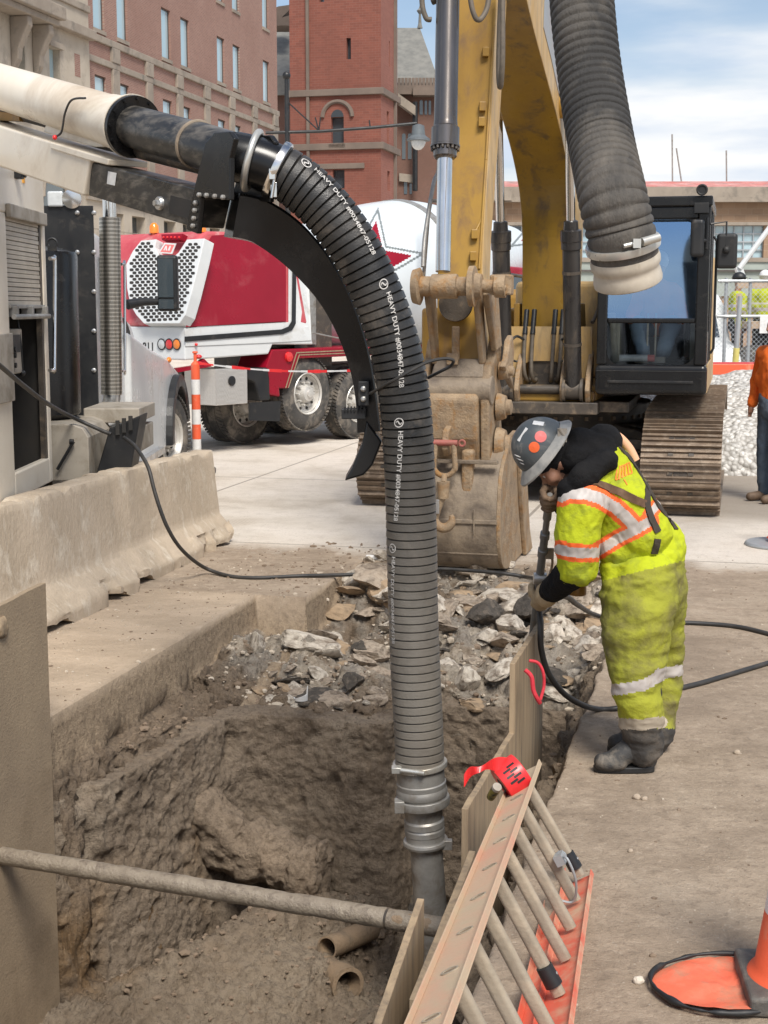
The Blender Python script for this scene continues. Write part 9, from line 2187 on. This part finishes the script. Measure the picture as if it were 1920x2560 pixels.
mb = MB(); c = Lp(.40, bs[1] - .02, .03); mb.box(c, (.03, .05, .035), (NV, NB, WV)); mb.tube(spline([c, c + NV * .03 + NB * -.03, c - WV * .08 + NV * .02 + NB * -.03, c - WV * .15 - NB * .0 - NV * .03, c - WV * .13 - NV * .07], 6), .0045, 8); mb.lathe(c + NB * .012, NB, [(0, .02), (.012, .02)], 14); mb.build('rung_lock_with_cord', 'galv', ld, auto=35)
# caution tape roll hung on the upper rail end
t = thing('caution_tape_roll', 'red caution tape roll with a loose end on the top of the ladder rail', 'tape roll', P(1105, 1690, 4.75))
c = P(1106, 1680, 4.76); axr = (P(1140, 1668, 5.05) - P(1075, 1690, 4.9)).normalized()
mb = MB(); r_in = .022
axr = Vector((.80, .25, .52)).normalized()
mb.lathe(c - axr * .045, axr, [(0, .028), (0.0, .066), (.004, .068), (.086, .068), (.09, .066), (.09, .028)], 36); ro_ = mb.build('roll', 'tapered', t, auto=35)
mb = MB(); mb.lathe(c - axr * .0455, axr, [(0, .027), (.002, .029), (.089, .029), (.091, .027)], 20); mb.build('roll_core', 'interior', ro_)
mb = MB()
u = (UZ - axr * axr.z).normalized(); w_ = axr.cross(u)
for k_ in range(7):
    a_ = .5 + k_ * .16; p = c + (u * math.cos(a_) + w_ * math.sin(a_)) * .0688; mb.box(p + axr * (-.01 if k_ % 2 else .012), (.03, .008, .0012), (axr, (w_ * math.cos(a_) - u * math.sin(a_)), (u * math.cos(a_) + w_ * math.sin(a_))))
mb.build('printed_marks', 'blackmatte', ro_)
mb = MB(); pth = spline([c - axr * .02 + UZ * .066, P(1066, 1652, 4.72), P(1040, 1660, 4.70), P(1018, 1668, 4.70), P(1002, 1686, 4.7)], 8); n = len(pth); vs = []
for i, p in enumerate(pth): f = i / (n - 1); h_ = .016 * (1 + .5 * math.sin(f * 9)); vs += [p + UZ * h_, p - UZ * h_ + Vector((0, -.012 * math.sin(f * 14), 0)), p - UZ * h_ + Vector((0, .002 - .012 * math.sin(f * 14), 0)), p + UZ * h_ + Vector((0, .002, 0))]
mb.add(vs, [(4 * i + j, 4 * i + (j + 1) % 4, 4 * i + 4 + (j + 1) % 4, 4 * i + 4 + j) for i in range(n - 1) for j in range(4)]); mb.build('loose_end', 'tapered', t, fixn=True)
t = thing('hand_torch', 'small yellow and black torch wedged by the tape roll at the ladder top', 'torch', P(1062, 1700, 4.9))
a = P(1072, 1703, 4.68); b = P(1060, 1722, 4.72)
MB().cyl(a, b, .017, .015, 16).build('torch_body', mat('yellow_black_plastic', (.25, .2, .03), (.03, .03, .03), 60, .5), t, auto=40); MB().cyl(a + (a - b).normalized() * .012, a, .016, .017, 16).build('torch_lens', 'greybox', t, auto=40)

# ------------------------------------------------------------------ air line and hoses (black rubber)
def on_ground(x, y, r=.014): p = G(x, y, r); return p
def line(name, pts, r, label, m='cable'):
    return tag(MB().tube(spline(pts, 8), r, 12).build(name, m, smooth=True), label, 'air hose')
bar = lambda x, y: PA(x, y, -4.27)
pts = [PX(-60, 742, -2.2), PX(0, 790, -2.2), PX(50, 832, -2.2), PX(100, 870, -2.2), P(150, 898, 10.6), P(215, 928, 10.75), P(240, 938, 10.75)]
line('air_hose', pts, .015, 'black air hose hanging along the truck body into the slotted holder')
pts = [P(268, 945, 10.75), P(290, 962, 10.6), P(310, 990, 10.45), P(322, 1015, 10.35), P(333, 1058, 10.38), P(346, 1100, 10.45), P(362, 1140, 10.5), P(385, 1178, 10.6), P(415, 1208, 10.8), P(450, 1228, 11.2), G(500, 1245, .014), G(560, 1248, .014), G(650, 1244, .014), G(760, 1241, .03), G(850, 1233, .03), G(945, 1229, .06), G(1020, 1233, .06), G(1090, 1239, .06), G(1140, 1247, .05), P(1158, 1250, 9.5)]
pts = [P(268, 945, 10.75), P(290, 962, 10.6), P(310, 990, 10.45), P(322, 1015, 10.35), P(333, 1058, 10.30), P(346, 1100, 10.28), P(362, 1140, 10.30), P(385, 1178, 10.4), P(415, 1208, 10.6), P(450, 1230, 10.85)] + pts[10:]
line('air_hose', pts, .0145, 'long black air hose over the far barrier and across the rubble head')
pts = [tool_at(1310) + Vector((.012, 0, 0)), P(1167, 1345, 6.62), P(1169, 1400, 6.6), P(1184, 1452, 6.62), P(1215, 1495, 6.68), P(1252, 1520, 6.82), G(1292, 1532, .014), G(1335, 1530, .014), G(1385, 1518, .014), G(1455, 1491, .014), G(1520, 1474, .014), G(1600, 1450, .014), G(1700, 1420, .014)]
line('air_hose', pts, .0145, 'black hose loop from the lance past the worker\'s feet to the right')
pts = [tool_at(1268) + Vector((.03, .02, 0)), P(1200, 1285, 6.75), P(1226, 1290, 7.0), P(1250, 1308, 7.5), G(1290, 1330, .014), G(1350, 1340, .014), G(1420, 1344, .014), G(1500, 1346, .014), G(1580, 1352, .014), G(1640, 1364, .014), G(1740, 1392, .014)]
line('air_hose', pts, .0145, 'thin black hose behind the worker\'s knees running to the right frame edge')

# ------------------------------------------------------------------ traffic cones and the flattened orange sign
def cone(base, h, label, basew=.36, s=1.0, rot=0.0, basemat='conebase', round_=False):
    t = thing('traffic_cone', label, 'traffic cone', base); B = Vector(base); ax_ = (Vector((math.cos(rot), math.sin(rot), 0)), Vector((-math.sin(rot), math.cos(rot), 0)), UZ)
    mb = MB()
    if round_: mb.lathe(B, UZ, [(0, basew * .5), (.02, basew * .5), (.03, basew * .47), (.035, .15)], 40)
    else: mb.box(B + UZ * .034, (basew, basew, .06), ax_)
    mb.build('cone_base', basemat, t, bevel=.012, bseg=3)
    r0 = .135 * s; r1 = .028 * s
    def r(f): return r0 + (r1 - r0) * f
    cuts = [0, .25, .37, .54, .70, 1.0]; cm = ['conerange', 'conewhite', 'conerange', 'conewhite', 'conerange']
    for i in range(5):
        z0_ = .04 + (h - .04) * cuts[i]; z1_ = .04 + (h - .04) * cuts[i + 1]
        pr = [(z0_, r(cuts[i])), (z1_ - .0005, r(cuts[i + 1]))]
        if i == 0: pr = [(.064, r0 * 1.14), (.072, r0 * 1.1), (.09, r0 * .98)] + pr[1:]
        MB().lathe(B, UZ, pr, 40).build('cone_band', cm[i], t, auto=50)
    return t
gb_ = G(1648, 2158); cone((gb_.x + .115, gb_.y + .03, 0), .92, 'large orange cone with white bands at the lower right edge on the orange disc', .34, 1.0, math.radians(-6))
g2 = G(1662, 1178); cone((g2.x + .1, g2.y, 0), .72, 'distant orange cone on a round grey base behind the worker at the right', .62, .8, 0, 'galv', True)
# flattened orange disc with a torn black rim
t = thing('orange_disc', 'flattened orange plastic disc with a torn black rim under the cone', 'disc', G(1540, 2130))
cc = G(1572, 2142); rim = []; n = 72
def dpt(a_, f): return cc + Vector((math.cos(a_) * .225 * f * (1 + .03 * math.sin(3 * a_)), math.sin(a_) * .175 * f * (1 + .04 * math.sin(2 * a_ + 1)), 0))
mb = MB(); vs = []; fs = []; rings = 14
for i in range(rings + 1):
    f = i / rings
    for k_ in range(n):
        a_ = 2 * math.pi * k_ / n; z = .022 + .010 * math.sin(f * 5 + a_ * 2) * f + .006 * fb1(math.cos(a_) * f * 3, math.sin(a_) * f * 3, 0, 2, 3, 5); vs.append(dpt(a_, max(f, .01)) + UZ * z)
fs = [(i * n + k_, i * n + (k_ + 1) % n, (i + 1) * n + (k_ + 1) % n, (i + 1) * n + k_) for i in range(rings) for k_ in range(n)] + [tuple(range(n - 1, -1, -1))]
M['orangedisc'] = mat('dusty_orange_plastic', (0.78, 0.14, 0.07), (0.70, 0.17, 0.09), 5, .55, dirt=(.5, .2, .12), dscale=9, damt=.5, bump=.2)
mb.add(vs, fs); mb.build('disc_face', 'orangedisc', t, smooth=True)
mb = MB(); pr = [dpt(2 * math.pi * k_ / n, 1.02) + UZ * (.022 + .018 * max(0, math.sin(2 * math.pi * k_ / n + .3)) + .006 * fb1(k_ * .1, 5, 0, 1, 3, 2)) for k_ in range(n + 1)]; mb.tube(pr, [.008 + .007 * fb1(k_ * .35, 0, 0, 1, 3, 3) for k_ in range(n + 1)], 10); mb.build('black_rim', 'blackmatte', t, smooth=True)

# ------------------------------------------------------------------ small litter
tag(MB().box(G(803, 1204, .02), (.10, .05, .04)).build('crumpled_paper', 'stickerw', bevel=.012), 'crumpled white paper scrap on the pavement left of the hose', 'litter')
mb = MB(); c = PA(5, 1355, -3.27); mb.ell(c, (.02, .06, .05)); soft(mb, 'foam_blob', mat('yellow_foam', (.5, .38, .14), (.4, .28, .1), 30, .8) and 'ply', None, .008, 1, .006, 30)
tag([o for o in bpy.data.objects if o.name.startswith('foam_blob')][0], 'yellowish foam blob stuck to the brown plywood sheet', 'foam')
t = thing('porcelain_shard', 'curved white porcelain shard lying in the rubble', 'shard', G(650, 1515, -.38))
c = G(650, 1512, -.36); mb = MB()
vs = []; 
for i in range(9):
    a_ = math.radians(200 + i * 18)
    for r, z in ((.055, .0), (.06, .045 if i % 8 else .09), (.052, .045 if i % 8 else .09), (.048, .0)): vs.append(c + Vector((math.cos(a_) * r * .8, math.sin(a_) * r * .7, z * (.25 + .1 * i))))
mb.add(vs, [(4 * i + j, 4 * i + (j + 1) % 4, 4 * i + 4 + (j + 1) % 4, 4 * i + 4 + j) for i in range(8) for j in range(4)] + [(0, 1, 2, 3), (35, 34, 33, 32)]); mb.build('shard', 'stickerw', t, fixn=True)
for i, (x, y, s_) in enumerate(((1375, 1722, .013), (1392, 1725, .010), (1592, 1625, .012), (1380, 2118, .013), (1362, 1838, .008))):
    mb = MB(); mb.ell(G(x, y, s_ * .6), (s_ * 1.3, s_, s_)); o, _ = soft(mb, 'pebble', 'chunkB' if i != 3 else 'chunkA', None, .004, 1, .003, 60, i)
    tag(o, ['dark pebble left of a pair in front of the worker\'s boots', 'dark pebble right of a pair in front of the worker\'s boots', 'dark pebble at the right frame edge beside the hose', 'white pebble left of the orange disc', 'tiny dark pebble between the ladder and the boots'][i], 'pebble')
mb = MB(); c = PA(142, 1072, -4.52); mb.lathe(c - UZ * .02, UZ, [(0, .012), (.03, .012), (.031, .02), (.04, .018)], 10); tag(mb.build('bolt_stub', 'yellowdirt'), 'rusty bolt sticking out of the barrier top', 'bolt')
